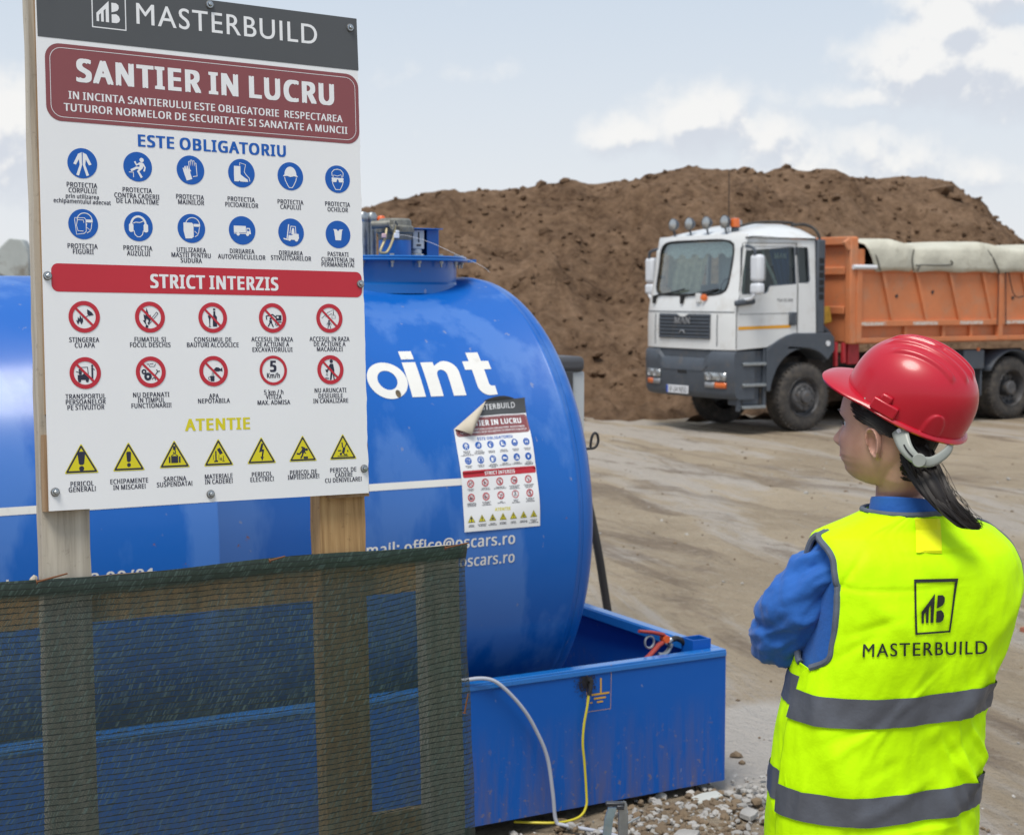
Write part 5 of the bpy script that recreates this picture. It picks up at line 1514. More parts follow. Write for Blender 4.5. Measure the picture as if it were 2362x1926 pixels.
def ground_material():
    m = bpy.data.materials.new('trampled_earth')
    m.use_nodes = True
    t = m.node_tree
    L = t.links
    b = t.nodes['Principled BSDF']
    b.inputs['Roughness'].default_value = .92
    b.inputs['Specular IOR Level'].default_value = .25
    tc = N(t, 'ShaderNodeTexCoord')
    ob = tc.outputs['Object']

    def nz(scale, detail=6, rough_=.6, sc=None, rot=0, dist=0.):
        n = N(t, 'ShaderNodeTexNoise')
        n.inputs['Scale'].default_value = scale; n.inputs['Detail'].default_value = detail
        n.inputs['Roughness'].default_value = rough_; n.inputs['Distortion'].default_value = dist
        if sc:
            mp = N(t, 'ShaderNodeMapping', vector_type='TEXTURE'); mp.inputs['Scale'].default_value = [1 / q for q in sc]
            mp.inputs['Rotation'].default_value = (0, 0, rot)
            L.new(ob, mp.inputs['Vector']); L.new(mp.outputs[0], n.inputs['Vector'])
        else:
            L.new(ob, n.inputs['Vector'])
        return n.outputs[0]

    def rng(x, a, b_, c=0., d=1.):
        r = N(t, 'ShaderNodeMapRange', interpolation_type='SMOOTHSTEP')
        r.inputs[1].default_value, r.inputs[2].default_value, r.inputs[3].default_value, r.inputs[4].default_value = a, b_, c, d
        L.new(x, r.inputs[0]); return r.outputs[0]

    def mul(a, b_):
        n = N(t, 'ShaderNodeMath', operation='MULTIPLY')
        for i, q in enumerate((a, b_)):
            if isinstance(q, (int, float)): n.inputs[i].default_value = q
            else: L.new(q, n.inputs[i])
        return n.outputs[0]

    def mix(f, a, b_):
        n = N(t, 'ShaderNodeMix', data_type='RGBA')
        L.new(f, n.inputs[0])
        if isinstance(a, tuple): n.inputs[6].default_value = (*a, 1)
        else: L.new(a, n.inputs[6])
        n.inputs[7].default_value = (*b_, 1)
        return n.outputs[2]
    rot = R(19)
    cur = mix(rng(nz(.35, 6, .6), .35, .65), (.36, .29, .205), (.49, .405, .295))
    # wheel tracks: long bands of packed pale grey and of damp dark soil
    track = nz(1, 7, .64, sc=(.95, .15, 1), rot=rot, dist=.9)
    cur = mix(mul(rng(track, .50, .60), .8), cur, (.50, .46, .415))
    dark = nz(1, 8, .68, sc=(1.15, .22, 1), rot=R(25), dist=1.0)
    cur = mix(mul(rng(dark, .52, .65), .78), cur, (.21, .162, .12))
    fine = nz(1, 8, .72, sc=(4.5, 1.5, 1), rot=rot, dist=.5)
    cur = mix(mul(rng(fine, .54, .70), .42), cur, (.20, .158, .112))
    cur = mix(mul(rng(nz(9, 8, .7), .5, .72), .55), cur, (.50, .44, .36))
    cur = mix(mul(rng(nz(38, 6, .7), .56, .7), .55), cur, (.18, .14, .10))
    # pale concrete dust beside the tray
    sep = N(t, 'ShaderNodeSeparateXYZ'); L.new(ob, sep.inputs[0])
    wob = nz(1.6, 5)
    d = N(t, 'ShaderNodeVectorMath', operation='SUBTRACT'); L.new(ob, d.inputs[0]); d.inputs[1].default_value = (1.30, 6.75, 0)
    dv = N(t, 'ShaderNodeVectorMath', operation='DIVIDE'); L.new(d.outputs[0], dv.inputs[0]); dv.inputs[1].default_value = (.62, .95, 9)
    ln = N(t, 'ShaderNodeVectorMath', operation='LENGTH'); L.new(dv.outputs[0], ln.inputs[0])
    ad = N(t, 'ShaderNodeMath', operation='MULTIPLY_ADD'); L.new(wob, ad.inputs[0]); ad.inputs[1].default_value = .9; L.new(ln.outputs[1], ad.inputs[2])
    cur = mix(mul(rng(ad.outputs[0], 1.55, 1.25), .9), cur, (.60, .57, .53))
    L.new(cur, b.inputs['Base Color'])
    h1 = nz(22, 8, .7); h2 = nz(1, 7, .68, sc=(5, 2.0, 1), rot=rot, dist=.6)
    sm = N(t, 'ShaderNodeMath', operation='MULTIPLY_ADD'); L.new(h2, sm.inputs[0]); sm.inputs[1].default_value = 1.6; L.new(h1, sm.inputs[2])
    bp = N(t, 'ShaderNodeBump'); bp.inputs['Distance'].default_value = .075; bp.inputs['Strength'].default_value = .9
    L.new(sm.outputs[0], bp.inputs['Height']); L.new(bp.outputs[0], b.inputs['Normal'])
    return m


m_ground = ground_material()
mb = MB()
xs = [-1500, -500, -160, -70, -40, -25, -15] + [-10 + i * .22 for i in range(110)] + [15, 19, 25, 40, 70, 160, 500, 1500]
ys = [-60, -20, -6, 0, 2] + [3.2 + i * .16 * (1 + i * .006) for i in range(150)] + [75, 90, 160, 400, 1200, 2500]


def ground_z(x, y):
    if abs(x) > 18 or y > 62 or y < 3: return 0.0
    f = min(1, max(0, (y - 3) / 2)) * min(1, max(0, (18 - abs(x)) / 4)) * min(1, max(0, (62 - y) / 10))
    c, s = math.cos(R(12)), math.sin(R(12))
    a = x * c - y * s * -1 * 0 + (-.2) * y * .2
    z = .030 * fbm((x * .9 + y * .12, y * .16, 1), 4) + .020 * fbm((x * 2.6 + y * .35, y * .5, 5), 4) + .012 * fbm((x * 5, y * 5, 3), 3)
    flat = 1.0
    if 21 < y < 28 and 3 < x < 15: flat = .25
    ac, al = x * .983 + y * .187, y * .983 - x * .187
    z += .035 * fbm((ac * 1.5, al * .10, 8), 4) - .018 * abs(fbm((ac * 3.2, al * .16, 3), 3))
    return z * f * flat - .012 * f


mb.grid([[V((x, y, ground_z(x, y))) for x in xs] for y in ys])
tag(mb.build('ground', m_ground, None, angle=None, merge=False), None, None, None, 'structure')

# rubble and crushed stone round the tray
m_stone = mat('crushed_stone', (.36, .35, .33), .85, var=.4, vscale=3, bump=.004, bscale=60)
m_clod = mat('brown_clod', (.17, .125, .08), .95, var=.35, vscale=4, bump=.006, bscale=40)
m_slab = mat('pale_fragment', (.48, .50, .47), .7, var=.1)


def stone(mb_, p, s, mi, rng, flat=.65):
    bm = bmesh.new()
    bmesh.ops.create_icosphere(bm, subdivisions=1, radius=1)
    rot = Matrix.Rotation(rng.uniform(0, 6.28), 3, 'Z') @ Matrix.Rotation(rng.uniform(-.5, .5), 3, 'X')
    sc = V((rng.uniform(.7, 1.4), rng.uniform(.6, 1.1), flat * rng.uniform(.6, 1.2)))
    vs = []
    o = rng.uniform(0, 99)
    for v in bm.verts:
        c = v.co * (1 + .45 * noise.noise(v.co * 1.3 + V((o, 0, 0))))
        c = V((c.x * sc.x, c.y * sc.y, c.z * sc.z)) * s
        vs.append(rot @ c + V(p))
    mb_.add(vs, [tuple(v.index for v in f.verts) for f in bm.faces], mi)
    bm.free()


rg = random.Random(11)
mb = MB()
for k in range(5200):
    x, y = rg.uniform(-.5, 2.3), rg.uniform(4.7, 7.0)
    loc = TANK_M.inverted() @ V((x, y, 0))
    if -5 < loc.x < -.02 and loc.y > .03: continue
    den = math.exp(-((x - .45) / .55)**2 - ((y - 5.55) / .75)**2) + .35 * math.exp(-((x - 1.15) / .4)**2 - ((y - 5.9) / .45)**2)
    if rg.random() > den + .05: continue
    s = rg.choice((.005, .006, .008, .010, .013, .02)) * rg.uniform(.8, 1.4)
    stone(mb, (x, y, ground_z(x, y) + s * .25), s, 0 if rg.random() < .62 else 1, rg)
for k in range(700):
    x, y = rg.uniform(-1, 6), rg.uniform(7, 24)
    s = rg.uniform(.005, .015) * (1 if rg.random() < .93 else 2)
    stone(mb, (x, y, ground_z(x, y) + s * .2), s, rg.choice((0, 1, 1)), rg)
tag(mb.build('gravel', [m_stone, m_clod], None, angle=25, merge=False), 'pale crushed stone and brown soil crumbs scattered over the ground', 'gravel', None, 'stuff')
mb = MB()
rg = random.Random(5)
for k in range(520):
    a = rg.gauss(0, 1); c = rg.gauss(0, 1)
    x, y = .62 + a * .20, 5.78 + a * .10 + c * .16
    loc = TANK_M.inverted() @ V((x, y, 0))
    if loc.y > .05 and loc.x < 0: continue
    s = rg.uniform(.008, .026)
    stone(mb, (x, y, s * .3), s * .8, 0 if rg.random() < .6 else 1, rg, .8)
for k in range(60):
    x, y = 1.0 + rg.gauss(0, .16), 6.15 + rg.gauss(0, .12)
    loc = TANK_M.inverted() @ V((x, y, 0))
    if loc.y > .0 and loc.x < 0.02: continue
    stone(mb, (x, y, .006), rg.uniform(.006, .022), 1, rg, .7)
tag(mb.build('loose_soil', [m_clod, m_stone], None, angle=30, merge=False), 'clods of dug brown soil heaped under the tray edge', 'soil', None, 'stuff')
for i, (x, y, sx, sy, rz, lab) in enumerate(((.80, 6.06, .07, .035, .5, 'pale flat tile fragment lying by the tray corner'), (.66, 5.62, .045, .03, -.3, 'grey-white rubble chunk on the gravel left of the tile fragment'), (.95, 5.85, .04, .03, .9, 'small grey-white rubble chunk nearest the woman in the vest'))):
    mb = MB()
    bx = [(-sx, -sy), (-sx * .2, -sy * 1.1), (sx * .9, -sy * .7), (sx, sy * .8), (-sx * .1, sy), (-sx * .8, sy * .7)]
    mb.prism([bx], lambda a, b, c: V((a, b, c + .004 * fbm((a * 40, b * 40, i), 2))), 0, .012 if i == 0 else .022)
    o = mb.build('tile_fragment' if i == 0 else 'rubble_chunk', m_slab if i == 0 else m_stone, None, bevel=.003)
    tag(o, lab, 'rubble')
    o.location = (x * .9 + .05, y, .004)
    o.rotation_euler = (.06, -.05, rz)

# broken brick far to the right of the track
mb = MB(); mb.prism([[(-.12, -.055), (.10, -.06), (.125, -.01), (.09, .055), (-.12, .06)]], lambda a, b, c: V((a, b, c)), 0, .07)
o = tag(mb.build('brick_piece', mat('brick_red', (.30, .11, .07), .85, var=.3, vscale=20, bump=.004), None, bevel=.008), 'broken red brick lying on the dirt at the right edge', 'brick')
o.scale = (.38, .38, .38)
o.location = (3.07, 9.2, -.01); o.rotation_euler = (.1, .05, .7)

# ------------------------------------------------------------------ soil heap
CREST = [(-14, 30.5, 2.2), (-9, 31.9, 3.0), (-5.5, 33.0, 3.5), (-3.54, 33.50, 3.69), (-3.15, 33.59, 3.84), (-2.37, 33.76, 4.03), (-1.51, 33.95, 4.23), (-.98, 34.06, 4.19), (-.18, 34.24, 4.25), (.97, 34.49, 4.41), (1.17, 34.54, 4.51), (1.79, 34.67, 4.42), (2.76, 34.89, 4.54), (3.32, 35.01, 4.69), (3.88, 35.13, 4.80), (4.31, 35.23, 4.77), (5.02, 35.38, 4.78), (5.67, 35.53, 4.72), (6.18, 35.64, 4.87), (6.61, 35.74, 4.78), (7.20, 35.86, 4.79), (7.65, 35.96, 4.67), (8.32, 36.11, 4.63), (9.14, 36.29, 4.69), (9.82, 36.44, 4.65), (10.21, 36.53, 4.52), (10.68, 36.63, 4.20), (11.15, 36.73, 3.85), (11.63, 36.84, 3.42), (12.02, 36.92, 3.17), (13.39, 37.23, 2.49), (16, 37.8, 1.2), (18.5, 38.4, 0.0)]
CZ = [(c[0], c[2]) for c in CREST]


def soil_material():
    m = bpy.data.materials.new('heaped_soil')
    m.use_nodes = True
    t = m.node_tree
    L = t.links
    b = t.nodes['Principled BSDF']
    b.inputs['Roughness'].default_value = .95
    b.inputs['Specular IOR Level'].default_value = .15
    tc = N(t, 'ShaderNodeTexCoord')

    def nz(scale, detail, rough_=.65):
        n = N(t, 'ShaderNodeTexNoise'); n.inputs['Scale'].default_value = scale; n.inputs['Detail'].default_value = detail; n.inputs['Roughness'].default_value = rough_
        L.new(tc.outputs['Object'], n.inputs['Vector']); return n.outputs[0]
    cr = N(t, 'ShaderNodeValToRGB'); e = cr.color_ramp.elements
    e[0].position = .36; e[0].color = (.088, .052, .031, 1)
    e[1].position = .66; e[1].color = (.315, .208, .133, 1)
    k = e.new(.5); k.color = (.202, .129, .080, 1)
    mixn = N(t, 'ShaderNodeMath', operation='MULTIPLY_ADD'); L.new(nz(5.5, 9), mixn.inputs[0]); mixn.inputs[1].default_value = .55
    m2 = N(t, 'ShaderNodeMath', operation='MULTIPLY'); L.new(nz(.7, 5), m2.inputs[0]); m2.inputs[1].default_value = .45
    L.new(m2.outputs[0], mixn.inputs[2]); L.new(mixn.outputs[0], cr.inputs[0])
    L.new(cr.outputs[0], b.inputs['Base Color'])
    bp = N(t, 'ShaderNodeBump'); bp.inputs['Distance'].default_value = .16; bp.inputs['Strength'].default_value = 1
    L.new(nz(7, 10, .72), bp.inputs['Height']); L.new(bp.outputs[0], b.inputs['Normal'])
    return m


m_soil = soil_material()


def heap_z(x, w):
    """height of the heap at x, w = distance towards the camera from the crest line (negative = behind)"""
    hc = max(0, sinterp(CZ, x))
    if w >= 0:
        run = 1.62 * hc + .9
        q = w / run
        if q > 1.35: return -.3
        z = hc * (1 - q * (1.02 - .02 * q))
        if q > .82: z = max(z, hc * .18 * math.exp(-(q - .82) * 7) * (1.18 - q) * 2.2)
    else:
        z = hc * (1 - (-w) / (1.6 * hc + 1))
        if z < -.3: return -.3
    z += .40 * fbm((x * .42, w * .35, 2), 4) * min(1, abs(w) / 1.5) * min(1, hc / 2)
    big = fbm((x * .9 + 3, w * 1.1, 7), 4)
    z += .46 * max(0, big) * min(1, hc / 2) * min(1, .15 + abs(w))
    z += .17 * fbm((x * 2.1, w * 2.3, 4), 5) * min(1, .22 + abs(w)) + .06 * abs(fbm((x * 6, w * 6, 9), 3))
    return z


def crest_y(x): return 34.5 + .22 * (x - 1)


mb = MB()
HX = [-14 + .11 * i for i in range(297)]
HW = [-6, -4.5, -3, -2, -1.2] + [-.7 + .115 * i for i in range(96)]
rows = []
for w in HW:
    rows.append([V((x, crest_y(x) - w, heap_z(x, w) - .02)) for x in HX])
mb.grid(rows)
tag(mb.build('soil_heap', m_soil, None, angle=None, merge=False), None, None, None, 'structure')
mb = MB()
rg = random.Random(21)
for k in range(1900):
    x = rg.uniform(-4.5, 13)
    w = rg.uniform(.1, 9) if rg.random() < .95 else rg.uniform(-.1, .3)
    z = heap_z(x, w)
    if z < -.05: continue
    z -= .012
    s = rg.choice((.03, .04, .05, .06, .08)) * rg.uniform(.6, 1.3)
    if rg.random() < .03: s *= 2.6
    stone(mb, (x, crest_y(x) - w, z), s, 0, rg, .8)
for x, w, s in ((6.2, -.05, .26), (5.2, .0, .22), (9.7, .7, .38), (9.95, 1.1, .3), (3.5, .8, .30), (5.35, .1, .2), (1.15, .1, .16), (10.6, .4, .2), (4.2, .5, .28)):
    stone(mb, (x, crest_y(x) - w, heap_z(x, w) - s * .12), s * .8, 0, rg, .7)
tag(mb.build('soil_clods', m_soil, None, angle=40, merge=False), 'loose clods of brown soil lying on the heap', 'soil', None, 'stuff')

# ------------------------------------------------------------------ grey tipper body far left behind the tank
gm = thing('grey_container', 'grey steel skip body with a raised corner, behind the tank beside the left post', 'container', Matrix.Translation((-6.55, 20.1, 0)) @ Matrix.Rotation(R(3), 4, 'Z'))
m_gs = mat('grey_steel_paint', (.36, .39, .385), .5, var=.15, vscale=2, dirt=(.17, .15, .12), dscale=2.5)
mb = MB(); mb.box((-1.9, 1.1, 1.48), (4.2, 2.2, 1.98)); mb.build('body', m_gs, gm, bevel=.02)
mb = MB(); mb.box((-1.9, -.03, 2.51), (4.3, .12, .14)); mb.box((-1.9, -.03, 2.02), (4.3, .10, .10)); mb.box((-1.9, 1.1, 2.53), (4.3, 2.2, .06)); mb.build('rim', m_gs, gm, bevel=.02)
mb = MB(); mb.prism([[(.12, .5), (.40, .5), (.40, 2.55), (.33, 2.68), (.16, 2.70), (.06, 2.60), (-.10, 2.44), (-.10, 2.30), (.12, 2.2)]], lambda a, b, c: V((a, c, b)), -.16, .10)
mb.build('corner_post', m_gs, gm, bevel=.02)
mb = MB()
for x in (-.6, -1.4, -2.2, -3.0, -3.8): mb.box((x, -.04, 1.3), (.12, .09, 1.5))
mb.build('ribs', m_gs, gm, bevel=.01)
mb = MB()
for x in (-3.2, -.6): mb.cyl((x, .1, .5), (x, 2.1, .5), .48, n=24)
mb.build('support_roller', m_black, gm)
# ------------------------------------------------------------------ tipper truck (x forward, y to its left, z up; origin at the front left wheel)
yw = R(58.9)
fw_ = V((-math.sin(yw), -math.cos(yw), 0)); lf_ = V((-fw_.y, fw_.x, 0))
TRUCK_M = Matrix(((fw_.x, lf_.x, 0, 4.2576), (fw_.y, lf_.y, 0, 22.7268), (0, 0, 1, 0), (0, 0, 0, 1)))
truck = thing('tipper_truck', 'white cabbed tipper truck with orange dump body parked before the soil heap', 'truck', TRUCK_M)
m_cabw = mat('cab_white_paint', (.66, .68, .69), .3, coat=.4, var=.03, vscale=1.5, dirt=(.44, .41, .36), dscale=3.2, dth=(.52, .85))
m_trim = mat('grey_plastic_trim', (.062, .075, .095), .55, var=.12, vscale=4, dirt=(.14, .12, .10), dscale=5, dth=(.55, .85))
m_dark = mat('dark_cavity', (.012, .013, .015), .8)
m_chas = mat('chassis_paint', (.03, .03, .032), .7, var=.3, dirt=(.10, .08, .06), dscale=6, dth=(.5, .7))
m_orange = mat('orange_body_paint', (.56, .19, .075), .6, var=.12, vscale=1.6, dirt=(.42, .23, .14), dscale=3.5, dth=(.5, .8), dirt2=(.20, .10, .06), d2scale=24, d2th=(.64, .72))
m_tarp = mat('canvas_tarpaulin', (.52, .51, .43), .85, var=.12, vscale=2.5, bump=.02, bscale=5, dirt=(.26, .24, .18), dscale=3, dth=(.58, .8))
m_tyre = mat('dusty_tyre', (.045, .042, .040), .85, var=.3, vscale=6, dirt=(.13, .11, .09), dscale=8, dth=(.45, .75))
m_rim = mat('dull_wheel_rim', (.10, .10, .105), .55, metal=.4, var=.3, vscale=9, dirt=(.15, .12, .09), dscale=12)
m_chrome = mat('lamp_reflector', (.42, .44, .45), .22, metal=.6, var=.2, vscale=14)
m_amber = mat('amber_lens', (.62, .13, .02), .25, coat=.6)
m_rwd = mat('red_panel', (.38, .02, .03), .5, var=.2, vscale=8)
m_mirror = mat('mirror_shell', (.62, .65, .70), .3, coat=.3)
m_whitepl = mat('number_plate_white', (.66, .68, .72), .4)
m_plblue = mat('plate_blue', (.02, .08, .45), .4)
m_stripe = mat('amber_stripe', (.72, .33, .01), .4)
m_lace = mat('lace_curtain', (.60, .70, .68), .8, var=.3, vscale=40)
m_curt = mat('cream_curtain', (.58, .55, .40), .8, var=.25, vscale=14)
m_greyc = mat('grey_curtain', (.30, .34, .33), .8, var=.15, vscale=14)
m_bluecl = mat('blue_curtain', (.02, .09, .24), .8)
m_seat = mat('seat_fabric', (.05, .055, .06), .9)
m_reflect = mat('worn_reflective_tape', (.62, .56, .50), .5, var=.2, vscale=30, dirt=(.48, .16, .06), dscale=30, dth=(.5, .6))
m_badge = mat('dull_chrome_letters', (.30, .31, .33), .4, metal=.4)


def glass_mat(name, tint, refl=.22, a=.30):
    m = bpy.data.materials.new(name)
    m.use_nodes = True
    t = m.node_tree; L = t.links
    t.nodes.clear()
    out = N(t, 'ShaderNodeOutputMaterial')
    g = N(t, 'ShaderNodeBsdfGlossy'); g.inputs['Roughness'].default_value = .02
    g.inputs['Color'].default_value = (.9, .95, .95, 1)
    tr = N(t, 'ShaderNodeBsdfTransparent'); tr.inputs[0].default_value = (*tint, 1)
    fr = N(t, 'ShaderNodeFresnel'); fr.inputs[0].default_value = 1.5
    ad = N(t, 'ShaderNodeMath', operation='ADD'); L.new(fr.outputs[0], ad.inputs[0]); ad.inputs[1].default_value = refl
    ad.use_clamp = True
    ms = N(t, 'ShaderNodeMixShader'); L.new(ad.outputs[0], ms.inputs[0]); L.new(tr.outputs[0], ms.inputs[1]); L.new(g.outputs[0], ms.inputs[2])
    L.new(ms.outputs[0], out.inputs[0])
    return m


m_glass = glass_mat('windscreen_glass', (.86, .93, .90), .15)
m_sglass = glass_mat('side_glass', (.72, .82, .80), .02)
YC = -1.045


def fx(y, z, off=0.):
    """x of the curved cab front at (y,z)"""
    x0 = sinterp([(.5, 1.395), (1.2, 1.405), (1.72, 1.40), (1.97, 1.355), (2.4, 1.27), (2.82, 1.20), (2.95, 1.10)], z)
    return x0 - .115 * min(1, abs(y - YC) / 1.045)**4 + off


def front_strip(mb_, y0, y1, z0, z1, ny=24, nz=6, off=0., mi=0, wz=None):
    mb_.grid([[V((fx(lerp(y0, y1, j / ny), lerp(z0, z1, i / nz), off), lerp(y0, y1, j / ny), lerp(z0, z1, i / nz))) for j in range(ny + 1)] for i in range(nz + 1)], mi)


def side_y(x, z):
    """slight tumblehome of the cab sides above the waist"""
    return -.0 - .05 * max(0, (z - 2.0) / .8)**1.5


WT, WB = .865, .845     # windscreen half widths


def ws_half(z): return lerp(WB, WT, (z - 1.985) / .77)


mb = MB()
front_strip(mb, -2.09, 0, 1.20, 1.985, 40, 8)
front_strip(mb, -2.09, 0, 2.755, 2.84, 40, 2)
for sgn in (-1, 1):     # windscreen pillars, rounded at the glass corners
    rows = []
    for i in range(15):
        z = lerp(1.985, 2.755, i / 14)
        rr = .10
        c = 0
        for ze in (1.985, 2.755):
            d = abs(z - ze)
            if d < rr: c = max(c, rr - math.sqrt(max(0, rr * rr - (rr - d)**2)))
        a, b_ = YC + sgn * (ws_half(z) - c), YC + sgn * 1.045
        rows.append([V((fx(lerp(a, b_, j / 6), z), lerp(a, b_, j / 6), z)) for j in range(7)])
    mb.grid(rows)
# flanks: outer contour with window openings
LOW = [(.72, 1.235), (.50, 1.33), (.25, 1.405), (-.20, 1.42)]
FRONT = [(fx(0, z), z) for z in (1.2, 1.45, 1.72, 1.97, 2.2, 2.4, 2.6, 2.80)]
outer = [FRONT[0]] + LOW + [(-.20, 2.77), (1.0, 2.79)] + FRONT[::-1][:-1]
h1 = [(1.165, 2.64), (1.195, 2.02), (1.18, 1.985), (.76, 2.0), (.71, 2.03), (.69, 2.09), (.66, 2.105), (.185, 2.135), (.195, 2.655), (.23, 2.665), (1.14, 2.66)]
h2 = [(.135, 2.15), (-.04, 2.15), (-.07, 2.18), (-.055, 2.64), (-.035, 2.665), (.145, 2.66)]
for yy, sg in ((0, 1), (-2.09, -1)):
    mb.prism([outer, h1[::-1], h2[::-1]], lambda a, b, c: V((a, yy + sg * (side_y(a, b) + c), b)), -.045, 0)
mb.box((-.18, YC, 2.1), (.04, 2.0, 1.36))
# roof cap
rows = []
RX = [(1.18, .0), (1.12, .05), (1.0, .085), (.8, .125), (.45, .20), (.1, .205), (-.1, .16), (-.2, .075), (-.215, 0)]
for x, hh in RX:
    row = []
    for j in range(25):
        y = -2.075 + 2.06 * j / 24
        q = abs(y - YC) / 1.03
        xx = x - .10 * q**4 if x > .9 else x
        row.append(V((xx, y - 0 * q, 2.795 + hh * max(0, (1 - q**5)) + (.02 * (1 - q**8)))))
    rows.append(row)
mb.grid(rows)
cab = mb.build('cab', m_cabw, truck, angle=30)

mb = MB()     # door shut lines and black window surround
mb.tube([(1.16, .002, 2.71), (.165, -.03, 2.72), (.160, .003, 2.08), (.16, .003, 1.43)], .006, 6)
mb.tube([(1.16, -.03, 2.71), (1.235, -.004, 1.95), (1.285, .002, 1.70), (1.285, .002, 1.22)], .006, 6)
mb.tube([(1.23, .002, 1.705), (.17, .002, 1.72)], .003, 5)
mb.tube([(1.12, -.01, 2.785), (.95, -.035, 2.80), (-.2, -.035, 2.785)], .012, 6)
mb.build('door_gap', m_dark, truck)
mb = MB()
for hole in (h1, h2):
    mb.tube([V((a, side_y(a, b) - .012, b)) for a, b in hole], .014, 6, closed=True)
mb.box((.16, -.04, 2.40), (.055, .02, .53))
mb.build('window_seal', m_trim, truck)
mb = MB(); mb.prism([h1], lambda a, b, c: V((a, side_y(a, b) - .03 + c, b)), None, 0); mb.build('side_window', m_sglass, truck, angle=None)
mb = MB(); mb.prism([h2], lambda a, b, c: V((a, side_y(a, b) - .03 + c, b)), None, 0); mb.build('side_window', m_sglass, truck, angle=None)
for hole in (h1, h2):
    mb = MB(); mb.prism([hole], lambda a, b, c: V((a, -2.09 - side_y(a, b) + .03 + c, b)), None, 0); mb.build('side_window', m_sglass, truck, angle=None)
mb = MB(); front_strip(mb, YC - .87, YC + .87, 1.97, 2.77, 24, 10, -.016)
ws = mb.build('windscreen', m_glass, truck, angle=None)
mb = MB()
pts = []
for k in range(60):
    a = k / 60 * 2 * math.pi
    cx_, cz_ = math.cos(a), math.sin(a)
    s_ = (abs(cx_)**7 + abs(cz_)**7)**(-1 / 7)
    z = 2.37 + .392 * cz_ * s_; y = YC + ws_half(z) * cx_ * s_
    pts.append(V((fx(y, z, .002), y, z)))
mb.tube(pts, .016, 6, closed=True)
mb.build('windscreen_seal', m_dark, ws)
mb = MB()
for ys, ye in ((-1.85, -1.1), (-1.12, -.35)):
    mb.tube([(fx(ys, 1.97, .02), ys, 1.965), (fx(lerp(ys, ye, .6), 2.0, .03), lerp(ys, ye, .6), 2.01), (fx(ye, 2.05, .02), ye, 2.06)], .013, 6)
    mb.box((fx(ys, 1.93, .02), ys, 1.91), (.05, .06, .12))
mb.build('wipers', m_dark, truck)
mb = MB(); mb.box((fx(-.74, 1.93, .03), -.72, 1.935), (.05, .10, .13)); mb.build('marker_plate', m_cabw, truck, bevel=.006)
mb = MB(); mb.lathe([(0, .0), (.045, .0), (.05, .02), (0, .035)], (fx(-.62, 1.93, .03), -.60, 1.94), (.7, .7, 0), 16); mb.build('amber_marker', m_amber, truck)
# interior
mb = MB(); mb.box((1.05, YC, 1.78), (.42, 1.9, .34)); mb.box((.4, YC, 1.45), (1.3, 1.9, .1)); mb.tube([(.92 + .0, -.62 + .2 * math.cos(a * .5236), 2.02 + .2 * math.sin(a * .5236)) for a in range(12)], .016, 6, closed=True); mb.build('dashboard', m_dark, truck, bevel=.03)
for yy in (-.55, -1.55):
    mb = MB(); mb.box((.30, yy, 1.72), (.5, .5, .16)); mb.box((.06, yy, 2.08), (.14, .5, .66), rot=Matrix.Rotation(-.12, 3, 'Y')); mb.box((.03, yy, 2.47), (.10, .26, .16)); mb.build('seat', m_seat, truck, bevel=.05, seg=3)


def curtain(mb_, pts_top, pts_bot, nf=7, depth=.025, nu=60, nv=8):
    rows = []
    for i in range(nv + 1):
        row = []
        for j in range(nu + 1):
            s = j / nu
            a, b_ = V(pts_top[0]).lerp(V(pts_top[1]), s), V(pts_bot[0]).lerp(V(pts_bot[1]), s)
            p = a.lerp(b_, i / nv)
            d = (V(pts_top[1]) - V(pts_top[0])).normalized(); nn_ = V((-d.y, d.x, 0))
            row.append(p + nn_ * depth * math.sin(s * nf * 6.283))
        rows.append(row)
    mb_.grid(rows)


mb = MB()
rows = [[], []]
for j in range(81):
    y = lerp(-1.88, -.21, j / 80); z = 2.62 + .035 * math.sin(j * .42) - .03 * abs(math.sin(j * .21))
    rows[0].append(V((1.08 + .012 * math.sin(j * 1.7), y, 2.74))); rows[1].append(V((1.10 + .012 * math.sin(j * 1.7), y, z - .06)))
mb.grid(rows); mb.build('lace_pelmet', m_lace, truck, angle=None)
mb = MB(); curtain(mb, ((1.02, -1.92, 2.72), (.98, -1.50, 2.72)), ((1.05, -1.92, 2.08), (1.0, -1.62, 2.08)), 5)
mb.build('curtain', m_curt, truck, angle=None)
mb = MB(); curtain(mb, ((1.06, -1.60, 2.72), (1.02, -.92, 2.72)), ((1.20, -1.66, 2.00), (1.16, -1.00, 2.00)), 4)
mb.build('curtain', m_curt, truck, angle=None)
mb = MB(); curtain(mb, ((.85, -.95, 2.7), (.86, -.30, 2.7)), ((.85, -.95, 1.9), (.86, -.36, 1.9)), 6, .012)
mb.build('curtain', m_greyc, truck, angle=None)
mb = MB(); curtain(mb, ((-.10, -1.9, 2.7), (-.10, -1.15, 2.7)), ((-.10, -1.9, 1.8), (-.10, -1.15, 1.8)), 9); mb.build('curtain', m_curt, truck, angle=None)
mb = MB(); curtain(mb, ((.62, -.14, 2.70), (.22, -.13, 2.70)), ((.38, -.14, 2.05), (.20, -.13, 2.05)), 3, .02); mb.build('curtain', m_bluecl, truck, angle=None)
mb = MB(); mb.tube(spline([(.74, -.11, 2.68), (.70, -.11, 2.5), (.58, -.10, 2.3), (.46, -.10, 2.08)], 6), [.02] * 7 + [.03] * 12, 8, flat=.5); mb.build('curtain_edge', m_lace, truck)
mb = MB()
for g in text2d('MAN', .40, 2.50, .22, .075, .05):
    mb.prism([[(.80 - x, y) for x, y in c] for c in g], lambda a, b, c: V((a, -.105, 5.0 - b)), None, 0)
mb.build('curtain_lettering', m_lace, truck, angle=None)
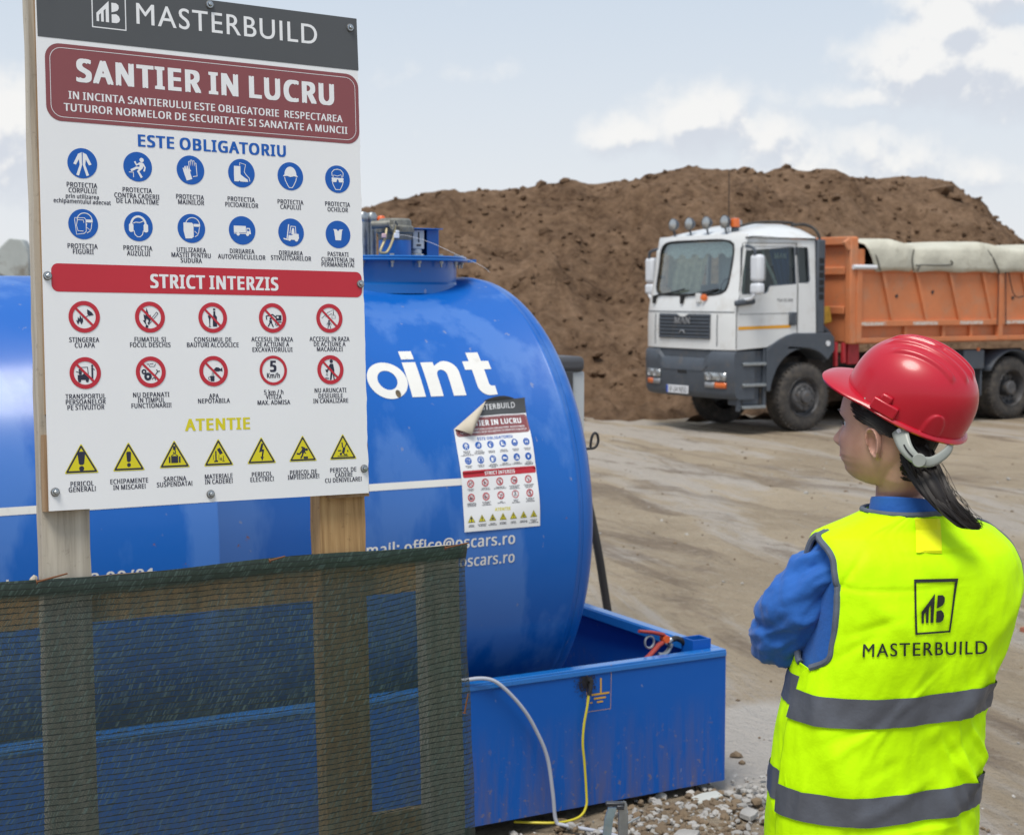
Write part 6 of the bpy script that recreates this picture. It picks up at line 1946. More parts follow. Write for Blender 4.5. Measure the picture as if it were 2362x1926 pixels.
# grille
mb = MB(); front_strip(mb, -1.655, -.435, 1.345, 1.705, 20, 8, .012); grille = mb.build('grille', m_trim, truck, angle=None)
mb = MB()
for k in range(7):
    z = 1.365 + k * .052
    mb.tube([(fx(y, z, .02), y, z) for y in [lerp(-1.64, -.45, j / 12) for j in range(13)]], .013, 6)
mb.build('slat', m_trim, grille)
mb = MB()
for g in text2d('MAN', 0, 0, .36, .10, .03):
    mb.prism([[(YC + x, 1.56 - y) for x, y in c] for c in g], lambda a, b, c: V((fx(a, b, .034) + c, a, b)), 0, .006)
mb.build('badge_letters', m_badge, grille, angle=30)
mb = MB(); mb.tube(spline([(fx(YC, 1.44, .036), YC - .07, 1.43), (fx(YC, 1.44, .036), YC - .02, 1.46), (fx(YC, 1.44, .036), YC + .03, 1.455), (fx(YC, 1.44, .036), YC + .06, 1.425)], 4), .010, 6); mb.build('badge_emblem', m_badge, grille)
mb = MB()
mb.prism([[(YC - .14, 1.705), (YC - .05, 1.665), (YC + .05, 1.665), (YC + .14, 1.705)]], lambda a, b, c: V((fx(a, b, .022) + c, a, b)), 0, .012); mb.build('grille_notch', m_cabw, truck)
mb = MB()
for y in (-1.78, -.31):
    mb.tube([(fx(y, z, .002), y + .0, z) for z in (1.25, 1.5, 1.70)], .008, 6)
mb.tube([(fx(y, 1.735, .001), y, 1.735) for y in [lerp(-2.06, -.03, j / 16) for j in range(17)]], .007, 6)
mb.build('panel_gap', m_trim, truck)
# bumper
mb = MB()
NB = 44
rows = []
for z, ins in ((.50, -.06), (.53, -.01), (.60, .018), (.95, .025), (1.00, .03), (1.14, .02), (1.185, -.02)):
    row = []
    for j in range(NB + 1):
        y = lerp(-2.10, .012, j / NB)
        zz = z
        q = abs(y - YC)
        if z > .97 and q < .62: zz = z - .11 * min(1, (.62 - q) / .14)
        row.append(V((fx(y, z, ins + .01), y, zz)))
    rows.append([V((.95, -2.10, z))] + row + [V((.95, .012, z))])
mb.grid(rows)
mb.grid([[V((1.30, -1.95, 1.02)), V((1.30, -.1, 1.02))], [V((1.30, -1.95, 1.20)), V((1.30, -.1, 1.20))]])
bump = mb.build('bumper', m_trim, truck, angle=40, bevel=0)
mb = MB(); mb.box((fx(YC, .87, .03), YC, .87), (.02, .22, .06)); mb.build('tow_recess', m_dark, bump, bevel=.01)
mb = MB(); front_strip(mb, YC - .62, YC + .62, 1.06, 1.19, 16, 2, -.02); mb.build('lower_grille', m_trim, bump, angle=None)
for s_, y in ((1, -.31), (-1, -1.78)):
    mb = MB(); front_strip(mb, y - .20, y + .20, .765, .875, 8, 2, .042); h_ = mb.build('headlight', m_chrome, truck, angle=None, solid=.02)
    mb = MB()
    for dy in (-.09, .09): mb.lathe([(0, .0), (.048, .006), (.052, .012)], (fx(y + dy, .82, .050), y + dy, .82), (1, 0, 0), 18)
    mb.build('reflector', m_badge, h_)
    mb = MB(); front_strip(mb, y + (.0 if s_ > 0 else -.2), y + (.2 if s_ > 0 else 0), .655, .735, 6, 2, .04); mb.build('indicator', m_amber, truck, angle=None, solid=.02)
    mb = MB(); front_strip(mb, y - (.2 if s_ > 0 else 0), y + (0 if s_ > 0 else .2) - .01, .655, .735, 6, 2, .04); mb.build('fog_lamp', m_badge, truck, angle=None, solid=.02)
mb = MB(); mb.box((fx(YC, .6, .045), YC - .10, .60), (.012, .52, .115)); pl = mb.build('number_plate', m_whitepl, bump, bevel=.004)
mb = MB()
for g in text2d('IF-24 NDD', 0, 0, .42, .075, .02):
    mb.prism([[(YC - .08 + x, .563 - y) for x, y in c] for c in g], lambda a, b, c: V((fx(YC, .6, .0525), a, b)), None, 0)
mb.build('plate_lettering', m_dark, bump, angle=None)
mb = MB(); mb.box((fx(YC, .6, .0522), YC - .338, .60), (.002, .04, .11)); mb.build('plate_band', m_plblue, bump)
# steps at the door
mb = MB(); mb.box((.96, -.16, .80), (.50, .22, .78)); mb.box((1.20, -.04, .75), (.06, .06, .85)); mb.box((.74, -.04, .80), (.06, .06, .86)); mb.build('step_well', m_trim, truck, bevel=.015)
for z in (1.0, .70, .386):
    mb = MB(); mb.box((.965, -.03, z), (.42, .14, .045)); mb.build('step', m_steel, truck, bevel=.008)
for x in (1.15, .80):
    mb = MB(); mb.box((x, -.05, .52), (.035, .035, .30)); mb.build('step_hanger', m_chas, truck)
# front wings
for y0, y1 in ((-.42, .02), (-2.11, -1.67)):
    inner = [(.02 + .635 * math.cos(R(a)), .545 + .66 * math.sin(R(a))) for a in range(8, 141, 7)]
    wing = [(.735, .60), (.735, 1.20), (.64, 1.27), (.50, 1.345), (.36, 1.40), (.22, 1.43), (-.47, 1.425), (-.55, 1.36), (-.56, 1.17)] + [p for p in inner[::-1] if p[0] > -.56 and p[1] > .62] + [(.65, .60)]
    mb = MB(); mb.prism([wing], lambda a, b, c: V((a, c, b)), y0, y1); mb.build('front_wing', m_trim, truck, bevel=.025, seg=3)
mb = MB(); mb.cyl((-.42, .02, 1.27), (-.42, .03, 1.27), .04, n=16); mb.build('side_marker', m_whitepl, truck)
# air intake behind the cab
mb = MB(); mb.box((-.285, -.10, 2.10), (.15, .22, 1.36)); it = mb.build('air_intake', m_trim, truck, bevel=.02)
mb = MB()
for k in range(6):
    z = 1.95 + k * .105
    mb.box((-.285, .012, z), (.085, .012, .07))
mb.build('intake_slot', m_dark, it)
mb = MB(); mb.tube(spline([(.05, -.28, 2.985), (-.18, -.25, 3.0), (-.30, -.15, 2.92), (-.345, -.1, 2.75), (-.345, -.1, 2.4)], 6), .022, 8)
mb.tube(spline([(1.0, -.42, 2.93), (.6, -.42, 3.02), (.05, -.35, 3.03), (-.05, -.28, 2.985)], 6), .018, 8); mb.build('roof_pipe', m_chas, truck)
mb = MB(); mb.cyl((.95, -.75, 2.985), (.62, -.75, 3.03), .045, n=14); mb.build('air_horn', m_steel, truck)
# roof lamps and beacon
for y in (-1.645, -1.255, -.85, -.43):
    L0 = V((1.17, y, 3.02))
    mb = MB(); mb.lathe([(0, -.09), (.05, -.08), (.085, -.03), (.095, .0), (.095, .012)], L0, (1, 0, 0), 24); mb.cyl(L0 + V((-.02, 0, -.09)), L0 + V((-.05, 0, -.22)), .014, n=8)
    lm = mb.build('roof_lamp', m_trim, truck)
    mb = MB(); mb.lathe([(.088, .008), (.06, .018), (0, .022)], L0, (1, 0, 0), 24); mb.build('lens', m_chrome, lm)
mb = MB(); mb.cyl((1.0, -.40, 2.86), (1.0, -.40, 2.945), .055, n=16); bc = mb.build('beacon', m_trim, truck)
mb = MB(); mb.lathe([(.07, 0), (.072, .09), (.06, .125), (0, .135)], (1.0, -.40, 2.945), (0, 0, 1), 24); mb.build('beacon_dome', m_amber, bc)
mb = MB(); mb.tube([(1.02, -.52, 2.85), (1.02, -.52, 3.75)], .006, 6); mb.build('aerial', m_dark, truck)
# mirrors
for s_, y in ((1, .20), (-1, -2.30)):
    mb = MB(); mb.box((1.08, y, 2.35), (.13, .21, .385)); mr_ = mb.build('mirror', m_mirror, truck, bevel=.05, seg=4)
    mb = MB(); mb.box((1.011, y, 2.35), (.01, .17, .33)); mb.build('mirror_glass', m_chrome, mr_)
    mb = MB(); mb.box((1.08, y, 2.065), (.13, .21, .165)); mr_ = mb.build('mirror', m_mirror, truck, bevel=.045, seg=4)
    mb = MB(); mb.tube(spline([(1.12, y, 2.53), (1.13, y - s_ * .02, 2.62), (1.12, y - s_ * .15, 2.66), (1.10, y - s_ * .26, 2.665)], 5), .022, 8)
    mb.build('mirror_arm', m_trim, truck)
    mb = MB(); mb.tube(spline([(1.12, y, 1.985), (1.13, y - s_ * .06, 1.93), (1.16, y - s_ * .17, 1.91)], 5), .024, 8); mb.build('mirror_arm', m_mirror, truck)
mb = MB(); mb.box((1.16, .03, 1.875), (.36, .07, .085), rot=Matrix.Rotation(.10, 3, 'Y')); mb.build('mirror_mount', m_trim, truck, bevel=.03, seg=3)
# door trim
mb = MB(); mb.prism([[(1.25, 1.485), (.285, 1.505), (.285, 1.55), (1.25, 1.53)]], lambda a, b, c: V((a, .004, b)), None, 0); mb.build('amber_stripe', m_stripe, truck)
mb = MB(); mb.box((.255, .012, 1.635), (.13, .03, .19)); mb.box((.30, .03, 1.64), (.05, .02, .15)); mb.build('door_handle', m_trim, truck, bevel=.012)
mb = MB()
for g in text2d('TGA 33.350', 0, 0, .30, .04, .01):
    mb.prism([[(.40 - x, 1.885 - y) for x, y in c] for c in g], lambda a, b, c: V((a, .004, b)), None, 0)
mb.build('model_lettering', m_trim, truck, angle=None)

# wheels
wheel_n = 0


def wheel(x, y, single_front=True, dual=False):
    """outer face at y, axle running inwards"""
    s = 1 if y > YC else -1
    ax = V((0, s, 0))
    r = .502
    w0 = -.31
    prof = [(.285, -.03), (.30, -.008), (.36, .0), (.42, -.004), (.455, -.016), (.478, -.035), (.488, -.06)]
    tread = []
    for k in range(9):
        h = -.06 - k * (.19 / 8)
        tread += [(r if k % 2 == 0 else r - .012, h), (r if k % 2 == 0 else r - .012, h - .02)]
    prof += tread + [(.488, -.27), (.455, -.30), (.36, -.31), (.285, -.28)]
    root = bpy.data.objects.new('wheel', None)
    scene.collection.objects.link(root)
    root.parent = truck
    root.location = (x, y, r - .006)
    m1 = MB()
    m1.lathe(prof, (0, 0, 0), ax, 56)
    rng_ = 44
    for k in range(rng_):
        a = 2 * math.pi * k / rng_
        c = V((math.cos(a) * .488, 0, math.sin(a) * .488))
        m1.box(c + ax * -.05, (.022, .055, .018), rot=Matrix.Rotation(-a, 3, 'Y'))
    if dual:
        m1.lathe([(q, h - .34) for q, h in prof], (0, 0, 0), ax, 48)
    m1.build('tyre', m_tyre, root, angle=30)
    m2 = MB()
    if single_front:
        m2.lathe([(.292, -.02), (.285, -.006), (.272, -.02), (.258, -.075), (.235, -.085), (.205, -.045), (.19, -.005), (.135, .0), (.125, .012), (.10, .015), (.095, .055), (.075, .068), (0, .07)], (0, 0, 0), ax, 40)
        bc_, rb = .165, 0.0
    else:
        m2.lathe([(.292, -.02), (.285, -.006), (.275, -.03), (.265, -.11), (.25, -.155), (.20, -.165), (.135, -.160), (.12, -.10), (.11, -.015), (.09, .0), (0, .003)], (0, 0, 0), ax, 40)
        bc_, rb = .165, -.165
    for k in range(10):
        a = 2 * math.pi * (k + .5) / 10
        c = V((math.cos(a) * bc_, 0, math.sin(a) * bc_))
        m2.cyl(c + ax * (rb - .02), c + ax * (rb + .028), .016, n=6)
    m2.build('rim', m_rim, root, angle=30)
    m3 = MB()
    for k in range(10):
        a = 2 * math.pi * k / 10
        c = V((math.cos(a) * .232, 0, math.sin(a) * .232))
        m3.lathe([(0, .004), (.027, .002)], c + ax * (-.082 if single_front else -.158), ax, 12)
    m3.build('hand_holes', m_dark, root)


wheel(0, 0, True); wheel(0, -2.09, True)
for x in (-4.33, -5.62):
    wheel(x, .03, False, True); wheel(x, -2.12, False, True)
# chassis
mb = MB()
for y in (YC - .40, YC + .40): mb.box((-2.6, y, .92), (7.2, .09, .28))
for x in (-.9, -2.0, -3.2, -5.0, -6.1): mb.box((x, YC, .92), (.12, .8, .2))
for x in (0, -4.33, -5.62): mb.cyl((x, -.25, .5), (x, -1.84, .5), .10, n=14)
mb.box((.2, YC, .95), (1.0, .7, .75)); mb.box((-.6, YC, 1.15), (.3, 1.2, .5))
mb.build('chassis', m_chas, truck, bevel=.01)
mb = MB(); mb.cyl((-2.1, -.05, .78), (-2.9, -.05, .78), .27, n=24); mb.box((-1.75, -.2, .80), (.5, .4, .5)); mb.build('fuel_tank', m_chas, truck, bevel=.02)
mb = MB(); mb.box((-.98, -.06, 1.12), (.22, .06, .34)); mb.box((-.80, -.06, 1.12), (.06, .06, .30)); mb.box((-.68, -.10, 1.10), (.05, .06, .36)); mb.build('red_panel', m_rwd, truck, bevel=.01)
mb = MB(); mb.box((-.56, -.25, 1.68), (.16, .18, .24), rot=Matrix.Rotation(.2, 3, 'Y')); mb.build('yellow_chock', mat('yellow_chock_paint', (.50, .30, .04), .6, var=.3, vscale=14), truck, bevel=.01)
mb = MB(); mb.tube(spline([(-.50, -.2, 1.5), (-.62, -.18, 1.38), (-.66, -.2, 1.2), (-.6, -.3, 1.0)], 5), .045, 10); mb.build('air_hose', m_trim, truck)
# rear mudguards
for xc in (-4.33, -5.62):
    rows = []
    for a in range(28, 181, 8):
        rows.append([V((xc + .60 * math.cos(R(a)), y, .50 + .60 * math.sin(R(a)))) for y in (-.60, .055)])
    mb = MB(); mb.grid(rows); mb.build('mudguard', m_trim, truck, angle=None, solid=.02)
mb = MB(); mb.box((-3.62, -.25, .70), (.03, .58, .62)); mb.box((-3.42, -.1, .97), (.45, .34, .30)); mb.build('mud_flap', m_trim, truck, bevel=.03)
mb = MB(); mb.cyl((-3.5, .06, 1.13), (-3.5, .08, 1.13), .03, n=12); mb.build('side_marker', m_amber, truck)

# dump body
DX0, DX1, DY0, DY1 = -6.5, -.86, -2.26, .13
body = bpy.data.objects.new('dump_body', None)
scene.collection.objects.link(body); body.parent = truck
mb = MB()
mb.box((DX1 + .03, (DY0 + DY1) / 2, 2.04), (.06, DY1 - DY0 - .12, 1.52))
mb.box((DX1 + .075, (DY0 + DY1) / 2, 2.77), (.16, DY1 - DY0, .12)); mb.box((DX1 + .085, (DY0 + DY1) / 2, 2.33), (.05, DY1 - DY0 - .3, .12)); mb.box((DX1 + .085, (DY0 + DY1) / 2, 1.75), (.05, DY1 - DY0 - .3, .12))
mb.box((DX1 + .05, DY1 - .05, 2.04), (.15, .11, 1.56)); mb.box((DX1 + .05, DY0 + .05, 2.04), (.15, .11, 1.56))
mb.box((DX1 + .14, DY1 - .03, 2.72), (.16, .05, .16), rot=Matrix.Rotation(.5, 3, 'Y'))
mb.build('headboard', m_orange, body, bevel=.015)
for yy, s_ in ((DY1, 1), (DY0, -1)):
    mb = MB()
    mb.box(((DX0 + DX1) / 2, yy - s_ * .06, 1.96), (DX1 - DX0 - .12, .05, .82))
    mb.box(((DX0 + DX1) / 2, yy - s_ * .03, 1.555), (DX1 - DX0, .10, .085)); mb.box(((DX0 + DX1) / 2, yy - s_ * .035, 2.36), (DX1 - DX0, .10, .09))
    mb.box(((DX0 + DX1) / 2, yy - s_ * .10, 1.42), (DX1 - DX0, .05, .20)); mb.box(((DX0 + DX1) / 2, yy - s_ * .04, 1.305), (DX1 - DX0, .12, .07))
    for x in (DX1 - .045, -3.90, DX0 + .05): mb.box((x, yy - s_ * .018, 1.83), (.10, .085, 1.10))
    for x in (-1.9, -2.7, -3.3, -4.6, -5.4): mb.box((x, yy - s_ * .06, 1.43), (.06, .08, .22))
    mb.box((DX1 - .10, yy - s_ * .05, 2.52), (.15, .06, .26))
    mb.build('side_panel', m_orange, body, bevel=.006)
    for xt, xb in ((-1.39, -1.60), (-2.08, -2.31), (-2.79, -3.02), (-3.51, -3.735), (-4.42, -4.64), (-5.12, -5.34), (-5.82, -6.04)):
        mb = MB()
        mb.prism([[(xt - .03, 2.315), (xt + .03, 2.315), (xb + .03, 1.60), (xb - .03, 1.60)]], lambda a, b, c: V((a, yy - s_ * .034 + s_ * c, b)), -.02, .042)
        mb.build('rib', m_orange, body, bevel=.004)
    for x0, x1 in ((-.95, -1.45), (-2.0, -2.52), (-3.0, -3.5), (-4.02, -4.5), (-5.2, -5.7)):
        mb = MB()
        mb.prism([[(x0, 1.525), (x1, 1.525), (x1, 1.575), (x0, 1.575)]], lambda a, b, c: V((a, yy + s_ * .0225, b)), None, 0)
        mb.build('reflective_tape', m_reflect, body)
mb = MB(); mb.box(((DX0 + DX1) / 2, (DY0 + DY1) / 2, 1.30), (DX1 - DX0 - .1, DY1 - DY0 - .25, .10)); mb.box((DX0 + .03, (DY0 + DY1) / 2, 1.95), (.06, DY1 - DY0 - .1, 1.2)); mb.build('body_floor', m_orange, body)
mb = MB()
rows = []
for i in range(9):
    x = lerp(DX0 + .1, DX1 - .1, i / 8)
    rows.append([V((x, y, 2.42 + .16 * math.cos((y + 1.06) * 1.2) + .05 * fbm((x, y, 3), 2))) for y in [lerp(DY0 + .1, DY1 - .1, j / 10) for j in range(11)]])
mb.grid(rows); mb.build('load', m_soil, body, angle=None)
mb = MB(); mb.cyl((DX1 + .10, DY1 + .03, 2.385), (DX1 - .35, DY1 + .03, 2.385), .035, n=12); mb.build('roller_end', m_whitepl, body)
# tarpaulin: rounded over the load, hanging down the sides
mb = MB()
rows = []
NX = 90
for i in range(NX + 1):
    x = lerp(DX1 - .12, DX0, i / NX)
    row = []
    hump = .05 * fbm((x * 1.1, 3, 1), 3) + .035 * math.sin(x * 3.1)
    endd = max(0, 1 - (DX1 - .12 - x) / .35)
    prof = [(DY1 + .035, 2.33), (DY1 + .055, 2.40), (DY1 + .055, 2.52), (DY1 + .05, 2.64), (DY1 + .01, 2.715), (DY1 - .12, 2.745), (DY1 - .6, 2.76), (YC, 2.77), (DY0 + .6, 2.76), (DY0 + .2, 2.73), (DY0 + .04, 2.69), (DY0 - .03, 2.60), (DY0 - .05, 2.48), (DY0 - .035, 2.34)]
    for k, (y, z) in enumerate(prof):
        f = .030 * (.3 - abs(fbm((x * 2.2 + z * 2, z * 3 + k * .1, 5), 4))) + .012 * fbm((x * 7, z * 9, 2), 2)
        tuck = .035 * math.exp(-((x + 1.95) / .06)**2) + .03 * math.exp(-((x + 3.72 - (z - 2.4) * .6) / .07)**2)
        sy = 1 if y > YC else -1
        xx = x - endd * .22 * (1 - min(1, max(0, (z - 2.33) / .4)))
        row.append(V((xx, y + sy * (f - tuck * (1 if z < 2.65 else .2)), z + (hump if z > 2.70 else 0) + (.012 * math.sin(x * 7) if k in (0, 13) else 0))))
    rows.append(row)
mb.grid(rows); tp_ = mb.build('tarpaulin', m_tarp, body, angle=None, solid=.008)
mb = MB()
for pts in ([(-1.26, DY1 + .075, 2.33), (-1.20, DY1 + .07, 2.5), (-1.12, DY1 + .03, 2.66)], [(-1.95, DY1 + .055, 2.34), (-1.93, DY1 + .05, 2.52), (-1.98, DY1 + .03, 2.66)], [(-1.98, DY1 + .07, 2.42), (-2.7, DY1 + .075, 2.43), (-2.72, DY1 + .07, 2.5)],
            [(-3.80, DY1 + .06, 2.33), (-3.66, DY1 + .05, 2.55), (-3.56, DY1 + .02, 2.68)], [(-3.80, DY1 + .045, 2.34), (-3.80, DY1 + .045, 1.5)], [(-3.95, DY1 + .05, 2.34), (-3.99, DY1 + .045, 1.5)], [(-4.02, DY1 + .05, 2.33), (-4.2, DY1 + .04, 1.95), (-4.6, DY1 + .04, 2.02)], [(-2.02, DY1 + .07, 2.33), (-2.10, DY1 + .05, 2.44)]):
    mb.tube(spline(pts, 4), .008, 5)
mb.build('tie_rope', m_dark, body)
mb = MB()
for x, z in ((-1.70, 1.96), (-2.45, 2.02), (-1.75, 1.56), (-4.22, 1.93)):
    mb.box((x, DY1 - .03, z), (.05, .012, .04), rot=Matrix.Rotation(.6, 3, 'Y'))
mb.build('rope_hook', m_chas, body)
# ------------------------------------------------------------------ person in a vest and hard hat (local frame: x right, y away, z up)
KP = .000831


def px(x): return (x - 2080) * KP


def pz(y): return 1.763 - .000829 * (y - 963)


def pw(x_, y_, d_):
    D = 2.99 + d_
    return V(((x_ - 1181) * D / 3608.6 - .747, d_, 2 + D * (-.079 + .9969 * (963 - y_) / 3609)))


PERSON_M = Matrix.Translation((.747, 2.975, 0))
person = thing('person', 'woman seen from behind in a lime safety vest and red hard hat, arms crossed', 'person', PERSON_M)


def skin_material():
    m = bpy.data.materials.new('skin')
    m.use_nodes = True
    b = m.node_tree.nodes['Principled BSDF']
    L = m.node_tree.links
    b.inputs['Roughness'].default_value = .55
    b.inputs['Subsurface Weight'].default_value = .10
    b.inputs['Subsurface Radius'].default_value = (.012, .005, .003)
    b.inputs['Subsurface Scale'].default_value = .6
    tc = N(m.node_tree, 'ShaderNodeTexCoord')
    n = N(m.node_tree, 'ShaderNodeTexNoise'); n.inputs['Scale'].default_value = 26; n.inputs['Detail'].default_value = 5
    L.new(tc.outputs['Object'], n.inputs['Vector'])
    mx = N(m.node_tree, 'ShaderNodeMix', data_type='RGBA')
    mr = N(m.node_tree, 'ShaderNodeMapRange'); mr.inputs[1].default_value = .35; mr.inputs[2].default_value = .65
    L.new(n.outputs[0], mr.inputs[0]); L.new(mr.outputs[0], mx.inputs[0])
    mx.inputs[6].default_value = (.42, .225, .170, 1); mx.inputs[7].default_value = (.48, .275, .21, 1)
    L.new(mx.outputs[2], b.inputs['Base Color'])
    n3 = N(m.node_tree, 'ShaderNodeTexNoise'); n3.inputs['Scale'].default_value = 700; n3.inputs['Detail'].default_value = 3
    L.new(tc.outputs['Object'], n3.inputs['Vector'])
    bp = N(m.node_tree, 'ShaderNodeBump'); bp.inputs['Distance'].default_value = .0006; bp.inputs['Strength'].default_value = .6
    L.new(n3.outputs[0], bp.inputs['Height']); L.new(bp.outputs[0], b.inputs['Normal'])
    return m


m_skin = skin_material()
m_hair = mat('dark_hair', (.012, .009, .008), .48, spec=.35)
m_brow = mat('brow_hair', (.03, .02, .016), .6)
m_lip = mat('lips', (.42, .14, .13), .4)
m_eye = mat('eye_white', (.6, .6, .58), .2)


def cloth_mat(name, col, bump=.0012, var=.06, rough=.75, bs=9, trans=0.0):
    m = mat(name, col, rough, var=var, vscale=5, bump=bump * 4, bscale=bs)
    b = m.node_tree.nodes['Principled BSDF']
    b.inputs['Sheen Weight'].default_value = .15
    return m


m_vest = cloth_mat('lime_vest_fabric', (.55, .96, .0), .0012, .02, .65, 8)
m_vest.node_tree.nodes['Principled BSDF'].inputs['Specular IOR Level'].default_value = .15
m_vest.node_tree.nodes['Principled BSDF'].inputs['Sheen Weight'].default_value = 0
m_vest_patch = mat('yellow_label', (.80, .88, .01), .5, spec=.2)
m_bind = mat('grey_binding', (.09, .11, .15), .8, var=.15, vscale=60)
m_band = mat('grey_reflective_band', (.105, .115, .14), .42, metal=.25, var=.06, vscale=10, bump=.003, bscale=14)
m_jacket = cloth_mat('blue_work_jacket', (.008, .10, .40), .0015, .10, .8, 12)
m_trouser = cloth_mat('dark_blue_trousers', (.012, .04, .14))
m_boot = mat('black_boot', (.02, .018, .016), .6)
m_hat = mat('red_helmet_plastic', (.45, .004, .020), .34, coat=.45, var=.05, vscale=5, rvar=.08, spec=.35, dirt=(.42, .05, .05), dscale=40, dth=(.66, .8))
m_hat.node_tree.nodes['Principled BSDF'].inputs['Coat Roughness'].default_value = .16
m_strap = mat('grey_harness_plastic', (.30, .325, .30), .4)
m_print = mat('black_print', (.012, .016, .012), .6)

TY = R(24)            # torso turned to its left
t_r = V((math.cos(TY), math.sin(TY), 0)); t_f = V((-math.sin(TY), math.cos(TY), 0))
# z, centre x, half width, half depth, centre y
RINGS = [(.88, -.046, .214, .155, .02), (.965, -.044, .213, .152, .02), (1.028, -.042, .213, .150, .02), (1.152, -.034, .208, .146, .022), (1.251, -.016, .205, .142, .022), (1.36, .016, .222, .138, .025),
         (1.428, .030, .230, .132, .028), (1.50, .026, .222, .120, .03), (1.542, .012, .196, .096, .035), (1.553, .011, .168, .084, .035), (1.565, .013, .128, .078, .033), (1.577, .016, .092, .073, .032), (1.585, .018, .076, .070, .032)]


def ringv(z):
    return [sinterp([(r[0], r[k]) for r in RINGS], z) for k in (1, 2, 3, 4)]


def torso(th, z, sc=1.0, off=0.0):
    """th = 0 at the middle of the back, +90 deg at her right side"""
    cx, hw, hd, cy = ringv(z)
    p = 2.35
    s, c = math.sin(th), math.cos(th)
    q = (abs(s)**p + abs(c)**p)**(-1 / p)
    a, b = s * q * (hw * sc + off), -c * q * (hd * sc + off)
    # back: slight hollow along the spine
    if c > 0: b += .010 * math.exp(-(th / .35)**2) * (1 if 1.0 < z < 1.52 else .4)
    return V((cx, cy, z)) + t_r * a + t_f * b


CREASES = []
_rc = random.Random(12)
for _ in range(26):
    CREASES.append((_rc.uniform(.25, 1.1), _rc.uniform(.96, 1.25), _rc.uniform(-1.25, -.75), _rc.uniform(.005, .011), _rc.choice((1, 1, -1)) * _rc.uniform(.0015, .0038), _rc.uniform(.03, .09)))
for _ in range(14):
    CREASES.append((_rc.uniform(-1.3, -.05), _rc.uniform(.95, 1.5), _rc.uniform(.2, 1.4), _rc.uniform(.006, .013), _rc.choice((1, -1)) * _rc.uniform(.001, .0026), _rc.uniform(.03, .10)))



def vest_wr(th, z):
    """fabric folds"""
    f = vest_wr0(th, z) * .9
    f -= .0028 * math.exp(-((z - 1.459 - .006 * math.sin(th * 3)) / .0035)**2) * max(0, min(1, .35 - th))
    for (t0, z0, an, wd, am, ln_) in CREASES:
        dx, dz = (th - t0) * .2, z - z0
        c_, s_ = math.cos(an), math.sin(an)
        d, l = dx * s_ - dz * c_, dx * c_ + dz * s_
        if abs(d) < .04 and abs(l) < .2: f += 1.5 * am * math.exp(-(d / wd)**2) * math.exp(-(l / ln_)**2)
    return f


def vest_wr0(th, z):
    f = .0045 * fbm((th * 1.6, z * 7, 1), 3) + .0035 * fbm((th * 3.5 + z * 4, z * 5 - th * 2, 4), 3)
    # drag folds from the right side of the back to the waist
    for (t0, z0, sl, wd, am, len_) in ((.62, 1.27, 1.15, .020, .006, .14), (.70, 1.20, 1.0, .018, -.005, .13), (.45, 1.22, 1.3, .018, .0045, .12), (.78, 1.10, 1.1, .02, .006, .13), (.65, 1.04, .9, .018, -.005, .10), (-.9, 1.15, -.7, .025, .006, .15), (-.75, 1.0, -.6, .022, -.005, .12), (.2, 1.02, .5, .02, .004, .12), (-.55, 1.40, -1.1, .022, .006, .10), (.75, 1.40, .9, .022, .006, .10), (-.2, .98, .2, .02, .004, .12)):
        d = (th - t0) * .2 * math.cos(.8 * sl) + (z - z0) * math.sin(.8 * sl) * -1
        l = (th - t0) * .2 * math.sin(.8 * sl) + (z - z0) * math.cos(.8 * sl)
        f += am * math.exp(-(d / wd)**2) * math.exp(-(l / len_)**2)
    return f


def th_for(xt, z, side):
    best, bt = 9, 0
    for k in range(0, 190):
        th = side * k / 190 * R(118)
        d = abs(torso(th, z).x - xt)
        if d < best: best, bt = d, th
    return bt


# edges of the back panel from seam to shoulder (measured along the armholes)
LE = [(.88, px(1786)), (1.05, px(1795)), (1.24, px(1862)), (1.296, px(1879)), (1.352, px(1899)), (1.421, px(1908)), (1.484, px(1905)), (1.549, px(1884))]
RE = [(.88, px(2273)), (1.152, px(2277)), (1.251, px(2292)), (1.33, px(2322)), (1.362, px(2331)), (1.404, px(2349)), (1.428, px(2356)), (1.50, px(2326)), (1.549, px(2300))]


LTH = [(1.20, -R(92)), (1.26, -R(91)), (1.29, -R(87))] + [(z, th_for(x, z, -1)) for z, x in ((1.318, px(1886)), (1.352, px(1899)), (1.421, px(1908)), (1.484, px(1905)), (1.522, px(1896)))] + [(1.545, -R(90))]
RTH = [(1.20, R(104)), (1.28, R(101)), (1.32, R(84)), (1.37, R(73)), (1.43, R(69)), (1.49, R(71)), (1.525, R(79)), (1.545, R(90))]


def edge_th(z, side):
    if z >= 1.545: return side * R(90)
    if side < 0:
        lim = R(97)
        return sinterp(LTH, z)
    return sinterp(RTH, z)


ZL = [.885 + i * .005 for i in range(140)]
ZL = [z for z in ZL if z < 1.541] + [1.5415, 1.5455, 1.550, 1.5555, 1.562, 1.569, 1.576, 1.583]
mb = MB()
rows = []
eL, eR = [], []
for z in ZL:
    a, b = edge_th(z, -1), edge_th(z, 1)
    row = []
    for j in range(161):
        th = lerp(a, b, j / 160)
        row.append(torso(th, z, 1.0, .004 + vest_wr(th, z)))
    rows.append(row)
    eL.append(row[0]); eR.append(row[-1])
mb.grid(rows)
vest = mb.build('vest', m_vest, person, angle=None, solid=.0025)


def front_edge(z, side):
    if z >= 1.545: return side * R(90)
    k = max(0, math.sin(math.pi * min(1, max(0, (z - 1.298) / .247)))) ** .2
    return side * R(84 + 30 * k) if z > 1.298 else side * R(82)


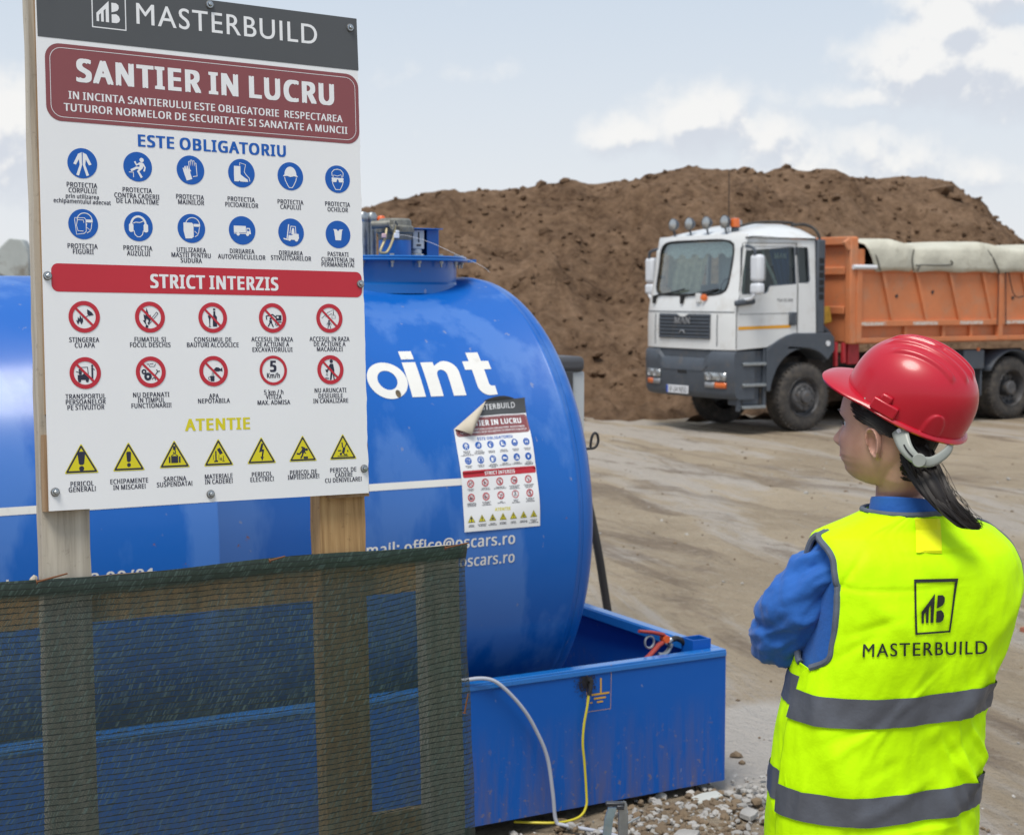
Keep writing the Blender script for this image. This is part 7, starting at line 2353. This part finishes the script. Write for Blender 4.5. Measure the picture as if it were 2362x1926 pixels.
mb = MB()
rows = []
fL, fR = [], []
for z in ZL:
    a, b = front_edge(z, -1), front_edge(z, 1)
    row = []
    for j in range(71):
        th = a - (2 * math.pi + a - b) * j / 70
        row.append(torso(th, z, .985, .0 + .6 * vest_wr(th + 2, z)))
    rows.append(row)
    fL.append(row[0]); fR.append(row[-1])
mb.grid(rows)
mb.build('vest_front', m_vest, vest, angle=None, solid=.0025)
mb = MB()
iz = next(i for i, z in enumerate(ZL) if z > 1.298)
it_ = next(i for i, z in enumerate(ZL) if z >= 1.547)
for e in (eL, eR, fL, fR):
    mb.tube(e[iz:it_ + 1], .0065, 8, flat=1.0)
neck = [torso(R(a), 1.583, 1.0, .004) for a in range(-180, 180, 8)]
mb.tube(neck, .0055, 8, closed=True)
mb.build('binding', m_bind, vest)


def band(zc, hw_, name):
    m1 = MB()
    rows_ = []
    for i in range(7):
        z = zc + hw_ * (i / 3 - 1)
        rows_.append([torso(lerp(edge_th(z, -1) - 0, edge_th(z, 1), j / 100), z, 1.0, .0095 + vest_wr(lerp(edge_th(z, -1), edge_th(z, 1), j / 100), z)) for j in range(101)])
    m1.grid(rows_)
    rows_ = []
    for i in range(7):
        z = zc + hw_ * (i / 3 - 1) + .020
        rows_.append([torso(-R(92) - (2 * math.pi - R(192)) * j / 80, z, .985, .0032 + .6 * vest_wr(-R(92) - (2 * math.pi - R(192)) * j / 80 + 2, z)) for j in range(81)])
    m1.grid(rows_)
    return m1.build(name, m_band, vest, angle=None)


band(1.228, .0275, 'reflective_band')
band(1.046, .0275, 'reflective_band')


def back_y(lx, z):
    lo, hi = -R(100), R(104)
    for _ in range(40):
        mid = (lo + hi) / 2
        if torso(mid, z).x < lx: lo = mid
        else: hi = mid
    th = (lo + hi) / 2
    return torso(th, z, 1.0, .0075 + vest_wr(th, z))


def on_vest(shapes, name, m, h=.0):
    mb_ = MB()
    for g in shapes: mb_.prism(g, lambda x, y, z: V((x, y, 0)), None, 0)
    me_ = bpy.data.meshes.new(name)
    me_.from_pydata(mb_.v, [], mb_.f)
    bm = bmesh.new(); bm.from_mesh(me_)
    for ax_ in (0, 1):
        cs = [v.co[ax_] for v in bm.verts]
        y = math.floor(min(cs) / 12) * 12
        no = (1, 0, 0) if ax_ == 0 else (0, 1, 0)
        while y < max(cs):
            bmesh.ops.bisect_plane(bm, geom=bm.verts[:] + bm.edges[:] + bm.faces[:], plane_co=[y * q for q in no], plane_no=no)
            y += 12
    for v in bm.verts:
        dd = -.10
        for _ in range(4):
            q = pw(v.co.x, v.co.y, dd)
            p = back_y(q.x, q.z)
            dd = p.y
        v.co = (p.x, p.y - h, p.z)
    bm.to_mesh(me_); bm.free()
    me_.materials.append(m)
    o = bpy.data.objects.new(name, me_)
    scene.collection.objects.link(o)
    o.parent = vest
    return o


logo = []
Qd = [(2114, 1340), (2212, 1338), (2199, 1465), (2119, 1471)]


def quad(u_, v_):
    a = V(Qd[0]).lerp(V(Qd[1]), u_); b = V(Qd[3]).lerp(V(Qd[2]), u_)
    return tuple(a.lerp(b, v_))


fr_o = [quad(*p) for p in ((0, 0), (.5, 0), (1, 0), (1, .5), (1, 1), (.5, 1), (0, 1), (0, .5))]
fr_i = [quad(*p) for p in ((.05, .06), (.5, .06), (.94, .06), (.95, .5), (.95, .965), (.5, .965), (.06, .965), (.05, .5))]
logo.append([fr_o, fr_i[::-1]])
for s in logo_mark(-.02, .06, 1.0):
    logo.append([[quad(.08 + .86 * u_, .06 + .86 * v_) for u_, v_ in c] for c in s])
for g in text2d('MASTERBUILD', 0, 0, 280, 31, .018, LOGO, .10):
    logo.append([[(2142 + x, 1520 + y + (-.028) * x) for x, y in c] for c in g])
on_vest(logo, 'company_print', m_print)
on_vest([[[(2112, 1197), (2166, 1198), (2174, 1279), (2116, 1277)]]], 'yellow_label', m_vest_patch, .001)

# ---- jacket under the vest, collar, sleeves
mb = MB()
rows = []
for z in [.90, 1.0, 1.1, 1.2, 1.3, 1.4, 1.46, 1.51, 1.535, 1.548, 1.556, 1.564, 1.571]:
    rows.append([torso(2 * math.pi * j / 48, z, .94, -.002) for j in range(48)])
mb.grid(rows, wrap=True)
jk = mb.build('jacket', m_jacket, person, angle=None)
NCX, NCY = .012, .032
mb = MB()
rows = []
for z, r_, o_ in ((1.560, .072, 0), (1.580, .066, 0), (1.605, .0615, 0), (1.609, .060, 0), (1.606, .0575, 0), (1.578, .059, 0)):
    rows.append([V((NCX + .010 * (1.62 - z) * 10 + (r_ + .003 * fbm((a * .3, z * 20, 1), 2)) * 1.08 * math.sin(R(a * 7.5)), NCY - r_ * math.cos(R(a * 7.5)), z + .012 * math.cos(R(a * 7.5 + 25)) - .006)) for a in range(48)])
mb.grid(rows, wrap=True)
mb.build('collar', m_jacket, jk, angle=None)


def sleeve(path, radii, name, seed, folds):
    pts = spline(path, 18)
    n = len(pts)
    m1 = MB()
    rows_ = []
    t0 = (pts[1] - pts[0]).normalized()
    nx = t0.cross(V((0, 1, 0))).normalized()
    for i, p in enumerate(pts):
        t = (pts[min(i + 1, n - 1)] - pts[max(i - 1, 0)]).normalized()
        nx = (nx - t * nx.dot(t)).normalized()
        ny = t.cross(nx)
        s = i / (n - 1)
        r_ = sinterp([(k / (len(radii) - 1), q) for k, q in enumerate(radii)], s)
        row = []
        for j in range(72):
            a = 2 * math.pi * j / 72
            w = .006 * fbm((math.cos(a) * 1.2 + seed, math.sin(a) * 1.2, s * 7), 3)
            w += .013 * (.35 - abs(fbm((math.cos(a) * .9 + seed * 2, math.sin(a) * .9 + s * 2.5, s * 5.5 + math.cos(a) * .8), 3))) - .002
            w += .006 * (.3 - abs(fbm((math.cos(a) * 2 + seed, math.sin(a) * 2 - s * 6, s * 11), 2)))
            for (s0, a0, sl, wd, am) in folds:
                da = (a - a0 + math.pi) % (2 * math.pi) - math.pi
                d = (s - s0) - sl * da
                w += am * math.exp(-(d / wd)**2) * math.exp(-(da / 1.3)**2)
            row.append(p + (nx * math.cos(a) + ny * math.sin(a)) * (r_ + w))
        rows_.append(row)
    m1.grid(rows_, wrap=True)
    m1.add(rows_[-1], [tuple(range(72))])
    return m1.build(name, m_jacket, jk, angle=None)


fold = [(.30, 1.0, .05, .03, .010), (.38, 4.2, -.04, .03, .009), (.46, 2.6, .06, .028, -.010), (.52, .5, .03, .025, .009), (.58, 4.0, -.05, .025, -.009), (.64, 5.2, .05, .028, .008), (.22, 3.2, -.06, .03, .007), (.75, 2.0, .04, .03, .008), (.42, 5.6, .05, .022, -.008), (.15, 5.0, .03, .03, .006)]
sleeve([(px(1955), -.030, pz(1275)), (px(1905), -.028, pz(1306)), (px(1855), -.008, pz(1376)), (px(1826), .020, pz(1440)), (px(1818), .060, pz(1488)), (px(1838), .115, pz(1496)), (px(1895), .19, pz(1470)), (px(1990), .25, pz(1440))], [.034, .050, .063, .066, .060, .058, .052, .045], 'sleeve', 1.3, fold)
sleeve([(px(2215), .085, pz(1275)), (px(2240), .10, pz(1315)), (px(2262), .14, pz(1390)), (px(2250), .19, pz(1500)), (px(2250), .25, pz(1520)), (px(2150), .28, pz(1490)), (px(2040), .285, pz(1500)), (px(1930), .24, pz(1502))], [.034, .048, .056, .058, .056, .052, .046, .040], 'sleeve', 4.7, fold)

# ---- trousers and boots (out of frame in the photograph)
for s_ in (-1, 1):
    hp = V((-.044, .02, .93)) + t_r * (.095 * s_)
    ft = V((-.044, .02, .05)) + t_r * (.11 * s_)
    mb = MB(); mb.tube([hp, hp.lerp(ft, .25), hp.lerp(ft, .52), hp.lerp(ft, .75), ft], [.105, .095, .075, .07, .075], 20); mb.build('trouser_leg', m_trouser, person)
    mb = MB()
    mb.tube([ft + V((0, 0, .08)), ft + V((0, 0, .02)) - t_f * .0], [.055, .055], 16)
    mb.tube([ft - t_f * .07 + V((0, 0, -.01)), ft + t_f * .04 + V((0, 0, .0)), ft + t_f * .13 + V((0, 0, -.012)), ft + t_f * .17 + V((0, 0, -.02))], [.045, .05, .045, .025], 16, flat=.8)
    mb.build('boot', m_boot, person)

# ---- head (frame: x forward, y to her left, z up; origin between the ears)
HY = R(42)
hf = V((-math.cos(HY), math.sin(HY), 0)); hl = V((-math.sin(HY), -math.cos(HY), 0))
HO = V((-.0195, .036, 1.714))
HP = R(3)
hz = V((0, 0, 1)); hfp = hf * math.cos(HP) + hz * math.sin(HP); hzp = hz * math.cos(HP) - hf * math.sin(HP)


def hd(x, y, z): return HO + hfp * x + hl * y + hzp * z


FACEX = [(-.115, .02), (-.095, .034), (-.088, .060), (-.080, .074), (-.070, .083), (-.062, .086), (-.056, .0855), (-.048, .0905), (-.042, .0945), (-.036, .0925), (-.030, .0965), (-.022, .0945), (-.010, .0955), (.004, .0945), (.020, .092), (.034, .0915), (.048, .0955), (.060, .0970), (.078, .0945), (.095, .086), (.112, .066), (.124, .040), (.131, 0)]
BACKX = [(-.115, -.035), (-.09, -.030), (-.06, -.048), (-.03, -.070), (0, -.086), (.04, -.096), (.075, -.092), (.10, -.074), (.12, -.044), (.131, 0)]
HALF = [(-.115, .038), (-.096, .036), (-.086, .044), (-.074, .052), (-.06, .0575), (-.04, .0635), (-.015, .068), (.01, .0705), (.035, .0735), (.06, .075), (.085, .070), (.105, .056), (.12, .037), (.131, 0)]
NOSE = [(-.026, 0), (-.020, .004), (-.015, .016), (-.008, .0245), (-.002, .0245), (.008, .0185), (.020, .012), (.032, .0055), (.042, 0)]


def head_pt(a, z):
    xf, xb, w = sinterp(FACEX, z), sinterp(BACKX, z), max(.0005, sinterp(HALF, z))
    c, s = math.cos(a), math.sin(a)
    if c >= 0:
        p = 2.15
        q = (abs(c)**p + abs(s)**p)**(-1 / p)
        x, y = c * q * xf, s * q * w
        # narrowing jaw and cheek
        lowf = max(0, min(1, (-.02 - z) / .06))
        y *= 1 - .16 * lowf * c
        x += sinterp(NOSE, z) * math.exp(-(y / (.0085 + .004 * max(0, min(1, (.0 - z) / .02 + .5))))**2)
        for s_ in (-1, 1):
            x -= .0105 * math.exp(-((y - s_ * .031) / .017)**2 - ((z - .030) / .012)**2)
            x += .0045 * math.exp(-((y - s_ * .030) / .020)**2 - ((z - .050) / .008)**2)
            x += .0040 * math.exp(-((y - s_ * .040) / .020)**2 - ((z - .000) / .018)**2)
            x += .0075 * math.exp(-((y - s_ * .0115) / .0055)**2 - ((z + .012) / .006)**2)
    else:
        p = 2.1
        q = (abs(c)**p + abs(s)**p)**(-1 / p)
        x, y = -abs(c) * q * abs(xb), s * q * w
    return x, y


m1 = MB()
rows = []
NZH, NAH = 110, 128
for i in range(NZH + 1):
    z = lerp(-.093, .1309, i / NZH)
    rows.append([hd(*head_pt(2 * math.pi * j / NAH, z), z if z > -.03 else -.03 + (z + .03) * .82) for j in range(NAH)])
m1.grid(rows, wrap=True)
m1.add(rows[0], [tuple(range(NAH))]); m1.add(rows[-1], [tuple(range(NAH))[::-1]])
# ear: bowl with a raised rim
for s_ in (-1, 1):
    rows = []
    for i in range(15):
        r_ = i / 14
        row = []
        for j in range(36):
            a = 2 * math.pi * j / 36
            ex = .0165 * (1 + .18 * math.sin(a)) * math.cos(a) * r_ - .004 + .006 * math.sin(a) * r_
            ez = .0315 * math.sin(a) * r_ + .002 - .002
            rim = math.exp(-((r_ - .86) / .13)**2) * (.0095 if math.sin(a) > -.75 else .005)
            anti = .0045 * math.exp(-((r_ - .52) / .12)**2) * (1 if math.cos(a) < .2 else 0)
            bowl = -.011 * math.exp(-(((ex - .002) / .0085)**2 + ((ez + .004) / .013)**2))
            fall = -.012 * max(0, (r_ - .9) / .1)**2
            back = .010 * max(0, -math.cos(a)) * r_
            tragus = .005 * math.exp(-((ex - .011) / .004)**2 - ((ez + .002) / .006)**2)
            row.append(hd(ex - .006, s_ * (.0735 + rim + anti + bowl + fall + back + tragus), ez + .004))
        rows.append(row)
    m1.grid(rows, wrap=True)
    bk = []
    for j in range(36):
        p = rows[-1][j]
        bk.append(p.lerp(hd(-.004, s_ * .062, .004), .55))
    m1.grid([rows[-1], bk], wrap=True)
    m1.add(bk, [tuple(range(36))])
# neck, trunk, limbs: closed tubes the remesher fuses into one skin
m1.tube([hd(-.034, 0, -.01), hd(-.032, 0, -.06), V((.002, .034, 1.62)), V((.005, .033, 1.585)), V((.006, .034, 1.54))], [.055, .047, .0435, .048, .068], 28)
mt = V((.0, .03, 0))
tr_pts = []
for z in (1.56, 1.50, 1.40, 1.28, 1.16, 1.05, .94):
    tr_pts.append(z)
rows = [[torso(2 * math.pi * j / 40, z, .80) for j in range(40)] for z in tr_pts]
m1.grid(rows, wrap=True); m1.add(rows[0], [tuple(range(40))]); m1.add(rows[-1], [tuple(range(40))])
for s_ in (-1, 1):
    hp = V((-.044, .02, .97)) + t_r * (.09 * s_); ft = V((-.044, .02, .06)) + t_r * (.11 * s_)
    m1.tube([hp, hp.lerp(ft, .3), hp.lerp(ft, .5), hp.lerp(ft, .65), ft], [.09, .075, .055, .052, .035], 18)
    m1.tube([ft + t_f * -.04, ft + t_f * .08, ft + t_f * .14], [.035, .033, .022], 12)
Lp = spline([(px(1965), -.02, pz(1285)), (px(1905), -.025, pz(1320)), (px(1850), -.005, pz(1390)), (px(1826), .050, pz(1480)), (px(1860), .14, pz(1488)), (px(1990), .25, pz(1450)), (px(2090), .275, pz(1445))], 5)
m1.tube(Lp, [.036] * 6 + [.042] * 8 + [.036] * 9 + [.028] * 8, 16)
Rp = spline([(px(2230), .085, pz(1285)), (px(2245), .10, pz(1330)), (px(2262), .16, pz(1440)), (px(2270), .235, pz(1510)), (px(2120), .285, pz(1495)), (px(1975), .275, pz(1500)), (px(1905), .215, pz(1503))], 5)
m1.tube(Rp, [.036] * 6 + [.042] * 8 + [.036] * 9 + [.027] * 8, 16)


def hand(mbx, wrist, d, nrm, curl, side):
    """palm, four bent fingers and a thumb; d = pointing direction, nrm = back of the hand"""
    d = V(d).normalized(); nrm = V(nrm); nrm = (nrm - d * nrm.dot(d)).normalized(); w = d.cross(nrm) * side
    wrist = V(wrist)
    mbx.tube([wrist, wrist + d * .035, wrist + d * .072], [.026, .036, .038], 14, flat=.45, up=nrm)
    for k, (off, ln) in enumerate(((-.027, .064), (-.009, .074), (.009, .071), (.026, .056))):
        p = wrist + d * .070 + w * off
        dd = d.copy()
        chain = [p - d * .02]
        rr = [.0090]
        for seg, cu in ((.45, curl * .5), (.32, curl), (.23, curl * .8)):
            chain.append(p.copy()); rr.append(.0085)
            dd = (dd * math.cos(cu) - nrm * math.sin(cu)).normalized()
            nn_ = nrm
            p = p + dd * ln * seg
        chain.append(p); rr.append(.0065)
        mbx.tube(chain, rr, 10)
    b_ = wrist + d * .018 - w * .026
    mbx.tube([b_, b_ + d * .025 - w * .022 - nrm * .006, b_ + d * .052 - w * .028 - nrm * .014, b_ + d * .072 - w * .024 - nrm * .022], [.013, .012, .0105, .008], 10)


hand(m1, (px(1912), .218, pz(1503)), (-.72, -.68, .12), (-.5, .6, .35), .75, 1)
hand(m1, (px(2085), .275, pz(1445)), (.9, -.15, .1), (.1, 1, .2), .6, -1)
tmp = m1.build('body', m_skin, None, angle=None, merge=True)
md = tmp.modifiers.new('remesh', 'REMESH'); md.mode = 'VOXEL'; md.voxel_size = .0025; md.use_smooth_shade = True
md2 = tmp.modifiers.new('smooth', 'SMOOTH'); md2.factor = .5; md2.iterations = 3
bpy.context.view_layer.update()
me = bpy.data.meshes.new_from_object(tmp.evaluated_get(bpy.context.evaluated_depsgraph_get()))
bpy.data.objects.remove(tmp)
me.name = 'body'
me.polygons.foreach_set('use_smooth', [True] * len(me.polygons))
if not me.materials: me.materials.append(m_skin)
bodyo = bpy.data.objects.new('body', me)
scene.collection.objects.link(bodyo)
bodyo.parent = person
for s_ in (-1, 1):
    mb = MB(); mb.lathe([(.0001, .0118), (.006, .0102), (.0105, .005), (.0118, 0)], hd(.0690, s_ * .029, .030), hfp, 16)
    ey = mb.build('eye', m_eye, bodyo)
    mb = MB(); mb.tube([hd(.0905 - .0006 * k * k, s_ * (.018 + .005 * k), .0285 + .0035 * math.sin(k * .6)) for k in range(6)], .0016, 6); mb.build('eyelash', m_brow, bodyo)
    mb = MB(); mb.tube([hd(.1005 - .0010 * k * k, s_ * (.014 + .0065 * k), .051 + .004 * math.sin(k * .5)) for k in range(7)], [.0025, .003, .003, .003, .0025, .002, .001], 6, flat=.5); mb.build('eyebrow', m_brow, bodyo)
mb = MB(); mb.tube([hd(.0955 - abs(y) ** 2 * 14, y, -.036) for y in [-.022 + .0044 * k for k in range(11)]], [.001, .003, .004, .0045, .005, .005, .005, .0045, .004, .003, .001], 8, flat=.8); mb.build('lips', m_lip, bodyo)

# ---- hair: cap under the helmet, loose strands, pony tail
rg = random.Random(3)


def hairline(z):
    k = max(0, min(1, (.047 - z) / .014))
    k = k * k * (3 - 2 * k)
    return R(66 + 12 * max(0, min(1, (.07 - z) / .03))) * (1 - k) + R(134 + 10 * max(0, min(1, (-.02 - z) / .03))) * k


mb = MB()
rows = []
for i in range(64):
    z = lerp(-.066, .12, i / 63)
    row = []
    for j in range(97):
        a = lerp(R(72), R(288), j / 96)
        front = hairline(z)
        aa = R(180) + (a - R(180)) * ((math.pi - front) / (math.pi - R(72)))
        x, y = head_pt(aa, z)
        edge_d = min(1, (abs(R(180) - aa) and (math.pi - front - abs(aa - math.pi)) / .25))
        k = 1.0 + .085 * max(0, min(1, edge_d)) + .006 * math.sin(j * 2.3) * math.sin(i * .3)
        row.append(hd(x * k - .001, y * k, z))
    rows.append(row)
mb.grid(rows)
hair = mb.build('hair', m_hair, person, angle=None)
mb = MB()
for k in range(230):     # strands combed back from temple to nape, wisps in front of and below the ear
    z0 = rg.uniform(-.02, .085)
    a0 = hairline(z0) - rg.uniform(-.02, .13) * (1 if z0 > .045 else .2)
    pts = []
    for q in range(7):
        s = q / 6
        a = lerp(a0, R(178), s * rg.uniform(.55, .8)); z = lerp(z0, -.02 + .02 * rg.random(), s * .7)
        x, y = head_pt(a, z)
        kk = 1.015 + .09 * min(1, s * 3)
        pts.append(hd(x * kk, y * kk, z))
    mb.tube(pts, [.0006, .0009, .001, .001, .001, .0008, .0005], 4, caps=False)
for k in range(0):      # fine nape hairs
    a = R(rg.uniform(128, 175)); z = rg.uniform(-.075, -.035)
    x, y = head_pt(a, z)
    p = hd(x * 1.04, y * 1.04, z)
    pts = [p]
    d = V((rg.uniform(-.3, .5), -.2, -1)).normalized()
    for q in range(5):
        d = (d + V((rg.uniform(-.35, .15), rg.uniform(-.1, .1), rg.uniform(-.1, .2)))).normalized()
        pts.append(pts[-1] + d * rg.uniform(.006, .013))
    mb.tube(pts, [.0004, .0004, .0004, .0003, .0003, .0002], 4, caps=False)
mb.build('strands', m_hair, hair)
mb = MB()
P0 = [pw(2112, 1040, -.030), pw(2134, 1088, -.050), pw(2158, 1130, -.072), pw(2184, 1166, -.086), pw(2214, 1194, -.090), pw(2240, 1211, -.090), pw(2262, 1219, -.088)]
core = spline(P0, 8)
RAD = [(0, .034), (.2, .034), (.4, .029), (.6, .021), (.8, .016), (.93, .010), (1.05, .004)]
mb.tube(core, [.62 * sinterp(RAD, i / (len(core) - 1)) for i in range(len(core))], 14, flat=.8)
mb.tube(spline([hd(-.070, .0, .0), V((px(2098), -.015, pz(1040))), P0[0], P0[1]], 5), [.038] * 5 + [.032] * 5 + [.024] * 6, 14)
for k in range(620):
    a = rg.uniform(0, 6.283); rr = math.sqrt(rg.random()) * .98 + .02
    w = V((math.cos(a), math.sin(a) * .75, math.sin(a) * .45)) * rr
    end = rg.uniform(.80, 1.04)
    pts = []
    n = 18
    stray = rg.random() < .07
    cl = int(a * 4)
    for q in range(n):
        s = q / (n - 1) * end
        i = min(len(core) - 2, s * (len(core) - 1)); i0 = int(i)
        p = core[i0].lerp(core[min(i0 + 1, len(core) - 1)], i - i0)
        rad = sinterp(RAD, s)
        j = V((fbm((s * 2.2, cl, 1), 2), fbm((s * 2.2, cl, 5), 2), fbm((s * 2.2, cl, 9), 2))) * .006
        j += V((fbm((s * 3, k, 1), 2), fbm((s * 3, k, 5), 2), fbm((s * 3, k, 9), 2))) * (.002 if not stray else .014)
        if stray: j += V((.012, 0, .005)) * math.sin(s * 3.0)
        pts.append(p + w * rad + j)
    mb.tube(pts, [.0013] * (n - 4) + [.0011, .0009, .0006, .0003] if not stray else [.00045] * n, 4, caps=False)
# hair drawn from behind the ear to the tail
for k in range(150):
    z0 = rg.uniform(-.062, .02)
    a0 = hairline(z0) - rg.uniform(-.06, .03)
    x, y = head_pt(a0, z0)
    p0 = hd(x * 1.03, y * 1.03, z0)
    tgt = core[rg.randint(4, 14)] + V((rg.uniform(-.03, .015), rg.uniform(-.01, .01), rg.uniform(-.008, .008)))
    mid = p0.lerp(tgt, .5) + V((-.004, -.010, .003 * rg.uniform(-1, 1)))
    mb.tube(spline([p0, mid, tgt], 5), .0011, 4, caps=False)
mb.build('pony_tail', m_hair, hair)

# ---- hard hat
HT = R(28)
HYH = R(26)
kf = V((-math.cos(HYH), math.sin(HYH), 0)); ky = V((-math.sin(HYH), -math.cos(HYH), 0))
kx = (kf * math.cos(HT) + hz * math.sin(HT)); kz = hz * math.cos(HT) - kf * math.sin(HT)
HRL = R(9)
ky, kz = ky * math.cos(HRL) - kz * math.sin(HRL), kz * math.cos(HRL) + ky * math.sin(HRL)
KO = V((.013, .030, 1.786))


def hat(x, y, z): return KO + kx * x + ky * y + kz * z


HA, HB, HH = .122, .106, .130
hatobj_M = None
mb = MB()
NR, NC = 110, 320


def dome(a, s):
    """s: 0 at the rim, 1 at the crown"""
    r_ = (1 - s**2.9)**(1 / 2.1) if s < 1 else 0
    sh = 1 + .0 * s
    x = HA * math.cos(a) * r_ * (1.0 if math.cos(a) < 0 else 1.0) - .006 * s
    y = HB * math.sin(a) * r_
    z = HH * s
    # straight lower wall drawn in slightly at the top
    return x, y, z


rows = []
for i in range(NR + 1):
    s = (i / NR)
    s = 1 - (1 - s)**1.35
    row = []
    for j in range(NC):
        a = 2 * math.pi * j / NC
        x, y, z = dome(a, s)
        n_ = V((x / HA**2, y / HB**2, z / HH**2 * 1.5)); n_.normalize()
        h_ = 0
        for y0, x1, x2, am in ((0, -.084, .080, .0075), (.028, -.080, .076, .0075), (-.028, -.080, .076, .0075), (.056, -.062, .058, .0072), (-.056, -.062, .058, .0072)):
            if z > .06:
                g = math.exp(-((y - y0) / .0062)**4)
                e = 1 / (1 + math.exp(-(x - x1) / .0025)) / (1 + math.exp((x - x2) / .004))
                h_ += am * g * e * .72
        # raised arched boss low at the side-back, and front emblem seat
        for a0 in (R(128), R(232)):
            da = (a - a0) * HB
            zt = .040
            d = max(abs(da) - .012, 0)
            ins = 1 / (1 + math.exp((abs(da) - .0175 * math.sqrt(max(.02, 1 - min(1, z / zt)**3))) / .0012)) if z < zt else 0
            h_ += .0038 * ins
        row.append(hat(*(V((x, y, z)) + n_ * h_)))
    rows.append(row)
# brim: peak in front, narrow gutter elsewhere
brim_o, brim_u, brim_i = [], [], []
for j in range(NC):
    a = 2 * math.pi * j / NC
    c = math.cos(a)
    pk = max(0, (c - .30) / .70)
    pk = pk * pk * (3 - 2 * pk)
    ext = .0085 + .040 * pk
    x, y, z = dome(a, 0)
    d = V((x / HA**2 , y / HB**2, 0)).normalized()
    d = (d * (1 - .5 * pk) + V((1, 0, 0)) * .5 * pk).normalized()
    sag = -.004 - .014 * pk * (1 - .4 * abs(math.sin(a)))
    brim_o.append((x, y, d, ext, sag))
rim_rows = [[], [], [], [], [], []]
for x, y, d, ext, sag in brim_o:
    p = V((x, y, 0))
    rim_rows[0].append(hat(*(p + d * ext * .30 + V((0, 0, sag * .15)))))
    rim_rows[1].append(hat(*(p + d * ext * .65 + V((0, 0, sag * .5)))))
    rim_rows[2].append(hat(*(p + d * (ext - .002) + V((0, 0, sag + .0005)))))
    rim_rows[3].append(hat(*(p + d * ext + V((0, 0, sag - .002)))))
    rim_rows[4].append(hat(*(p + d * (ext - .0015) + V((0, 0, sag - .0052)))))
    rim_rows[5].append(hat(*(p * .975 + V((0, 0, -.0045)))))
mb.grid([rim_rows[5], rim_rows[4], rim_rows[3], rim_rows[2], rim_rows[1], rim_rows[0]] + rows, wrap=True)
inner = [[hat(*(V(dome(2 * math.pi * j / NC, s)) * .975)) for j in range(NC)] for s in (0, .3, .6, .85, .99)]
mb.grid(inner, wrap=True)
hatp = mb.build('hard_hat', m_hat, person, angle=50)
for s_ in (1, -1):
    mb = MB()
    bx_, by_, _ = dome(R(82) * s_, .06)
    o_ = hat(bx_, by_ + s_ * .004, .009)
    tx = (kx).normalized()
    rot = Matrix((kx, ky, kz)).transposed()
    mb.box(o_, (.052, .011, .024), rot=rot)
    mb.box(hat(bx_ + .004, by_ + s_ * .003, .026), (.022, .009, .016), rot=rot)
    mb.build('accessory_slot', m_hat, hatp, bevel=.003)
# harness strap behind the head


SP = [(2070, 975, -.045, .016), (2078, 1006, -.066, .015), (2091, 1036, -.084, .0125), (2113, 1058, -.094, .0100), (2141, 1066, -.094, .0095), (2166, 1056, -.082, .0090), (2188, 1036, -.058, .0085), (2196, 1010, -.025, .0085)]
cl_ = spline([pw(*q[:3]) for q in SP], 8)
wd_ = [sinterp([(k / 7, q[3]) for k, q in enumerate(SP)], i / (len(cl_) - 1)) for i in range(len(cl_))]
mb = MB()
rows = []
for i, p in enumerate(cl_):
    t = (cl_[min(i + 1, len(cl_) - 1)] - cl_[max(i - 1, 0)]).normalized()
    outw = (p - V((.03, .03, p.z))).normalized()
    sd = t.cross(outw).normalized()
    rows.append([p + sd * wd_[i] * w + outw * (.0015 * (1 - w * w)) for w in (-1, -.5, 0, .5, 1)])
mb.grid(rows)
strap = mb.build('harness_strap', m_strap, hatp, angle=None, solid=.003)
i_k = 26
ow = (cl_[i_k] - V((.03, .03, cl_[i_k].z))).normalized()
mb = MB(); mb.lathe([(0, .0055), (.0115, .0055), (.0130, .003), (.0130, 0)], cl_[i_k] + ow * .002, ow, 24)
mb.build('adjuster_knob', m_strap, strap)
mb = MB()
for k in range(14, 24):
    t = (cl_[k + 1] - cl_[k]).normalized(); o2 = (cl_[k] - V((.03, .03, cl_[k].z))).normalized()
mb.tube([cl_[k] + (cl_[k] - V((.03, .03, cl_[k].z))).normalized() * .0035 for k in range(13, 23)], .0016, 6)
mb.build('slot', m_dark, strap)
ow = (cl_[5] - V((.03, .03, cl_[5].z))).normalized()
mb = MB(); mb.lathe([(0, .0045), (.0045, .0035), (.005, 0)], cl_[5] + ow * .002, ow, 12)
mb.build('rivet', m_whitepl, strap)
mb = MB(); mb.box(hat(.055, .091, -.006), (.014, .004, .018), rot=Matrix((kx, ky, kz)).transposed()); mb.build('chin_clip', m_strap, hatp, bevel=.002)
